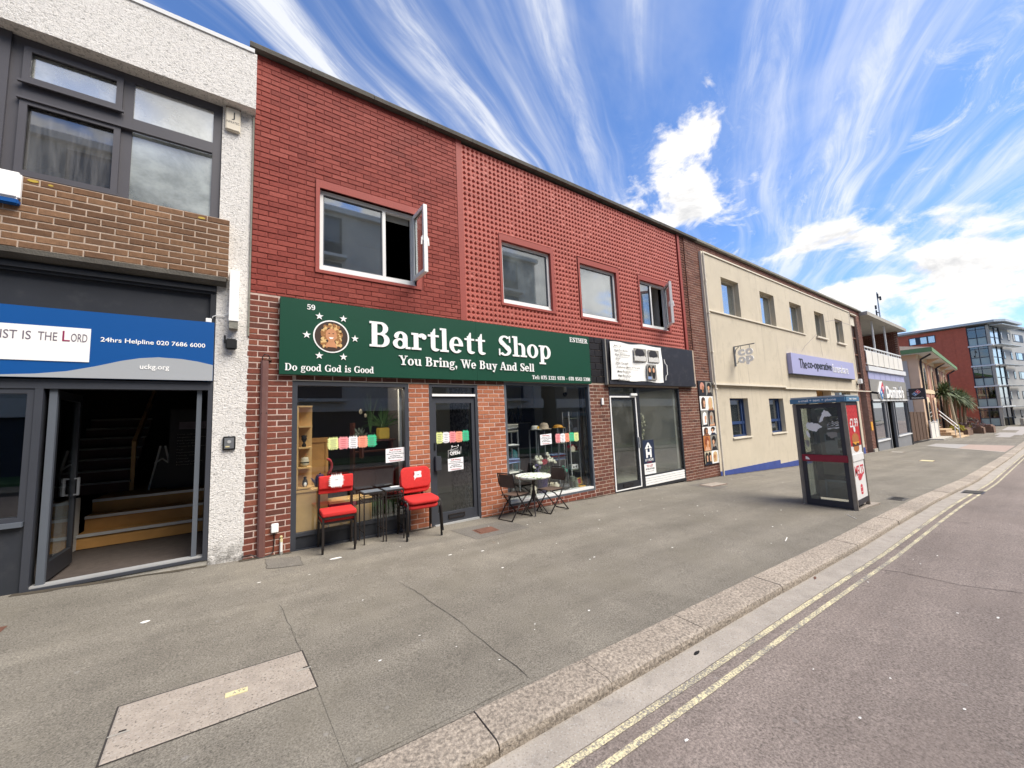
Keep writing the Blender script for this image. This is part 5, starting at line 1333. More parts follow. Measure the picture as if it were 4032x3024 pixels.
# hair style posters
PP = thing('poster', 'tall strip of hair style photographs fixed to the brick pier', 'poster', (10.97, -.02, 1.35))
part(PP, 'backing', MB().box(10.59, 11.362, -.024, -.004, .16, 2.55), 'photo_dark')
bg = [('photo_dark', 'photo_grey'), ('tag_white', 'tag_white'), ('photo_grey', 'photo_dark'), ('tag_white', 'tag_white'), ('burger_bun', 'photo_grey'), ('pot_beige', 'tag_white')]
hr = [('hair_rose', 'hair_black'), ('hair_brown', 'hair_blonde'), ('tag_white', 'hair_grey'), ('hair_brown', 'hair_black'), ('hair_red', 'hair_black'), ('hair_black', 'hair_blonde')]
zz = [2.535, 2.115, 1.69, 1.24, .985, .55, .175]
for r in range(6):
    zt, zbm = zz[r] - .008, zz[r + 1] + .008
    for c in range(2):
        a = 10.60 + c * .378; b = a + .372; h = zt - zbm
        p = part(PP, 'photo_print', MB().box(a, b, -.028, -.0245, zbm, zt), bg[r][c])
        heads = [(a + .18, 1.0)] if not (r == 5 and c == 0) else [(a + .10, .7), (a + .26, .7)]
        for hx, k in heads:
            long_ = (r, c) in ((1, 0), (1, 1), (2, 0), (2, 1), (5, 1), (5, 0), (3, 0))
            face = 1 if c == 0 else -1
            prof = [(hx - .11 * k, zbm + .10 * h), (hx - .12 * k, zbm + .55 * h), (hx - .09 * k, zbm + .83 * h), (hx, zbm + .95 * h), (hx + .09 * k, zbm + .85 * h), (hx + .11 * k, zbm + .55 * h), (hx + .08 * k, zbm + .12 * h)] if long_ else [(hx - .11 * k, zbm + .45 * h), (hx - .11 * k, zbm + .75 * h), (hx - .04 * k, zbm + .95 * h), (hx + .07 * k, zbm + .92 * h), (hx + .12 * k, zbm + .7 * h), (hx + .05 * k, zbm + .4 * h)]
            part(p, 'shoulder_print', MB().prism([(hx - .15 * k, zbm + .003), (hx + .15 * k, zbm + .003), (hx + .10 * k, zbm + .24 * h), (hx - .07 * k, zbm + .28 * h)], 'xz', -.0305, -.0285), ['photo_dark', 'tag_white', 'photo_dark', 'skin_mid', 'skin_light', 'navy'][(r + c * 2) % 6])
            part(p, 'hair_print', MB().prism(prof, 'xz', -.0325, -.0306), hr[r][c])
            part(p, 'face_print', MB().ell(hx + .035 * face * k, zbm + .55 * h, .055 * k, .15 * h, -.0345, -.0326, 12).prism([(hx - .01, zbm + .22 * h), (hx + .05 * face, zbm + .22 * h), (hx + .05 * face, zbm + .45 * h), (hx - .01, zbm + .45 * h)], 'xz', -.034, -.0326), 'skin_light' if (r + c) % 3 else 'skin_mid')
# estate agent board in the third shop window
TL = thing('letting_board', 'navy At Home agent board over a white To Let panel in the vacant shop window', 'sign', (8.12, .04, .6))
part(TL, 'navy_panel', MB().box(7.92, 8.375, .018, .0435, .46, 1.02), 'navy')
part(TL, 'white_panel', MB().box(7.92, 8.385, .016, .0435, .205, .455), 'sign_white')
cx = 8.14
part(TL, 'house_logo', MB().prism([(cx - .14, .815), (cx + .14, .815), (cx + .03, .95), (cx, .965), (cx - .03, .95)], 'xz', .012, .0178).box(cx - .11, cx - .045, .012, .0178, .60, .80).box(cx + .045, cx + .11, .012, .0178, .60, .80).box(cx - .045, cx + .045, .012, .0178, .665, .73), 'sign_white')
part(TL, 'door_dot', MB().ell(cx, .865, .025, .025, .009, .0118, 10).box(cx - .02, cx + .02, .009, .0118, .80, .83), 'navy')
part(TL, 'lettering', text_mb('AT HOME', 7.985, 8.31, .515, .575, O=(0, .0178, 0), depth=.003, offset=.01), 'sign_white')
part(TL, 'lettering', text_mb('LETTING', 8.06, 8.24, .475, .50, O=(0, .0178, 0), depth=.003), 'pink_red')
part(TL, 'lettering', text_mb('TO LET', 8.02, 8.28, .375, .43, O=(0, .0158, 0), depth=.003, offset=.01), 'pink_red')
part(TL, 'lettering', text_mb('01752 777 023', 7.98, 8.32, .31, .35, O=(0, .0158, 0), depth=.003, offset=.01), 'ink_dark')
part(TL, 'lettering', text_mb('www.athomelettings', 7.99, 8.31, .262, .28, O=(0, .0158, 0), depth=.002, res=1), 'ink_grey')
# hanging dried flowers behind the pane of the third shop
t = thing('flower_garland', 'cream dried flower garland hanging in the vacant shop window', 'flowers', (8.1, .1, 1.35))
rnd = random.Random(3); a_ = MB(); b_ = MB()
for k in range(70):
    z = 1.66 - .62 * (k / 70); w = .05 + .10 * math.sin(math.pi * min(1, (k + 12) / 75))
    (a_ if rnd.random() < .7 else b_).ball((8.09 + rnd.uniform(-w, w), .11 + rnd.uniform(0, .05), z), rnd.uniform(.012, .03), None, None, 6, 4)
part(t, 'blossom', a_, 'lilywhite', kind='stuff'); part(t, 'leaf', b_, 'leaf_grey', kind='stuff')
for xx in (8.35, 8.8): 
    t = thing('ceiling_lamp', 'pale ceiling spot lamp inside the vacant shop' + (' nearer the door' if xx < 8.5 else ' farther from the door'), 'lamp', (xx, .9, 2.4), group='ceiling spots in the vacant shop')
    part(t, 'shade', MB().lathe([(.03, .2), (.05, .12), (.06, .0)], (xx, .9, 2.30), 10), 'room_white'); part(t, 'stem', MB().tube([(xx, .9, 2.5), (xx, .9, 2.6)], .01, 6), 'room_white')

# ================================================================== pizza shop building
DB = thing('pizza_shop_building', 'brick building with white balcony above a grey pizza shop front', 'building', (32, 4, -.9))
part(DB, 'shop_fascia', MB().box(27.97, 36.5, -.05, .2, 1.96, 3.12), 'sign_grey' if 0 else 'steel_grey' if 'steel_grey' in MATS else 'photo_grey')
part(DB, 'fascia_rail', MB().box(27.97, 36.6, -.09, -.051, 1.89, 1.98), 'apt_white')
for k in range(7):
    a = 28.0 + k * 1.21; part(DB, 'blue_panel', MB().box(a + .02, a + 1.19, -.02, .2, 3.13, 3.56), 'lilac')
part(DB, 'panel_back', MB().box(27.97, 36.5, .0, .19, 3.121, 3.56), 'charcoal')
part(DB, 'balcony_slab', MB().box(27.8, 36.6, -.12, 2.2, 3.57, 3.84), 'apt_white')
part(DB, 'balcony_rail', MB().box(27.9, 36.4, -.04, .02, 4.88, 4.95).box(27.9, 36.4, -.03, .01, 3.95, 4.0).box(27.9, 36.4, -.03, .01, 4.70, 4.74), 'apt_white')
for k in range(7): part(DB, 'balcony_panel', MB().box(27.95 + k * 1.21, 29.08 + k * 1.21, -.06, -.031, 3.92, 4.68), 'opp_white')
for k in range(15): part(DB, 'baluster', MB().box(27.95 + k * .6, 27.99 + k * .6, -.03, .01, 4.741, 4.88), 'apt_white')
part(DB, 'roof_slab', MB().box(27.85, 37.2, -.35, 6, 6.62, 6.82), 'concrete_pale')
for xx in (30.2, 33.0): part(DB, 'column', MB().tube([(xx, .0, 3.84), (xx, .0, 6.62)], .05, 8), 'apt_white')
part(DB, 'back_wall', MB().box(27.97, 36.3, 2.2, 2.4, 3.84, 6.62), 'opp_white')
f = part(DB, 'balcony_door', frame_mb(28.5, 31.0, 3.9, 5.9, .08, 2.1, 2.19, vs=[(29.75, .1)]), 'apt_white'); part(f, 'pane', pane_mb(28.58, 30.92, 3.98, 5.82, 2.15), 'far_glass')
f = part(DB, 'balcony_door', frame_mb(32.6, 34.6, 3.9, 5.9, .08, 2.1, 2.19, vs=[(33.6, .1)]), 'apt_white'); part(f, 'pane', pane_mb(32.68, 34.52, 3.98, 5.82, 2.15), 'far_glass')
part(DB, 'wing_wall', MB().box(36.22, 36.6, .012, 2.4, -1.2, 6.61), 'mortar_dark'); part(DB, 'side_wall', MB().box(27.96, 36.6, 2.41, 8, -1.3, 6.5), 'mortar_dark')
dbw = Brickwork(DB); dbw.fill(36.22, 36.6, -1.1, 6.6, 0, 'dark_brick'); dbw.finish(300)
mb = MB(); rnd = random.Random(9)          # return face of the wing wall, facing the balcony
for j in range(36):
    for i in range(10):
        y0 = .02 + i * .225 + (j % 2) * .11; z0 = 3.9 + j * .075
        if y0 + .21 < 2.2 and z0 < 6.55: mb.box(36.20, 36.22, y0, y0 + .212, z0, z0 + .063)
part(DB, 'brickwork', mb, 'dark_brick', kind='stuff')
mat('shop_grey', '84868a', .5, .06, 2)
f = part(DB, 'shop_window', frame_mb(27.9, 30.55, -.30, 1.885, .09, -.02, .1, tb=.08), 'shop_grey'); part(f, 'pane', pane_mb(27.99, 30.46, -.22, 1.79, .04), 'mirror_glass'); part(f, 'sill', MB().box(27.9, 30.6, -.08, -.021, -.32, -.25), 'apt_white')
part(DB, 'stall_riser', MB().box(27.9, 30.6, -.02, .1, -1.2, -.325), 'shop_grey')
part(DB, 'stall_riser', MB().box(32.68, 36.2, -.02, .1, -1.2, -.285), 'shop_grey')
f = part(DB, 'shop_window', frame_mb(33.0, 36.2, -.28, 1.885, .09, -.02, .1, tb=.08), 'shop_grey'); part(f, 'pane', pane_mb(33.09, 36.11, -.2, 1.79, .04), 'mirror_glass'); part(f, 'sill', MB().box(32.7, 36.25, -.08, -.021, -.30, -.23), 'apt_white')
part(f, 'window_poster', MB().box(34.0, 35.9, .06, .08, -.15, 1.2), 'logo_red'); part(f, 'poster_band', MB().box(34.3, 35.6, .055, .0599, .2, .38), 'ad_white')
part(DB, 'door_frame', MB().box(30.56, 30.7, -.03, .1, -1.1, 1.885).box(31.15, 31.3, .0, .15, -1.0, 1.885).box(32.55, 32.69, -.02, .1, -1.1, 1.885), 'shop_grey')
part(DB, 'doorway', MB().box(30.7, 32.55, 1.2, 1.3, -1.1, 1.9).box(32.5, 32.54, .1, 1.2, -1.0, 1.88), 'blackish')
part(DB, 'end_post', MB().box(36.21, 36.34, -.06, -.004, -1.1, 1.9), 'frame_dark')
part(DB, 'end_post', MB().box(27.84, 27.97, -.06, .0, -.95, 1.9), 'frame_dark')
t = thing('notice', 'small yellow notice on the brick pilaster beside the telephone box view', 'sign', (27.5, -.01, .6)); part(t, 'plate', MB().box(27.25, 27.55, -.03, -.004, .35, .80), 'burger_cheese')
DS = thing('shop_sign', 'raised white Dominos lettering with a domino logo on grey fascia', 'sign', (32.5, -.1, 2.5))
part(DS, 'lettering', text_mb("Domino's", 30.55, 34.9, 2.04, 2.80, O=(0, -.051, 0), depth=.12, offset=.03), 'sign_white')
def domino(U, V, O, s, parent, depth=.04):
    """slanted domino tile: red upper half with one dot, blue lower half with two dots"""
    U, V, O = Vector(U), Vector(V), Vector(O); Nn = U.cross(V); c, n = math.cos(rad(42)), math.sin(rad(42))
    def P(a, b): return O + (U * (a * c - b * n) + V * (a * n + b * c)) * s
    def slabm(poly, d0, d1):
        k = len(poly); pts = [P(*q) + Nn * d0 for q in poly] + [P(*q) + Nn * d1 for q in poly]
        return MB().add(pts, [tuple(range(k, 2 * k))] + [(i, (i + 1) % k, (i + 1) % k + k, i + k) for i in range(k)])
    def dot(a, b, r): return [(a + r * math.cos(2 * math.pi * k / 12), b + r * math.sin(2 * math.pi * k / 12)) for k in range(12)]
    part(parent, 'logo_border', slabm(R(-1.06, -.56, 1.06, .56), 0, depth), 'sign_white')
    part(parent, 'logo_blue_half', slabm(R(-1, -.5, -.03, .5), depth, depth + .01), 'logo_blue')
    part(parent, 'logo_red_half', slabm(R(.03, -.5, 1, .5), depth, depth + .01), 'logo_red')
    d = slabm(dot(.5, 0, .2), depth + .01, depth + .02)
    for q in (slabm(dot(-.5, .24, .16), depth + .01, depth + .02), slabm(dot(-.5, -.24, .16), depth + .01, depth + .02)): d.add(q.v, q.f)
    part(parent, 'logo_dots', d, 'sign_white')
domino((1, 0, 0), (0, 0, 1), (29.75, -.051, 2.46), .50, DS, .1)
t = thing('hanging_sign', 'dark square hanging Dominos sign box projecting from the pizza shop', 'sign', (36.5, -.5, 2.3))
part(t, 'box', MB().cbox(36.46, 36.62, -.90, -.14, 1.94, 2.68, .01), 'kiosk_dark')
part(t, 'bracket', MB().box(36.5, 36.58, -.14, .01, 2.48, 2.52).box(36.5, 36.58, -.14, .01, 2.14, 2.18), 'black_metal')
domino((0, -1, 0), (0, 0, 1), (36.459, -.50, 2.38), .19, t, .01)
part(t, 'lettering', text_mb("Domino's", .12, .66, 2.01, 2.11, O=(36.459, -.14, 0), U=(0, -1, 0), V=(0, 0, 1), depth=.01, offset=.02), 'sign_white')
t = thing('camera', 'small black security camera at the corner of the pizza shop fascia', 'camera', (27.95, -.15, 2.35)); part(t, 'body', MB().bar((27.95, -.06, 2.38), (28.0, -.34, 2.3), .11), 'black_plastic'); part(t, 'arm', MB().bar((27.95, -.004, 2.45), (27.95, -.07, 2.40), .04), 'black_plastic')
t = thing('aerial_mast', 'thin grey aerial mast with antenna panels rising behind the balcony roof', 'mast', (46.9, 2.6, -1.3))
part(t, 'pole', MB().tube([(46.9, 2.6, -1.3), (46.9, 2.6, 11.9)], .05, 8), 'apt_metal')
part(t, 'antenna', MB().box(46.62, 46.8, 2.72, 2.80, 9.7, 10.25).box(46.65, 46.78, 2.70, 2.82, 10.35, 10.7), 'charcoal'); part(t, 'antenna', MB().box(46.98, 47.12, 2.38, 2.50, 11.15, 11.5).box(46.78, 46.88, 2.5, 2.6, 11.3, 11.75), 'charcoal')
part(t, 'bracket', MB().box(46.62, 46.95, 2.62, 2.71, 10.0, 10.05).box(46.86, 47.05, 2.5, 2.58, 11.4, 11.45), 'charcoal')

# ================================================================== arched building (turned 3 degrees away from the street)
AB = thing('arched_building', 'peach and pink building with tall round arched windows and wide green edged eaves', 'building', (45, .48, -1.3), rad(3.2))
def A(name, mb, m, p=None, **k):
    o = part(p or AB, name, mb, m, world=False, **k); return o
g0 = -.6
A('wall', MB().box(.0, 28, 0, 8, g0, 7.0), 'peach'); A('corner_strip', MB().box(-.06, 1.0, -.05, .5, g0, 6.6), 'peach'); A('white_side', MB().box(-.04, -.001, .55, 6, g0, 6.55), 'render_white')
A('band', MB().box(-.05, 28, -.09, -.001, 3.83, 4.19), 'pale_peach'); A('cornice', MB().box(-.08, 28.05, -.12, -.001, 6.6, 6.99), 'pale_peach')
def arch_poly(cx, w, z0, zs, n=12):
    return [(cx - w / 2, z0)] + [(cx + w / 2, z0)] + [(cx + w / 2 * math.cos(math.pi * k / n), zs + w / 2 * math.sin(math.pi * k / n)) for k in range(n + 1)]
cxs = [3.2, 9.7, 16.2, 22.7]
for i, cx in enumerate(cxs):
    A('brick_panel', MB().box(cx - 2.6, cx + 2.6, -.03, -.001, 4.2, 6.59), 'pink_brick'); A('brick_panel', MB().box(cx - 2.6, cx + 2.6, -.03, -.001, .3, 3.82), 'pink_brick')
    A('pilaster', MB().box(cx + 3.0, cx + 3.35, -.07, -.002, g0, 6.59), 'peach')
    w = A('window', MB().prism(arch_poly(cx, 2.5, 4.2, 5.25), 'xz', -.10, -.031), 'pale_peach')
    A('pane', MB().prism(arch_poly(cx, 1.7, 4.2, 5.2), 'xz', -.13, -.1005), 'far_glass', w)
    A('mullion', MB().box(cx - .05, cx + .05, -.15, -.131, 4.2, 5.9), 'pale_peach', w)
    if i != 2:
        w = A('window', MB().prism(arch_poly(cx, 2.4, .7, 2.3), 'xz', -.10, -.031), 'pale_peach'); A('pane', MB().prism(arch_poly(cx, 1.6, .8, 2.3), 'xz', -.13, -.1005), 'far_glass', w)
d = A('door', MB().box(5.6, 7.2, -.12, -.032, .3, 3.2), 'dark_wood'); A('door_frame', MB().box(5.3, 5.6, -.14, -.033, .3, 3.5).box(7.2, 7.5, -.14, -.033, .3, 3.5), 'peach')
A('eaves', MB().prism([(-.9, -.95), (28.6, -.95), (28.6, 2.0), (-.9, 8.5)], 'xy', 7.0, 7.12), 'apt_white')
A('fascia_board', MB().box(-.93, 28.6, -1.0, -.951, 7.02, 7.36).box(-.95, -.901, -.95, 8, 7.02, 7.36), 'green_fascia')
A('roof', MB().add([(-.95, -1.0, 7.37), (28.6, -1.0, 7.37), (25, 4, 8.7), (3, 4, 8.7), (-.95, 9, 7.37), (28.6, 9, 7.37)], [(0, 1, 2, 3), (0, 3, 4), (4, 3, 2, 5), (1, 5, 2)]), 'slate')
A('drainpipe', MB().tube([(.55, -.8, 6.95), (.55, -.2, 6.6), (.55, -.15, 6.2), (.55, -.15, g0)], .07, 8), 'kiosk_dark'); A('drainpipe', MB().tube([(12.9, -.8, 6.95), (12.9, -.2, 6.5), (12.9, -.15, g0)], .09, 8), 'kiosk_dark'); A('drainpipe', MB().tube([(27.6, -.8, 6.95), (27.6, -.2, 6.5), (27.6, -.15, g0)], .09, 8), 'kiosk_dark')
for cx in (3.2, 9.7, 16.2, 22.7): A('bracket', MB().prism([(-.9, 6.98), (-.001, 6.98), (-.001, 6.5)], 'yz', cx + 3.05, cx + 3.3), 'peach')
A('plaque', MB().box(1.3, 1.9, -.06, -.03, 1.5, 2.1), 'frame_dark'); A('plaque', MB().box(1.3, 1.9, -.06, -.03, .7, 1.3), 'frame_dark')
w = A('side_window', MB().box(-.10, -.041, 1.2, 2.4, 1.0, 2.2), 'slate'); A('side_sill', MB().box(-.2, -.041, .9, 2.6, 2.0, 2.3), 'coping_pale', w)
# gate, fence, steps in the gap
t = thing('wooden_gate', 'dark brown wooden gate beside the pizza shop', 'gate', (39.5, .2, -1.1))
for k in range(11):
    a = 36.7 + k * .58; z0 = zb(a) + .12; part(t, 'board', MB().box(a, a + .55, .16 + .02 * (k % 2), .2 + .02 * (k % 2), z0, z0 + 2.05), 'gate_wood')
part(t, 'rail', MB().box(36.7, 43.1, .225, .26, -.6, -.5).box(36.7, 43.1, .225, .26, .5, .6), 'gate_wood'); part(t, 'post', MB().box(36.63, 36.72, .1, .2, -1.1, 1.5), 'black_metal')
part(t, 'foot_rail', MB().bar((36.7, .12, -.96), (43.1, .12, -1.10), .06), 'black_metal')
t = thing('railing_fence', 'white metal panel railing on a stone slab in front of the arched building', 'fence', (47, .3, -1.28))
part(t, 'panel', MB().box(45.3, 46.9, .28, .31, -1.15, .05), 'opp_white'); part(t, 'panel', MB().box(47.0, 48.6, .28, .31, -1.15, .05), 'opp_white')
part(t, 'post', MB().box(45.2, 45.29, .25, .33, -1.3, .3), 'apt_white'); part(t, 'post', MB().box(46.91, 46.99, .25, .33, -1.3, .3), 'apt_white'); part(t, 'post', MB().box(48.61, 48.7, .25, .33, -1.3, .3), 'apt_white'); part(t, 'top_rail', MB().box(45.2, 48.7, .27, .32, .1, .15), 'apt_white')
solo('stone_slab', MB().prism([(44.2, -.45), (48.4, -.45), (48.4, .35), (44.2, .35)], 'xy', -1.4, -1.12), 'concrete_pale', 'pale stone slab under the white railing', 'slab')
t = thing('steps', 'tiled yellowish entrance steps with a white handrail outside the arched building', 'steps', (50, .0, -1.4))
for k in range(4): part(t, 'step', MB().box(49.0 + k * .35, 53.5, -.9 + k * .32, .9, -1.5 + k * .2, -1.29 + k * .2), 'step_orange')
part(t, 'handrail', MB().bar((49.2, -.8, -.35), (52.6, .6, .95), .06).bar((49.2, -.8, -.65), (52.6, .6, .6), .05).bar((49.2, -.8, -1.4), (49.2, -.8, -.3), .06).bar((49.9, -.5, -1.3), (49.9, -.5, -.1), .06), 'apt_white')
# planters, shrubs, palm
for i, (x0, x1, y0, y1, h, lab) in enumerate(((54.5, 58.2, -.75, .6, .62, 'nearest long brick planter wall beside the steps'), (60.3, 62.0, -1.25, .5, .68, 'middle brick planter block beyond the long planter'), (63.0, 65.2, -1.7, .4, .74, 'farthest brick planter block near the apartments'))):
    t = thing('planter', lab, 'planter', (x0, y0, zb(x0)), group='brick planters in front of the arched building')
    part(t, 'wall', MB().cbox(x0, x1, y0, y1, zb(x0) - .2, zb(x0) + h, .12), 'planter_brick'); part(t, 'soil', MB().box(x0 + .2, x1 - .2, y0 + .2, y1 - .1, zb(x0) + h, zb(x0) + h + .03), 'dark_wood')
def shrub(x, y, z, r, h, m, label, seed, n=260):
    t = thing('shrub', label, 'shrub', (x, y, z), group='low shrubs in the brick planters'); rnd = random.Random(seed); mb = MB()
    for k in range(n):
        a, e, q = rnd.uniform(0, 6.28), rnd.uniform(0, 1.5), rnd.uniform(.5, 1.0) ** .5
        p = Vector((x + r * q * math.cos(a) * math.cos(e), y + r * .7 * q * math.sin(a) * math.cos(e), z + h * q * math.sin(e)))
        u = Vector((rnd.uniform(-1, 1), rnd.uniform(-1, 1), rnd.uniform(-.3, 1))).normalized() * .16; v = Vector((rnd.uniform(-1, 1), rnd.uniform(-1, 1), rnd.uniform(-1, 1))).normalized() * .06
        mb.add([p - v, p + u, p + v], [(0, 1, 2)])
    part(t, 'foliage', mb, m, kind='stuff'); part(t, 'stem', MB().tube([(x, y, z), (x, y, z + h * .5)], .05, 6), 'bark')
shrub(54.8, -.1, -.95, .9, .55, 'leaf_yellow', 'yellow green shrub beside the white handrail', 1); shrub(57.3, -.3, -.95, 1.3, .6, 'leaf_purple', 'dull purplish shrub over the long planter wall', 2)
shrub(59.5, .1, -.9, 1.0, .75, 'leaf_yellow', 'bright yellow shrub between two planters', 3); shrub(61.5, -.4, -.9, 1.5, .8, 'leaf_purple', 'brownish shrub over the middle planter block', 4); shrub(64.5, .2, -.85, 1.6, .95, 'leaf_grey', 'grey green shrub over the farthest planter block', 5); shrub(60.5, 1.0, -.9, 1.6, 1.0, 'leaf_grey', 'grey green shrub behind the yellow shrub', 6)
PT = thing('palm_tree', 'tall spiky leaved cabbage palm with several thin trunks', 'tree', (56.8, .2, -1.0))
rnd = random.Random(12); fol = MB()
for (dx, dy, top, bend) in ((0, .3, 2.9, -.2), (.8, -.1, 2.2, .2), (1.6, -.3, 2.1, .5), (2.0, -.5, 1.8, .7), (-.6, .4, 2.6, -.3), (2.6, -.5, 1.5, 1.0)):
    bx, by = 56.3 + dx, .2 + dy; tip = Vector((bx + bend, by - .1, top))
    part(PT, 'trunk', MB().tube([(bx, by, -1.2), (bx + bend * .3, by, .4), tuple(tip)], [.13, .10, .09], 7), 'bark')
    for k in range(150):
        a = rnd.uniform(0, 6.28); e = rnd.uniform(-.7, 1.35); L = rnd.uniform(.85, 1.4)
        d = Vector((math.cos(a) * math.cos(e), math.sin(a) * math.cos(e), math.sin(e))); s = d.cross(Vector((0, 0, 1)))
        s = (s.normalized() if s.length > .01 else Vector((1, 0, 0))) * .045
        m_ = tip + d * L * .55 + Vector((0, 0, -.03)); q = tip + d * L + Vector((0, 0, -.32 * L * math.cos(e)))
        fol.add([tip - s * .5, tip + s * .5, m_ + s, m_ - s, q], [(0, 1, 2, 3), (3, 2, 4)])
part(PT, 'crown', fol, 'leaf_palm', kind='stuff')
part(PT, 'light_trunk', MB().tube([(56.0, .0, -1.2), (55.9, .1, .3), (55.8, .2, 2.6)], [.15, .12, .10], 8), 'room_white' if 0 else 'pot_beige')

# ================================================================== apartment block
AP = thing('apartment_block', 'five storey apartment block with terracotta cladding, glazed corner bays and grey side', 'building', (82, -1.2, -1.6))
zs = [-1.66, .95, 3.77, 6.57, 9.3, 12.0]
part(AP, 'cladding_wall', MB().wallh(.55, 16, -1.8, 12.0, 82, 82.3, [(3.48, 6.2, 10.43, 11.53)]), 'terracotta').data.transform(Matrix.Identity(4))
o = AP.children[-1]
me = o.data
for v in me.vertices:        # built in the xz plane: turn it to face -X
    x, y, z = v.co.x + 82, v.co.y - 1.2, v.co.z - 1.6
    v.co = (y - 82, x + 1.2, z + 1.6)
cl = MB()
for j in range(34):
    z0 = -1.4 + j * .395
    for i in range(13):
        y0 = .58 + i * 1.18
        if 3.45 < y0 + .59 < 6.25 and 10.3 < z0 + .2 < 11.6: continue
        if z0 + .375 < 11.98: cl.box(81.972, 81.999, y0, y0 + 1.155, z0, z0 + .37)
part(AP, 'cladding_panel', cl, 'terracotta', kind='stuff')
w = part(AP, 'window', MB().box(81.95, 82.2, 3.48, 3.56, 10.43, 11.53).box(81.95, 82.2, 6.12, 6.2, 10.43, 11.53).box(81.95, 82.2, 3.56, 6.12, 11.45, 11.53).box(81.95, 82.2, 3.56, 6.12, 10.43, 10.51).box(81.95, 82.2, 4.2, 4.35, 10.51, 11.45).box(81.95, 82.2, 5.0, 5.5, 10.51, 11.45), 'apt_frame'); part(w, 'pane', MB().box(82.05, 82.08, 3.56, 6.12, 10.51, 11.45), 'far_glass_bright')
ca, sa = math.cos(rad(10)), -math.sin(rad(10)); GU = Vector((ca, sa, 0)); GO = Vector((82.35, -1.33, 0)); GN = Vector((sa, -ca, 0))
def gbox(mb, u0, u1, n0, n1, z0, z1):
    """box on the grey street face: u along it, n outwards"""
    P = [GO + GU * u + GN * n + Vector((0, 0, z)) for z in (z0, z1) for u, n in ((u0, n0), (u1, n0), (u1, n1), (u0, n1))]
    return mb.add(P, [(0, 3, 2, 1), (4, 5, 6, 7), (0, 1, 5, 4), (1, 2, 6, 5), (2, 3, 7, 6), (3, 0, 4, 7)])
part(AP, 'grey_wall', gbox(MB(), 4.3, 60, -8, 0, -1.8, 12.05), 'apt_grey')
part(AP, 'corner_pillar', gbox(MB().box(82.0, 82.36, -1.42, -1.16, -1.7, 11.9), .2, .6, -.3, -.02, -1.7, 11.9), 'concrete_pale')
for k in range(5):
    z0, z1 = zs[k], zs[k + 1] - .2
    b = part(AP, 'bay', MB().box(82.1, 82.2, .45, .549, z0, z1).box(82.1, 82.2, -.33, -.25, z0, z1).box(82.1, 82.2, -1.159, -1.08, z0, z1).box(82.1, 82.2, -1.08, -.33, z0 + 1.0, z0 + 1.09).box(82.1, 82.2, -.25, .45, z0 + 1.0, z0 + 1.09).box(82.1, 82.2, -1.08, -.33, z1 - .35, z1 - .28).box(82.1, 82.2, -.25, .45, z1 - .35, z1 - .28), 'apt_frame')
    part(b, 'pane', MB().box(82.15, 82.17, -1.08, .45, z0 + 1.09, z1), 'far_glass'); part(b, 'lower_panel', MB().box(82.14, 82.16, -1.08, .45, z0 + .05, z0 + 1.0), 'apt_panel')
    part(b, 'room_back', MB().box(83.4, 83.5, -1.0, .5, z0, z1), 'room_dark')
    g = MB()
    for u in (.62, 2.4, 4.2): gbox(g, u, u + .1, -.16, -.04, z0, z1)
    gbox(g, .72, 2.4, -.15, -.05, z0 + 1.0, z0 + 1.09); gbox(g, 2.5, 4.2, -.15, -.05, z0 + 1.0, z0 + 1.09)
    s = part(AP, 'side_bay', g, 'apt_frame'); part(s, 'pane', gbox(gbox(MB(), .72, 2.4, -.11, -.10, z0 + .05, z1), 2.5, 4.2, -.11, -.10, z0 + .05, z1), 'far_glass_bright' if k else 'far_glass'); part(s, 'room_back', gbox(MB(), .7, 4.2, -1.2, -1.1, z0, z1), 'room_pale')
    if k:
        part(AP, 'floor_slab', gbox(MB().box(81.85, 82.35, -1.45, .60, z0 - .2, z0), -.2, 4.6, -.4, .25, z0 - .2, z0), 'apt_white')
        lv = MB()
        for q in range(6): gbox(lv, .0, 8.2 if k > 1 else 24, .30 + q * .13, .38 + q * .13, z0 - .16, z0 - .10)
        for u in (.5, 2.6, 4.8, 7.0): gbox(lv, u, u + .08, .25, 1.1, z0 - .22, z0 - .165)
        part(AP, 'sun_louvre', lv, 'apt_metal')
    for u0, u1 in ((4.4, 4.95), (7.1, 7.85), (9.2, 13.6), (16.5, 17.3), (19, 23.4), (26, 27)):
        z = zs[k] + .85
        w = part(AP, 'window', gbox(MB(), u0, u1, .001, .03, z, z + 1.1), 'apt_frame')
        if u1 - u0 > 2:
            part(w, 'pane', gbox(MB(), u0 + .9, u0 + 2.6, .031, .045, z + .08, z + 1.02), 'far_glass_bright'); part(w, 'pane', gbox(MB(), u0 + .1, u0 + .7, .031, .045, z + .08, z + 1.02), 'far_glass')
        else: part(w, 'pane', gbox(MB(), u0 + .1, u1 - .1, .031, .045, z + .08, z + 1.02), 'far_glass')
part(AP, 'roof', MB().prism([(81.4, 16), (81.4, -2.0), (82.6, -2.9), (90, -4.0), (90, 16)], 'xy', 12.15, 12.45), 'apt_metal')
part(AP, 'roof', gbox(MB(), 7.8, 60, -8, .3, 12.15, 12.42), 'apt_metal')
lv = MB()
for q in range(7): gbox(lv, -.4, 9, .3 + q * .16, .4 + q * .16, 11.75, 11.82)
part(AP, 'sun_louvre', lv, 'apt_metal')
solo('garden_wall', gbox(gbox(MB(), .8, 5, 1.2, 1.5, -1.8, -.75), 5.6, 30, 1.2, 1.5, -1.8, -.7), 'concrete_pale', 'low grey wall in front of the apartment block entrance', 'wall')

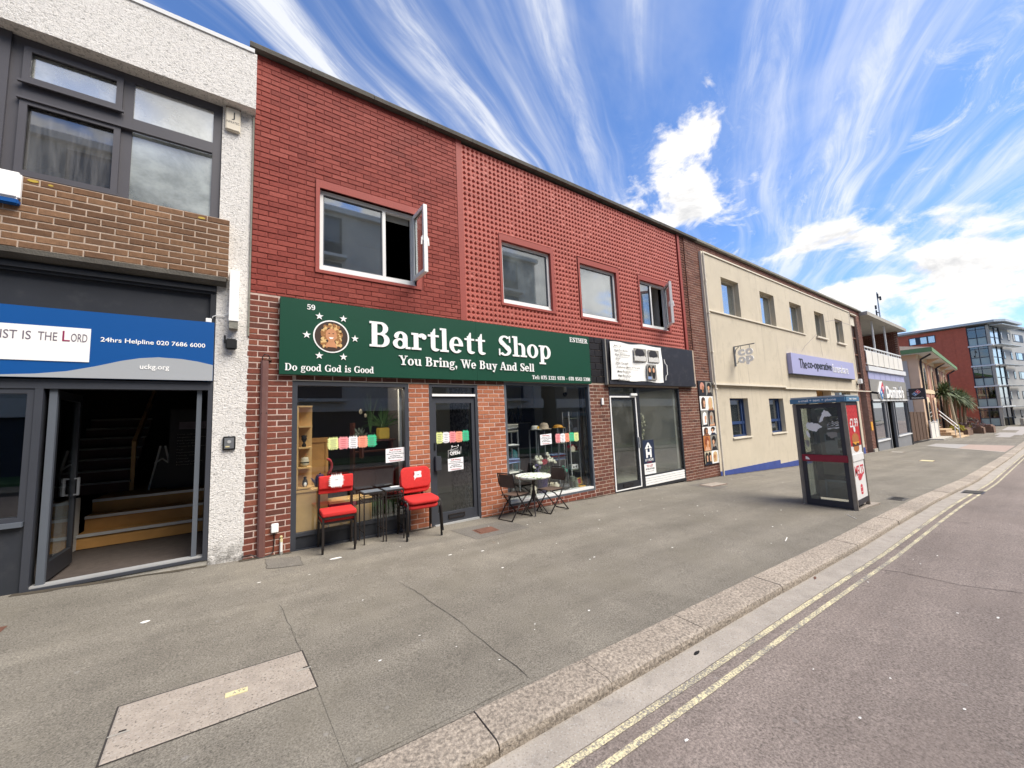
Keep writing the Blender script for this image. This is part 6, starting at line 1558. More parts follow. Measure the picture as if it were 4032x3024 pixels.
# ================================================================== across the road (seen in the window reflections)
def opposite(name, label, x0, x1, y, h, wm, floors, bays, balcony=True):
    t = thing(name, label, 'building', ((x0 + x1) / 2, y, 0))
    part(t, 'wall', MB().box(x0, x1, y - 10, y, -1, h), wm)
    part(t, 'ground_floor', MB().box(x0, x1, y, y + .06, -.5, 3.0), 'opp_dark')
    part(t, 'shop_band', MB().box(x0, x1, y + .061, y + .25, 2.7, 3.5), 'opp_white')
    fh = (h - 3.4) / floors
    for f in range(floors):
        z = 3.4 + f * fh
        for a, b in bays:
            w = part(t, 'window', MB().box(a, b, y + .001, y + .12, z + .1, z + fh - .3), 'opp_dark')
            n = max(2, int((b - a) / 1.3)); g = MB()
            for k in range(n):
                u = a + .15 + k * (b - a - .15) / n; g.box(u, u + (b - a - .15) / n - .15, y + .121, y + .14, z + 1.0, z + fh - .5)
            part(w, 'pane', g, 'opp_glass')
            if balcony: part(t, 'balcony', MB().box(a - .2, b + .2, y + .121, y + .7, z - .12, z + .06), 'opp_white')
    part(t, 'roof', MB().box(x0 - .2, x1 + .2, y - 10, y + .3, h, h + .35), 'opp_white')
opposite('flats', 'tall pale concrete block of flats across the road', -26, 21, -19.5, 15.5, 'opp_concrete', 4, [(-24, -20), (-16, -12), (-7, -3.5), (1, 5), (8.5, 12), (15, 19)])
opposite('offices', 'lower glassy office block across the road', 23, 60, -20, 11.5, 'opp_dark', 3, [(24, 32), (33, 41), (42, 50), (51, 59)], False)
opposite('terrace', 'white painted terrace houses across the road', 62, 110, -22, 9.5, 'opp_white', 2, [(64, 66), (69, 71), (74, 76), (79, 81), (84, 86), (90, 92)], False)

# ================================================================== telephone box
KX0, KX1, KY0, KY1 = 8.84, 9.61, -3.65, -2.84
KZ = gz(9.2, -3.25)
TB = thing('telephone_box', 'worn metal and glass telephone box with torn posters, red door bar and burger adverts', 'telephone box', ((KX0 + KX1) / 2, (KY0 + KY1) / 2, KZ))
for (x, y) in ((KX0, KY0), (KX1 - .06, KY0), (KX0, KY1 - .06), (KX1 - .06, KY1 - .06)):
    part(TB, 'post', MB().cbox(x, x + .06, y, y + .06, gz(x, y) - .02, 1.715, .012), 'kiosk_metal')
part(TB, 'base_slab', MB().prism([(KX0 + .02, KY0 + .03), (KX1 + .25, KY0 - .08), (KX1 + .2, KY1), (KX0 + .05, KY1 - .03)], 'xy', KZ - .06, KZ + .006), 'concrete_cover')
part(TB, 'roof', MB().cbox(KX0 - .02, KX1 + .02, KY0 - .02, KY1 + .02, 1.80, 1.835, .01), 'apt_metal')
hb = part(TB, 'header_band', MB().box(KX0 - .025, KX0 + .01, KY0 - .012, KY1 + .02, 1.715, 1.80), 'kiosk_blue')
part(hb, 'lettering', text_mb('e-mail + text + phone', .12, .70, 1.730, 1.788, O=(KX0 - .0255, KY1, 0), U=(0, -1, 0), V=(0, 0, 1), depth=.003, offset=.015), 'sign_white')
hb = part(TB, 'header_band', MB().box(KX0 + .011, KX1 + .02, KY0 - .025, KY0 + .01, 1.715, 1.80), 'kiosk_blue')
part(hb, 'lettering', text_mb('text + phone', KX0 + .18, KX1 - .16, 1.735, 1.782, O=(0, KY0 - .0255, 0), depth=.003, offset=.01), 'sign_white')
part(TB, 'header_band', MB().box(KX0 + .011, KX1 + .02, KY1 - .01, KY1 + .025, 1.715, 1.80), 'kiosk_blue'); part(TB, 'header_band', MB().box(KX1 - .01, KX1 + .025, KY0 + .011, KY1 - .011, 1.715, 1.80), 'kiosk_blue')
# door on the side towards the camera (facing -X)
ya, yb = KY0 + .062, KY1 - .062
d = part(TB, 'door', MB().box(KX0 + .015, KX0 + .05, ya, ya + .06, KZ + .02, 1.70).box(KX0 + .015, KX0 + .05, yb - .06, yb, KZ + .02, 1.70).box(KX0 + .015, KX0 + .05, ya + .06, yb - .06, 1.62, 1.70).box(KX0 + .015, KX0 + .05, ya + .06, yb - .06, KZ + .02, KZ + .13), 'kiosk_dark')
part(d, 'pane', MB().box(KX0 + .03, KX0 + .037, ya + .06, yb - .06, KZ + .13, 1.62), 'kiosk_glass')
part(d, 'handle_bar', MB().cbox(KX0 - .02, KX0 + .014, ya - .01, yb - .01, .625, .75, .008), 'crimson')
part(d, 'sticker', MB().prism([(yb - .07, .66), (yb - .14, .655), (yb - .12, .69), (yb - .09, .715), (yb - .07, .71)], 'yz', KX0 - .023, KX0 - .0205), 'tag_white')
rnd = random.Random(5)
def torn(pts, seed, m='ad_white'):
    r = random.Random(seed); L = []
    for i in range(len(pts)):
        a, b = pts[i], pts[(i + 1) % len(pts)]
        for k in range(4):
            t = k / 4; L.append((a[0] + (b[0] - a[0]) * t + r.uniform(-.008, .008), a[1] + (b[1] - a[1]) * t + r.uniform(-.010, .010)))
    return part(d, 'torn_poster', MB().prism(L, 'yz', KX0 + .026, KX0 + .0295), m)
U_ = lambda u, z: (KY1 - .81 * u, z)     # u across the door from the left, as one faces it
torn([U_(.22, 1.28), U_(.26, 1.36), U_(.36, 1.34), U_(.45, 1.33), U_(.53, 1.27), U_(.45, 1.22), U_(.42, 1.17), U_(.34, 1.19), U_(.30, 1.20), U_(.26, 1.22)], 1)
torn([U_(.22, 1.19), U_(.25, 1.20), U_(.29, 1.09), U_(.26, 1.06), U_(.22, 1.11)], 2)
torn([U_(.50, 1.40), U_(.55, 1.50), U_(.60, 1.57), U_(.68, 1.55), U_(.73, 1.46), U_(.66, 1.46), U_(.60, 1.45), U_(.55, 1.36), U_(.49, 1.35)], 3)
for k in range(5): torn([U_(.62, 1.215 + k * .022), U_(.85 - .005 * k, 1.245 + k * .04), U_(.85 - .005 * k, 1.265 + k * .036), U_(.64, 1.225 + k * .022)], 10 + k)
torn([U_(.18, .99), U_(.22, 1.02), U_(.26, .97), U_(.24, .88), U_(.20, .89)], 20, 'photo_grey'); torn([U_(.60, 1.16), U_(.78, 1.17), U_(.80, 1.08), U_(.68, 1.06), U_(.62, 1.09)], 21, 'photo_grey')
# left side and back panels
s = part(TB, 'side_panel', MB().box(KX0 + .062, KX1 - .062, KY1 - .05, KY1 - .02, KZ + .03, KZ + .12).box(KX0 + .062, KX1 - .062, KY1 - .05, KY1 - .02, 1.62, 1.71).box(KX0 + .062, KX1 - .062, KY1 - .05, KY1 - .02, .62, .75), 'kiosk_dark')
part(s, 'pane', MB().box(KX0 + .062, KX1 - .062, KY1 - .04, KY1 - .033, KZ + .12, .62).box(KX0 + .062, KX1 - .062, KY1 - .04, KY1 - .033, .75, 1.62), 'kiosk_glass')
s = part(TB, 'back_panel', MB().box(KX1 - .05, KX1 - .02, ya, yb, .18, 1.71), 'kiosk_dark')
part(s, 'lower_panel', frame_mb(0, 1, 0, 1, .1, 0, 1) if 0 else MB().box(KX1 - .055, KX1 - .02, ya, yb, KZ + .05, .179), 'kiosk_metal')
part(s, 'panel_frame', MB().box(KX1 - .075, KX1 - .056, ya + .02, ya + .06, KZ + .06, .20).box(KX1 - .075, KX1 - .056, yb - .15, yb - .11, KZ + .06, .20).box(KX1 - .075, KX1 - .056, ya + .06, yb - .15, .16, .20), 'steel')
part(s, 'backboard', MB().box(KX1 - .09, KX1 - .051, ya + .02, yb - .12, .30, 1.45), 'kiosk_metal')
p = part(s, 'payphone', MB().cbox(KX1 - .20, KX1 - .091, ya + .14, yb - .22, .72, 1.12, .015), 'steel')
p2 = part(s, 'phone_details', MB().box(KX1 - .206, KX1 - .2005, ya + .17, ya + .26, .84, 1.0).box(KX1 - .206, KX1 - .2005, ya + .30, yb - .25, .98, 1.09).box(KX1 - .206, KX1 - .2005, ya + .17, ya + .24, .74, .79), 'black_plastic')
part(s, 'notice_card', MB().box(KX1 - .096, KX1 - .0905, ya + .03, ya + .11, .95, 1.14), 'tag_white'); part(s, 'upper_plate', MB().box(KX1 - .096, KX1 - .0905, ya + .03, ya + .12, 1.2, 1.42), 'leaf_grey')
# advert side (facing -Y, towards the road)
yf = KY0 + .004
s = part(TB, 'advert_panel', MB().box(KX0 + .062, KX1 - .062, yf, yf + .04, 1.65, 1.712).box(KX0 + .062, KX1 - .062, yf, yf + .04, KZ + .08, KZ + .17), 'kiosk_dark')
ax0, ax1 = KX0 + .066, KX1 - .066
part(s, 'red_advert', MB().box(ax0, ax1, yf + .006, yf + .03, .90, 1.648), 'ad_red'); part(s, 'white_strip', MB().box(ax0, ax1, yf + .006, yf + .03, .765, .8995), 'ad_white')
yq = yf + .0055; cx = (ax0 + ax1) / 2
rnd = random.Random(14); mb = MB()
for j in range(9):
    for i in range(7):
        x = ax0 + .05 + i * (ax1 - ax0 - .1) / 6; z = .93 + j * .083 + (i % 2) * .02; mb.ell(x, z, .012, .02, yq - .0008, yq, 6)
part(s, 'pattern_print', mb, 'pink_red', kind='stuff')
part(s, 'lettering', text_mb('£2.99', ax0 + .1, ax1 - .06, 1.24, 1.40, O=(0, yq - .001, 0), depth=.002, offset=.01), 'ad_white')
part(s, 'tail_print', MB().prism([(cx - .05, 1.24), (cx + .05, 1.24), (cx + .06, 1.17), (cx + .01, 1.14), (cx - .04, 1.17)], 'xz', yq - .003, yq - .001), 'ad_white')
part(s, 'bun_print', MB().ell(cx, 1.03, .20, .10, yq - .0025, yq - .001, 20).ell(cx, .86, .16, .07, yq - .0028, yq - .001, 20), 'burger_bun')
part(s, 'patty_print', MB().box(cx - .2, cx + .2, yq - .0035, yq - .0029, .895, .965), 'burger_patty'); part(s, 'cheese_print', MB().prism([(cx - .21, .97), (cx + .21, .97), (cx + .16, .935), (cx + .05, .955), (cx - .02, .915), (cx - .12, .95)], 'xz', yq - .0042, yq - .0036), 'burger_cheese')
part(s, 'rail', MB().cbox(ax0 - .01, ax1 + .01, yf - .006, yf + .03, .63, .762, .006), 'ad_white')
part(s, 'white_advert', MB().box(ax0, ax1, yf + .006, yf + .03, KZ + .171, .628), 'ad_white')
part(s, 'lettering', text_mb('MELTS', ax0 + .06, ax1 - .06, .37, .55, O=(0, yq, 0), depth=.002, offset=.012), 'logo_red')
part(s, 'tongue_print', MB().prism([(cx - .13, .36), (cx + .18, .40), (cx + .17, .36), (cx + .02, .28), (cx - .09, .29)], 'xz', yq - .002, yq), 'logo_red')
part(s, 'emblem_print', MB().prism([(cx - .05, .16), (cx + .07, .16), (cx + .06, .195), (cx + .01, .215), (cx - .04, .195)], 'xz', yq - .002, yq).box(cx - .055, cx + .075, yq - .002, yq, .085, .15).prism([(cx - .05, .075), (cx + .07, .075), (cx + .06, .035), (cx - .04, .035)], 'xz', yq - .002, yq), 'logo_red')

# ================================================================== chairs and tables on the pavement
def cushion(poly, plane, a, b, c=.018, seg=3):
    """padded slab: prism with rounded rims"""
    t = MB().prism(poly, plane, a, b); bm = bmesh.new(); vs = [bm.verts.new(v) for v in t.v]
    for f in t.f: bm.faces.new([vs[i] for i in f])
    bmesh.ops.recalc_face_normals(bm, faces=bm.faces)
    n = len(poly); rim = [e for e in bm.edges if (e.verts[0] in vs[:n]) == (e.verts[1] in vs[:n])]
    bmesh.ops.bevel(bm, geom=rim, offset=c, segments=seg, profile=.5, affect='EDGES'); bm.verts.index_update()
    mb = MB(); mb.add([v.co for v in bm.verts], [[v.index for v in f.verts] for f in bm.faces]); bm.free(); return mb
def rrect(x0, x1, y0, y1, r, n=5):
    out = []
    for cx, cy_, a in ((x1 - r, y1 - r, 0), (x0 + r, y1 - r, 90), (x0 + r, y0 + r, 180), (x1 - r, y0 + r, 270)):
        for k in range(n + 1):
            q = rad(a + 90 * k / n); out.append((cx + r * math.cos(q), cy_ + r * math.sin(q)))
    return out
def square_chair(name, label, loc, rz, group):
    t = thing(name, label, 'chair', loc, rz, group)
    P = lambda n, mb, m, sm=False: part(t, n, mb, m, world=False, smooth=sm)
    P('seat', cushion(rrect(-.205, .205, -.205, .175, .02), 'xy', .39, .45, .016), 'red_fabric', True)
    P('backrest', cushion(rrect(-.215, .215, .70, .872, .015), 'xz', .115, .165, .014), 'red_fabric', True)
    for s in (-1, 1):
        P('leg', MB().bar((s * .19, -.185, 0), (s * .19, -.185, .385), .025), 'black_metal')
        P('leg', MB().bar((s * .205, .19, 0), (s * .205, .178, .40), .025).bar((s * .205, .178, .40), (s * .205, .165, .86), .025), 'black_metal')
        P('side_rail', MB().bar((s * .192, -.19, .375), (s * .2, .18, .375), .025), 'black_metal')
        P('foot', MB().tube([(s * .19, -.185, -.005), (s * .19, -.185, .02)], .014, 8), 'black_plastic')
    P('seat_rail', MB().bar((-.19, -.185, .375), (.19, -.185, .375), .025), 'black_metal'); P('seat_rail', MB().bar((-.2, .175, .375), (.2, .175, .375), .025), 'black_metal')
    return t
def round_chair(name, label, loc, rz, group):
    t = thing(name, label, 'chair', loc, rz, group)
    P = lambda n, mb, m, sm=False: part(t, n, mb, m, world=False, smooth=sm)
    st = cushion([(a, b) for a, b in rrect(-.235, .235, -.23, .19, .09, 7)], 'xy', .405, .47, .028, 4)
    st.v = [(x, y, z + .012 * math.cos(6 * y) + (.012 if y > .05 else 0) - .2 * max(0, -y - .1) ** 2) for x, y, z in st.v]
    P('seat', st, 'red_fabric', True)
    bk = cushion(rrect(-.23, .23, .585, .895, .085, 7), 'xz', .17, .215, .02, 4)
    bk.v = [(x, y - .9 * x * x + .18 * (z - .6), z) for x, y, z in bk.v]
    P('backrest', bk, 'red_fabric', True)
    for s in (-1, 1):
        P('leg', MB().tube([(s * .255, -.225, 0), (s * .247, -.205, .30), (s * .243, -.195, .40), (s * .240, -.17, .436), (s * .238, -.12, .446)], .0145, 8), 'black_metal', True)
        P('leg', MB().tube([(s * .25, .23, 0), (s * .245, .205, .30), (s * .24, .19, .41), (s * .238, .15, .44), (s * .238, -.12, .446)], .0145, 8), 'black_metal', True)
        P('back_support', MB().tube([(s * .12, .0, .395), (s * .12, .17, .40), (s * .12, .205, .45), (s * .12, .22, .66)], .011, 8), 'black_metal', True)
        P('foot', MB().tube([(s * .255, -.226, -.004), (s * .254, -.224, .035)], .017, 8), 'black_plastic')
    P('cross_bar', MB().tube([(-.24, .1, .398), (.24, .1, .398)], .011, 8), 'black_metal', True)
    return t
g = gz(1.06, -.22)
square_chair('stacking_chair', 'lower of the two square backed red chairs stacked by the first shop window', (1.06, -.19, g), rad(-3), 'square backed red chairs in a stack')
square_chair('stacking_chair', 'upper of the two square backed red chairs, with a white ticket on its back', (1.06, -.225, g + .066), rad(-3), 'square backed red chairs in a stack')
g = gz(2.17, -.3)
round_chair('stacking_chair', 'lower of the two round backed red chairs stacked beside the shop door', (2.165, -.275, g), rad(-2), 'round backed red chairs in a stack')
round_chair('stacking_chair', 'upper of the two round backed red chairs, with a torn white ticket', (2.17, -.305, g + .072), rad(-2), 'round backed red chairs in a stack')
def saw(x0, x1, z0, z1, n=5, d=.012, seed=1):
    r = random.Random(seed); L = []
    for (ax, az), (bx, bz), k in (((x0, z0), (x1, z0), n), ((x1, z0), (x1, z1), n), ((x1, z1), (x0, z1), n), ((x0, z1), (x0, z0), n)):
        dx, dz = (bx - ax) / k, (bz - az) / k; nx, nz = dz / math.hypot(dx, dz), -dx / math.hypot(dx, dz)
        for i in range(k):
            L.append((ax + dx * i, az + dz * i)); e = d * r.uniform(.7, 1.25); L.append((ax + dx * (i + .5) + nx * e, az + dz * (i + .5) + nz * e))
    return L
g = gz(1.06, -.22)
t = thing('price_ticket', 'jagged white price ticket hung on the back of the square red chair', 'ticket', (1.07, -.11, g + .9))
part(t, 'card', MB().prism(saw(.995, 1.135, g + .80, g + .93, 5, .03, 3), 'xz', -.130, -.124), 'tag_white'); part(t, 'writing', MB().box(1.045, 1.085, -.1315, -.1305, g + .875, g + .882), 'ink_grey')
g = gz(2.17, -.3)
t = thing('price_ticket', 'torn white paper ticket stuck on the back of the round red chair', 'ticket', (2.19, -.12, g + .85))
part(t, 'card', MB().prism([(2.145, g + .775), (2.17, g + .755), (2.20, g + .745), (2.215, g + .76), (2.255, g + .785), (2.265, g + .83), (2.255, g + .86), (2.262, g + .90), (2.23, g + .905), (2.19, g + .90), (2.15, g + .905), (2.155, g + .86), (2.14, g + .83), (2.155, g + .80)], 'xz', -.150, -.145), 'tag_white'); part(t, 'writing', MB().box(2.185, 2.225, -.1515, -.1505, g + .845, g + .852), 'ink_grey')
# nest of tall wire tables
def wire_table(x0, x1, y0, y1, h, label):
    g = gz(x0, y0); t = thing('side_table', label, 'table', ((x0 + x1) / 2, (y0 + y1) / 2, g), 0, 'tall wire side tables between the red chairs')
    part(t, 'tile_top', MB().cbox(x0 + .012, x1 - .012, y0 + .012, y1 - .012, h - .022, h, .004), 'mosaic' if 'mosaic' in MATS else 'photo_grey')
    part(t, 'top_frame', frame_mb(x0, x1, 0, 1, .012, 0, 1) if 0 else MB().box(x0, x1, y0, y0 + .012, h - .03, h - .004).box(x0, x1, y1 - .012, y1, h - .03, h - .004).box(x0, x0 + .012, y0 + .012, y1 - .012, h - .03, h - .004).box(x1 - .012, x1, y0 + .012, y1 - .012, h - .03, h - .004), 'black_metal')
    for x in (x0 + .008, x1 - .008):
        for y in (y0 + .008, y1 - .008):
            part(t, 'leg', MB().bar((x, y, gz(x, y)), (x, y, h - .03), .014), 'black_metal'); part(t, 'foot', MB().ball((x, y, gz(x, y) + .012), .012, None, None, 8, 5), 'black_metal')
    for z in (h - .09, h - .125): part(t, 'rail', MB().bar((x0, y0 + .008, z), (x1, y0 + .008, z), .008).bar((x0, y1 - .008, z), (x1, y1 - .008, z), .008).bar((x0 + .008, y0, z), (x0 + .008, y1, z), .008).bar((x1 - .008, y0, z), (x1 - .008, y1, z), .008), 'black_metal')
    part(t, 'stretcher', MB().bar((x0 + .008, y0, g + .16), (x0 + .008, y1, g + .16), .010).bar((x1 - .008, y0, g + .16), (x1 - .008, y1, g + .16), .010), 'black_metal')
mat('mosaic', '6d747b', .4, .35, 55, .3, 120)
wire_table(1.375, 1.645, -.30, -.03, .725, 'tall black wire table with grey tile top next to the square red chairs')
wire_table(1.665, 1.93, -.315, -.04, .725, 'tall black wire table with grey tile top next to the round red chairs')
solo('paper_strip', MB().box(1.80, 1.93, -.13, -.07, .7255, .733), 'tag_white', 'small white paper strip lying on the right wire table', 'paper')
# bistro table
g = gz(4.26, -.35)
t = thing('bistro_table', 'small round bistro table with pale leaf patterned top on a splayed black stand', 'table', (4.26, -.35, g))
m, N, b, o = newmat('leaf_print'); p = N.n('ShaderNodeNewGeometry').outputs['Position']; vo = N.n('ShaderNodeTexVoronoi'); vo.inputs['Scale'].default_value = 26; vo.feature = 'DISTANCE_TO_EDGE'; N.l(N.vm('ADD', p, N.comb(N.m('MULTIPLY', N.noise(p, 9, 3), .12), 0, 0)), vo.inputs['Vector'])
N.l(N.mix(N.m('MULTIPLY', N.ramp(N.noise(p, 22, 3, .7), .50, .56), N.ramp(N.noise(p, 6, 2), .38, .5)), (.78, .78, .72), (.16, .27, .10)), b.inputs['Base Color']); b.inputs['Roughness'].default_value = .5
part(t, 'tabletop', MB().lathe([(.02, .605), (.295, .605), (.312, .612), (.318, .625), (.316, .645), (.305, .653), (.0, .655)], (4.26, -.35, 0), 36), 'leaf_print', smooth=False)
part(t, 'stem', MB().tube([(4.26, -.35, .22), (4.26, -.35, .605)], .022, 10), 'black_metal')
for k in range(5):
    a = 2 * math.pi * k / 5 + .45; x, y = 4.26 + .26 * math.cos(a), -.35 + .2 * math.sin(a)
    part(t, 'leg', MB().tube([(4.26 + .02 * math.cos(a), -.35 + .02 * math.sin(a), .36), (4.26 + .06 * math.cos(a), -.35 + .05 * math.sin(a), .24), (x, y, gz(x, y) + .012)], .0105, 7), 'black_metal')
part(t, 'hub', MB().lathe([(.03, .2), (.035, .26), (.03, .38)], (4.26, -.35, 0), 10), 'black_metal')
def folding_chair(loc, rz, label):
    t = thing('folding_chair', label, 'chair', loc, rz, 'brown folding chairs at the bistro table')
    P = lambda n, mb, m, sm=False: part(t, n, mb, m, world=False, smooth=sm)
    for s in (-1, 1):
        P('leg', MB().tube([(s * .175, -.25, .008), (s * .175, -.02, .25), (s * .175, .11, .42), (s * .175, .185, .60), (s * .175, .21, .765)], .011, 8), 'black_metal', True)
        P('leg', MB().tube([(s * .152, .25, .008), (s * .152, .06, .21), (s * .152, -.10, .345), (s * .152, -.21, .40)], .011, 8), 'black_metal', True)
        P('seat_rail', MB().bar((s * .155, -.20, .385), (s * .155, .15, .385), .016), 'black_metal')
    P('foot_bar', MB().tube([(-.175, -.25, .010), (.175, -.25, .010)], .010, 7), 'black_metal'); P('foot_bar', MB().tube([(-.152, .25, .010), (.152, .25, .010)], .010, 7), 'black_metal')
    P('seat_fabric', cushion(rrect(-.155, .155, -.215, .15, .02), 'xy', .394, .404, .004, 1), 'brown_fabric')
    bk = MB(); n = 8
    vs = [(x, .165 + .10 * (z - .52) * 2 * .5 + .02 * (1 - (x / .165) ** 2) + d, z) for d in (0, .006) for z in (.53, .745) for x in [-.165 + .33 * k / n for k in range(n + 1)]]
    fs = []; w = n + 1
    for k in range(n):
        fs += [(k, k + 1, w + k + 1, w + k), (2 * w + k, 2 * w + k + 1, 3 * w + k + 1, 3 * w + k), (w + k, w + k + 1, 3 * w + k + 1, 3 * w + k), (k, k + 1, 2 * w + k + 1, 2 * w + k)]
    P('back_fabric', bk.add(vs, fs), 'brown_fabric')
    P('top_bar', MB().tube([(-.175, .21, .76), (0, .222, .765), (.175, .21, .76)], .010, 7), 'black_metal', True)
    return t
folding_chair((3.83, -.36, gz(3.83, -.36)), rad(103), 'brown folding chair on the brick pier side of the bistro table')
folding_chair((4.68, -.36, gz(4.68, -.36)), rad(-84), 'brown folding chair on the vacant shop side of the bistro table')

# ================================================================== notices on the glass
TK = [('yellow', 'paper_yellow'), ('pink', 'paper_pink'), ('white', 'paper_white'), ('orange', 'paper_orange'), ('green', 'paper_green')]
def ticket_row(xs, z0, z1, order, y, where, seed):
    for i, (x0, x1) in enumerate(xs):
        nm, m = TK[order[i]]
        t = thing('price_ticket', '%s jagged price ticket in the row stuck on %s' % (nm, where), 'ticket', ((x0 + x1) / 2, y, z0), 0, 'jagged price tickets on the shop glass')
        dz = .008 if nm == 'green' else 0
        part(t, 'card', MB().prism(saw(x0 + .010, x1 - .010, z0 + .014 + dz, z1 - .014 + dz, 5, .022, seed + i), 'xz', y - .003 - .0006 * (i % 2), y - .0006 * (i % 2)), m)
        w = MB(); cx = (x0 + x1) / 2; h = z1 - z0
        for k in range(5): w.box(cx - (.032 if k % 2 else .04) * (x1 - x0) / .13, cx + (.032 if k % 2 else .04) * (x1 - x0) / .13, y - .0052, y - .0038, z1 - .04 - k * h * .16, z1 - .034 - k * h * .16)
        part(t, 'writing', w, 'ink_red' if nm in ('pink', 'orange') else 'ink_grey')
ticket_row([(.985, 1.12), (1.122, 1.25), (1.252, 1.383), (1.385, 1.513), (1.515, 1.642)], 1.325, 1.495, (0, 1, 2, 3, 4), .038, 'the first shop window', 1)
ticket_row([(2.60, 2.722), (2.722, 2.835), (2.835, 2.96), (2.96, 3.08), (3.082, 3.205)], 1.305, 1.485, (0, 2, 1, 3, 4), .043, 'the shop door', 20)
ticket_row([(5.19, 5.318), (5.318, 5.443), (5.443, 5.568), (5.568, 5.70), (5.70, 5.83)], 1.145, 1.325, (1, 2, 3, 4, 0), .048, 'the second shop window', 40)
def notice(x0, x1, z0, z1, y, where):
    t = thing('notice', 'white Staff Wanted paper notice on ' + where, 'notice', ((x0 + x1) / 2, y, z0), 0, 'staff wanted notices')
    part(t, 'paper', MB().prism([(x0, z0), (x1, z0 + .012), (x1, z1), (x0, z1 - .012)], 'xz', y - .003, y), 'paper_white')
    w, h = x1 - x0, z1 - z0
    part(t, 'heading', text_mb('Staff Wanted', x0 + .2 * w, x1 - .18 * w, z1 - .2 * h, z1 - .09 * h, O=(0, y - .003, 0), depth=.0015, res=1, offset=.02), 'ink_red')
    tm = MB()
    for k, s in enumerate(('Experienced staff', 'wanted for Hair Braiding', 'and Extensions.', 'Also Nail Technician')):
        ww = w * .039 * len(s); text_mb(s, (x0 + x1) / 2 - ww / 2, (x0 + x1) / 2 + ww / 2, z1 - (.34 + k * .13) * h, z1 - (.25 + k * .13) * h, O=(0, y - .003, 0), depth=.0015, res=1, offset=.015, mb=tm)
    part(t, 'lettering', tm, 'ink_dark'); part(t, 'small_print', MB().box(x0 + .15 * w, x1 - .15 * w, y - .0042, y - .0032, z0 + .13 * h, z0 + .15 * h).box(x0 + .22 * w, x1 - .22 * w, y - .0042, y - .0032, z0 + .08 * h, z0 + .10 * h), 'ink_red')
notice(1.78, 2.068, 1.07, 1.29, .038, 'the first shop window beside the brick pier'); notice(2.80, 3.085, .835, 1.05, .043, 'the shop door'); notice(4.79, 5.08, 1.125, 1.34, .048, 'the second shop window')
t = thing('open_sign', 'black Open sign with white scroll border hanging on the shop door', 'sign', (2.92, .04, 1.15))
part(t, 'board', MB().prism([(2.805, 1.06), (2.85, 1.065), (2.86, 1.09), (3.04, 1.12), (3.045, 1.225), (3.0, 1.215), (2.98, 1.205), (2.81, 1.175)], 'xz', .036, .0385), 'black_plastic')
part(t, 'border', MB().bar((2.81, .035, 1.175), (2.98, .035, 1.205), .004, .003).bar((3.045, .035, 1.225), (3.04, .035, 1.12), .004, .003).bar((2.86, .035, 1.09), (3.04, .035, 1.12), .004, .003).bar((2.805, .035, 1.06), (2.81, .035, 1.175), .004, .003), 'sign_white')
part(t, 'lettering', text_mb('OPEN', 2.835, 3.02, 1.10, 1.155, O=(0, .0355, 0), depth=.002, offset=.03), 'sign_white'); part(t, 'small_lettering', text_mb('Come in we are', 2.84, 3.0, 1.163, 1.183, O=(0, .0355, 0), depth=.002, res=1), 'sign_white')
part(t, 'hanger', MB().tube([(2.86, .036, 1.19), (2.88, .036, 1.23), (2.95, .036, 1.24), (2.99, .036, 1.21)], .003, 5).box(2.87, 2.885, .03, .038, 1.225, 1.255).box(2.985, 3.0, .03, .038, 1.235, 1.26), 'sign_white')

# ================================================================== first shop window display
t = thing('shelf_unit', 'narrow pine shelf unit with ornaments at the left of the first shop window', 'shelf', (.70, .25, .8))
part(t, 'back', MB().box(.635, .82, .31, .325, .82, 1.95), 'pine'); part(t, 'side', MB().box(.612, .634, .14, .325, .82, 1.95), 'pine')
for z in (.82, 1.09, 1.36, 1.65, 1.93): part(t, 'shelf', MB().box(.635, .80, .13, .309, z, z + .02), 'pine')
t = thing('counter', 'pine faced counter low in the first shop window', 'counter', (.9, .4, 0)); part(t, 'top', MB().box(.605, 1.12, .11, .60, .775, .805), 'pine'); part(t, 'front', MB().box(.615, .86, .125, .145, .0, .774), 'pine'); part(t, 'front', MB().box(.862, 1.0, .127, .147, .0, .774), 'oak')
t = thing('cabinet', 'low pale wooden cabinet with a red top edge behind the chairs', 'cabinet', (1.3, .4, 0)); part(t, 'top', MB().box(1.02, 1.60, .13, .5, .565, .595), 'pine'); part(t, 'red_edge', MB().box(1.02, 1.38, .128, .14, .50, .564), 'crimson'); part(t, 'front', MB().box(1.02, 1.60, .14, .16, .0, .499), 'pine'); part(t, 'knob', MB().ball((1.23, .13, .33), .015), 'pot_beige')
t = thing('wardrobe_panel', 'knotty orange pine panel standing behind the shelf unit', 'furniture', (.95, .62, .8)); part(t, 'panel', MB().box(.80, 1.08, .60, .63, .806, 1.49), 'orange_pine' if 'orange_pine' in MATS else 'oak'); part(t, 'rail', MB().box(.80, 1.08, .585, .599, 1.42, 1.49).box(1.04, 1.08, .585, .599, .806, 1.419), 'oak')
t = thing('teapot', 'dark blue teapot on the counter beside the red chairs', 'teapot', (.93, .32, .806))
part(t, 'body', MB().lathe([(.06, .0), (.075, .02), (.07, .10), (.055, .14), (.05, .145)], (.93, .32, .808), 14), 'navy_pot', smooth=True); part(t, 'lid', MB().lathe([(.05, .146), (.04, .165), (.012, .17), (.014, .185), (.0, .19)], (.93, .32, .808), 12), 'navy_pot'); part(t, 'spout', MB().tube([(.87, .32, .86), (.83, .32, .91), (.80, .32, .955)], [.018, .014, .009], 8), 'navy_pot'); part(t, 'handle', MB().tube([(1.0, .32, .93), (1.04, .32, .91), (1.04, .32, .86), (1.0, .32, .84)], .008, 6), 'navy_pot')
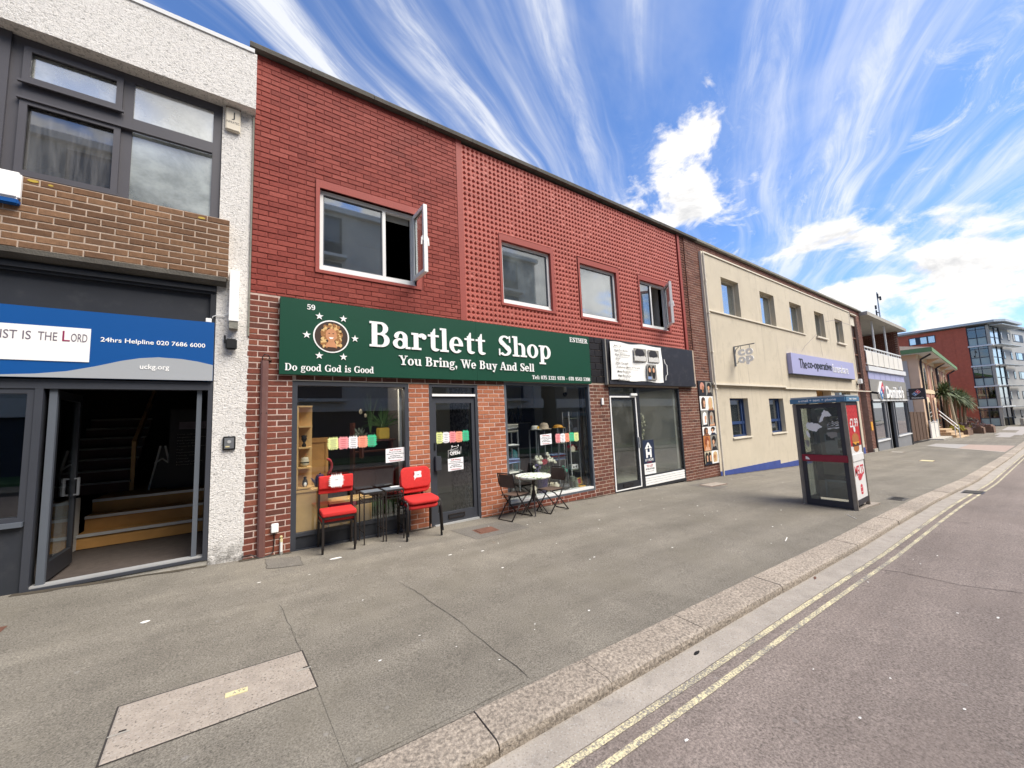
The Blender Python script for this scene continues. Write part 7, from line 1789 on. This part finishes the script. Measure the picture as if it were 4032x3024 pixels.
t = thing('ring_handle', 'dull pink curved ring beside the pine panel', 'ornament', (1.06, .45, .95)); part(t, 'ring', MB().tube([(1.05 + .055 * math.cos(q), .45, 1.07 + .10 * math.sin(q)) for q in [-1.5 + 3.3 * k / 10 for k in range(11)]], .018, 7), 'pink_red', smooth=True); part(t, 'stand', MB().box(1.04, 1.07, .44, .46, .806, .975), 'dark_wood')
t = thing('ornament', 'dark owl ornament on the second lowest gap of the pine shelves', 'ornament', (.71, .22, 1.38)); part(t, 'body', MB().lathe([(.02, 0), (.03, .02), (.012, .06), (.035, .10), (.03, .15), (.0, .17)], (.71, .22, 1.381), 10), 'blackish', smooth=True); part(t, 'ear', MB().ball((.685, .22, 1.53), .012).ball((.735, .22, 1.53), .012), 'blackish')
t = thing('ornament', 'round grinning jar ornament on the middle pine shelf', 'ornament', (.72, .22, 1.11)); part(t, 'body', MB().lathe([(.035, 0), (.055, .03), (.055, .08), (.045, .105), (.045, .125), (.0, .13)], (.72, .21, 1.111), 12), 'pot_beige', smooth=True); part(t, 'band', MB().lathe([(.056, .05), (.057, .065)], (.72, .21, 1.111), 12), 'blackish')
t = thing('ornament', 'small black and white penguin jug on the bottom pine shelf', 'ornament', (.73, .22, .84)); part(t, 'body', MB().lathe([(.025, 0), (.036, .03), (.03, .08), (.018, .10), (.022, .125), (.0, .14)], (.725, .21, .841), 10), 'blackish', smooth=True); part(t, 'belly', MB().ball((.725, .185, .875), .02, .012, .032), 'tag_white')
t = thing('ledge', 'dark wooden shelf holding potted plants in the first shop window', 'shelf', (1.85, .4, 1.4)); part(t, 'board', MB().box(1.45, 2.02, .28, .50, 1.395, 1.42), 'dark_wood'); part(t, 'bracket', MB().box(1.5, 1.53, .3, .48, 1.15, 1.394).box(1.95, 1.98, .3, .48, 1.15, 1.394), 'dark_wood')
t = thing('potted_plant', 'spiky leaved plant in a square gold sequin pot', 'plant', (1.84, .36, 1.42)); part(t, 'pot', MB().cbox(1.755, 1.925, .30, .44, 1.4215, 1.60, .01), 'gold_seq' if 'gold_seq' in MATS else 'gold')
mb = MB(); rnd = random.Random(2)
for k in range(60):
    a, e = rnd.uniform(0, 6.28), rnd.uniform(.25, 1.5); L = rnd.uniform(.28, .42); d_ = Vector((math.cos(a) * math.cos(e), .45 * math.sin(a) * math.cos(e), math.sin(e))); c0 = Vector((1.84, .37, 1.60)); s = d_.cross(Vector((0, 1, 0))).normalized() * .007
    q = c0 + d_ * L + Vector((0, 0, -.10 * math.cos(e))); mb.add([c0 - s * .5, c0 + s * .5, c0 + d_ * L * .6 + s, c0 + d_ * L * .6 - s, q], [(0, 1, 2, 3), (3, 2, 4)])
part(t, 'foliage', mb, 'leaf_green', kind='stuff')
t = thing('potted_plant', 'tall bare green stems in a dark pot left of the gold pot', 'plant', (1.65, .36, 1.42)); part(t, 'pot', MB().lathe([(.05, 0), (.07, .10), (.07, .11)], (1.65, .38, 1.4215), 12), 'black_plastic')
mb = MB()
for k in range(9):
    a = rnd.uniform(-.12, .12); L = rnd.uniform(.3, .65); mb.tube([(1.65, .38, 1.5), (1.65 + a * .4, .38, 1.5 + L * .6), (1.65 + a, .38 + rnd.uniform(-.05, .05), 1.5 + L)], [.005, .004, .002], 5)
part(t, 'stems', mb, 'leaf_green', kind='stuff'); part(t, 'flower', MB().ball((1.50, .36, 1.86), .025, .02, .04).ball((1.57, .36, 1.80), .02, .02, .03), 'pot_beige')
t = thing('potted_plant', 'small dark leafy plant on the plant shelf', 'plant', (1.50, .36, 1.42)); mb = MB()
for k in range(40):
    a, e, L = rnd.uniform(0, 6.28), rnd.uniform(.1, 1.4), rnd.uniform(.05, .14); c0 = Vector((1.50, .36, 1.46)); d_ = Vector((math.cos(a) * math.cos(e), .6 * math.sin(a) * math.cos(e), math.sin(e))) * L; s = Vector((rnd.uniform(-1, 1), 0, rnd.uniform(-1, 1))).normalized() * .018; mb.add([c0 + d_ * .6, c0 + d_ + s, c0 + d_ * 1.4, c0 + d_ - s], [(0, 1, 2, 3)])
part(t, 'foliage', mb, 'leaf_grey', kind='stuff'); part(t, 'pot', MB().lathe([(.03, 0), (.04, .06)], (1.50, .36, 1.4215), 10), 'black_plastic')
t = thing('dresser', 'dark wooden dresser with shelves at the back of the first shop', 'furniture', (1.9, 1.6, 0)); part(t, 'lower_case', MB().box(1.5, 2.15, .80, 1.1, -.01, .95), 'dark_wood'); part(t, 'drawer_panel', MB().box(1.53, 1.80, .785, .799, .55, .90).box(1.84, 2.12, .785, .799, .55, .90), 'dark_wood'); part(t, 'side', MB().box(1.5, 1.53, .85, 1.1, .951, 1.7), 'dark_wood'); part(t, 'shelf', MB().box(1.531, 2.15, .85, 1.1, 1.2, 1.225), 'dark_wood')
mb = MB(); rnd = random.Random(21)
for k in range(9):
    cx = 1.62 + k * .047; c0 = Vector((cx, .22 + rnd.uniform(-.03, .03), .27))
    for j in range(26):
        a, e, L = rnd.uniform(0, 6.28), rnd.uniform(.2, 1.5), rnd.uniform(.05, .24); d_ = Vector((math.cos(a) * math.cos(e) * .5, .5 * math.sin(a) * math.cos(e), math.sin(e))) * L; s = Vector((1, 0, rnd.uniform(-.5, .5))).normalized() * .012; mb.add([c0 + d_ * .5, c0 + d_ + s, c0 + d_ * 1.2, c0 + d_ - s], [(0, 1, 2, 3)])
o = part(None, 'fern_bed', mb, 'leaf_green'); tag(o, 'row of small green fern plants along the foot of the first shop window', 'plants', kind='stuff')
t = thing('planter', 'white trough holding the ferns at the foot of the first shop window', 'planter', (1.8, .2, .2)); part(t, 'trough', MB().cbox(1.56, 2.06, .12, .34, -.0, .27, .01), 'photo_grey')
for k, (xx, zz_) in enumerate(((.95, 2.205), (1.6, 2.19))):
    t = thing('ceiling_lamp', 'small round ceiling light inside the first shop, ' + ('above the pine shelves' if k == 0 else 'above the plants'), 'lamp', (xx, .6, 2.6)); part(t, 'lamp_glow', MB().lathe([(.03, 0), (.03, .02)], (xx, .6, 2.5), 10), 'lamp_on')
    L_ = bpy.data.lights.new('bulb', 'POINT'); L_.energy = 9; L_.color = (1, .86, .68); L_.shadow_soft_size = .03; lo = link(bpy.data.objects.new('bulb', L_)); lo.parent = t; lo.location = (0, 0, -.14); part(t, 'housing', MB().lathe([(.045, .021), (.045, .1)], (xx, .6, 2.5), 10), 'black_plastic')

# ================================================================== second shop window display
def rack(x0, x1, y0, y1, z1, shelves, label, m='steel'):
    t = thing('display_rack', label, 'rack', ((x0 + x1) / 2, (y0 + y1) / 2, .173))
    for x in (x0, x1):
        for y in (y0, y1): part(t, 'post', MB().box(x - .012, x + .012, y - .012, y + .012, .1725, z1), m)
    for z in shelves: part(t, 'shelf', MB().box(x0 + .013, x1 - .013, y0 - .01, y1 + .01, z, z + .012), 'display_glass' if 'display_glass' in MATS else 'leaf_grey')
    return t
rack(4.08, 4.40, .26, .48, 1.42, (.55, .80, 1.10, 1.40), 'steel and glass display rack at the left of the second shop window')
rack(4.87, 5.09, .28, .50, 1.43, (.50, .80, 1.41), 'narrow steel display rack with hats in the middle of the second shop window')
rack(5.45, 5.68, .28, .50, 1.44, (.50, .76, 1.1, 1.42), 'steel display rack holding folded blue cloths')
rack(5.78, 6.05, .26, .46, 1.77, (.28, .52, .90, 1.62), 'taller white edged glass rack beside the white side wall', 'aluminium')
def cloth_stack(x0, x1, y, z, cols, label, seed):
    t = thing('folded_clothes', label, 'clothes', ((x0 + x1) / 2, y, z), 0); r = random.Random(seed)
    for k, m in enumerate(cols):
        mb = MB().cbox(x0 + r.uniform(-.02, .02), x1 + r.uniform(-.02, .02), y - .11 + r.uniform(-.01, .01), y + .1, z + k * .03, z + k * .03 + .029, .012)
        mb.v = [(a, b + r.uniform(-.01, .01), c + r.uniform(-.006, .006)) for a, b, c in mb.v]; part(t, 'folded_cloth', mb, m)
cloth_stack(4.09, 4.40, .34, 1.413, ['hat_white', 'dark_grey', 'tag_white', 'photo_grey', 'hat_white'], 'pile of folded white and grey clothes on top of the left rack', 1)
cloth_stack(4.09, 4.40, .34, 1.113, ['dark_grey', 'tag_white'], 'folded grey clothes on the second shelf of the left rack', 2)
cloth_stack(4.10, 4.42, .34, .813, ['cloth_blue', 'cloth_lilac', 'cloth_blue'], 'folded blue and lilac cloths on the third shelf of the left rack', 3)
cloth_stack(5.28, 5.66, .38, .773, ['cloth_blue', 'navy', 'pink_red', 'cloth_blue'], 'spread of folded blue, red and lilac cloths above the flowers', 4)
cloth_stack(4.12, 4.38, .34, .563, ['photo_grey', 'dark_grey', 'hat_white'], 'dull folded clothes on the lowest shelf of the left rack', 5)
def hat(x, y, z, m, label, r=.10, h=.085, brim=.03, peak=True):
    t = thing('hat', label, 'hat', (x, y, z)); mb = MB().lathe([(r + brim, .0), (r + brim, .006), (r, .012), (r * .97, h * .5), (r * .7, h * .9), (.0, h)], (x, y, z), 16); part(t, 'crown', mb, m, smooth=True)
    if peak: part(t, 'peak', MB().prism([(x - r * .8, y - r * .6), (x + r * .8, y - r * .6), (x + r * .6, y - r * 1.5), (x, y - r * 1.75), (x - r * .6, y - r * 1.5)], 'xy', z + .004, z + .012), m)
    return t
t = hat(4.92, .36, 1.425, 'hat_white', 'white cap with a dark badge on the middle display rack', .09, .09, .005); part(t, 'badge', MB().ell(4.93, 1.47, .03, .028, .264, .268, 10), 'box_yellow')
hat(5.16, .36, 1.425, 'hat_tan', 'beige fabric sun hat beside the white cap', .10, .14, .06, False); hat(5.56, .38, 1.436, 'hat_orange', 'white and orange cap on the right display rack', .11, .07, .02)
t = thing('dummy_bust', 'white display head wearing a pale blue pointed hat inside the left rack', 'display bust', (4.33, .60, .17)); part(t, 'stand', MB().lathe([(.07, 0), (.06, .5), (.05, .62)], (4.33, .62, .173), 12), 'tag_white'); part(t, 'head', MB().ball((4.33, .62, .86), .07, .08, .10), 'hat_white', smooth=True); part(t, 'hat', MB().lathe([(.085, .0), (.07, .08), (.03, .17), (.0, .2)], (4.33, .62, .88), 14), 'cloth_blue', smooth=True)
t = thing('jacket', 'dark teal garment hanging behind the left rack', 'clothes', (4.55, .8, .6)); part(t, 'garment', MB().lathe([(.05, .0), (.12, .05), (.13, .25), (.10, .4), (.03, .48)], (4.60, .7, .55), 12), 'teal', smooth=True); part(t, 'stand', MB().tube([(4.6, .7, .0), (4.6, .7, .56)], .015, 6), 'black_metal')
FB = thing('flower_pot', 'bouquet of cream lilies and a red flower in a dark purple pot', 'flowers', (4.93, .24, .172))
part(FB, 'pot', MB().lathe([(.085, 0), (.10, .1), (.12, .30), (.125, .31), (.115, .31), (.11, .29)], (4.95, .25, .173), 18), 'purple', smooth=True)
mb = MB(); lf_ = MB(); rnd = random.Random(31); wb = MB()
for k in range(34):
    a = rnd.uniform(-.24, .26); L = rnd.uniform(.12, .36); x = 4.95 + a; mb.tube([(4.95 + a * .2, .25, .46), (4.95 + a * .7, .25, .5 + L * .6), (x, .25 + rnd.uniform(-.06, .06), .50 + L)], .004, 5)
    for j in range(4):
        c0 = Vector((4.95 + a * rnd.uniform(.4, 1), .25 + rnd.uniform(-.06, .06), .47 + L * rnd.uniform(.2, 1))); s = Vector((rnd.uniform(-1, 1), rnd.uniform(-.3, .3), rnd.uniform(0, 1))).normalized() * .06; w = Vector((.012, 0, -.01)); lf_.add([c0 - w, c0 + s, c0 + w], [(0, 1, 2)])
part(FB, 'stems', mb, 'leaf_green', kind='stuff'); part(FB, 'leaves', lf_, 'leaf_green', kind='stuff')
for k, (x, z, r) in enumerate(((4.80, .87, .06), (4.86, .80, .075), (4.90, .87, .05), (5.08, .92, .05), (5.12, .82, .07), (5.20, .80, .05), (5.26, .76, .045), (4.72, .70, .035))):
    q = MB()
    for j in range(6):
        a = j * 1.047; q.ball((x + r * .5 * math.cos(a), .22 - .01 * j, z + r * .5 * math.sin(a)), r * .55, r * .3, r * .45, 8, 5)
    part(FB, 'lily', q, 'lilywhite', smooth=True)
q = MB()
for j in range(16):
    a = j * .7; r = .07 * math.sqrt(j / 16); q.ball((4.99 + r * math.cos(a), .19, .775 + r * .7 * math.sin(a)), .026, .02, .022, 7, 5)
part(FB, 'red_flower', q, 'flower_red', smooth=True)
q = MB()
for j in range(30): q.ball((4.82 + rnd.uniform(-.07, .07), .2 + rnd.uniform(-.03, .03), .66 + rnd.uniform(-.08, .09)), .013, None, None, 5, 4)
part(FB, 'dusky_flowers', q, 'cloth_lilac', kind='stuff')
t = thing('plant_pot', 'beige plant pot with a bare stem beside the purple pot', 'pot', (5.12, .24, .172)); part(t, 'pot', MB().lathe([(.06, 0), (.08, .16), (.085, .17)], (5.14, .24, .173), 14), 'pot_beige', smooth=True); part(t, 'stem', MB().tube([(5.14, .24, .3), (5.13, .24, .70)], .012, 7), 'bark')
for k, (x, y, h, lab) in enumerate(((5.27, .2, .17, 'cream stoneware jug with two ears behind the folding chair'), (4.66, .18, .20, 'cream stoneware bottle behind the bistro table stem'))):
    t = thing('jug', lab, 'jug', (x, y, .172)); part(t, 'body', MB().lathe([(.055, 0), (.065, .04), (.06, h * .7), (.03, h * .85), (.03, h)], (x, y, .173), 14), 'crock', smooth=True); part(t, 'handle', MB().tube([(x + .05, y, .173 + h * .8), (x + .09, y, .173 + h * .6), (x + .06, y, .173 + h * .4)], .012, 7), 'crock')
t = thing('cushion', 'round dark grey cushion on the sill of the second shop window', 'cushion', (5.48, .22, .172)); part(t, 'pad', MB().lathe([(.10, 0), (.15, .02), (.155, .06), (.13, .10), (.0, .11)], (5.50, .25, .173), 18), 'dark_grey', smooth=True); part(t, 'seam', MB().lathe([(.157, .045), (.157, .052)], (5.50, .25, .173), 18), 'black_plastic')
t = thing('book', 'open yellow box file with a dark picture leaning at the right of the second window', 'box', (6.0, .2, .172)); part(t, 'cover', MB().add([(5.88, .24, .20), (6.06, .22, .22), (6.06, .26, .36), (5.88, .28, .33)], [(0, 1, 2, 3)]).box(5.88, 6.06, .14, .24, .173, .19), 'box_yellow'); part(t, 'picture', MB().add([(5.93, .232, .225), (6.01, .224, .235), (6.01, .25, .33), (5.93, .256, .315)], [(0, 1, 2, 3)]), 'flower_red')
t = thing('hat', 'bright green knitted hat low on the right display rack', 'hat', (5.62, .3, .512)); part(t, 'crown', MB().ball((5.62, .33, .53), .09, .08, .06).ball((5.60, .33, .60), .04, .04, .04), 'hat_green', smooth=True)
t = thing('glass_vase', 'clear glass goblet and vase on the sill beside the yellow box', 'glassware', (5.75, .2, .172)); part(t, 'goblet', MB().lathe([(.04, 0), (.01, .01), (.01, .12), (.05, .15), (.055, .24)], (5.72, .19, .173), 12), 'display_glass' if 'display_glass' in MATS else 'leaf_grey'); part(t, 'vase', MB().lathe([(.04, 0), (.055, .08), (.03, .16), (.04, .19)], (5.83, .2, .173), 12), 'leaf_grey')
t = thing('ornament', 'white and red house shaped ornament with a bird on the tall rack', 'ornament', (5.9, .34, .912)); part(t, 'house', MB().prism([(5.82, .913), (5.95, .913), (5.95, 1.0), (5.885, 1.05), (5.82, 1.0)], 'xz', .29, .40), 'crock'); part(t, 'roof', MB().prism([(5.80, 1.0), (5.885, 1.065), (5.97, 1.0), (5.885, 1.05)], 'xz', .285, .405), 'crimson'); part(t, 'bird', MB().lathe([(.03, 0), (.04, .04), (.02, .10), (.025, .13), (.0, .15)], (6.0, .33, .913), 10), 'hair_brown', smooth=True)
t = thing('ornament', 'small white floral box on the lower shelf of the tall rack', 'ornament', (5.9, .34, .53)); part(t, 'box', MB().cbox(5.82, 6.02, .29, .40, .533, .63, .006), 'tag_white'); part(t, 'flower_print', MB().ell(5.88, .58, .02, .025, .288, .2898, 8).ell(5.95, .585, .02, .025, .288, .2898, 8), 'dark_grey')
t = thing('sideboard', 'dark shelf at the back of the second shop with bottles and jars', 'shelf', (5.4, 2.2, 0)); part(t, 'case', MB().box(4.9, 6.2, 2.2, 2.6, 0, 1.55), 'dark_grey'); part(t, 'top', MB().box(4.85, 6.22, 2.15, 2.65, 1.551, 1.58), 'photo_grey')
for k in range(11):
    x = 4.95 + k * .112; h = (.2, .28, .22, .3, .36, .2, .26, .34, .22, .4, .18)[k]
    t = thing('bottle', ('tallest thin necked vase on the back shelf' if k == 9 else 'dark bottle on the back shelf of the second shop'), 'bottle', (x, 2.35, 1.58), 0, None if k == 9 else 'dark bottles on the back shelf'); part(t, 'glass_body', MB().lathe([(.035, 0), (.045, h * .4), (.018, h * .7), (.022, h)], (x, 2.35, 1.581), 10), 'dark_grey' if k % 3 else 'navy', smooth=True); part(t, 'stopper', MB().ball((x, 2.35, 1.585 + h), .022), 'photo_grey')
t = thing('camera', 'dark dome camera near the top right of the second shop window', 'camera', (5.78, .35, 2.15)); part(t, 'dome', MB().ball((5.80, .35, 2.16), .05, .05, .05), 'black_plastic', smooth=True); part(t, 'mount', MB().box(5.77, 5.83, .33, .39, 2.20, 2.748), 'room_white')
t = thing('plush_toy', 'pale figure standing inside the fourth upstairs window', 'ornament', (8.45, .3, 3.97)); part(t, 'body', MB().lathe([(.11, 0), (.10, .12), (.07, .2), (.08, .26), (.05, .33), (.0, .35)], (8.52, .33, 3.97), 12), 'room_white', smooth=True); part(t, 'arm', MB().tube([(8.44, .33, 4.1), (8.36, .31, 4.25), (8.36, .3, 4.4)], .035, 7), 'room_white', smooth=True)
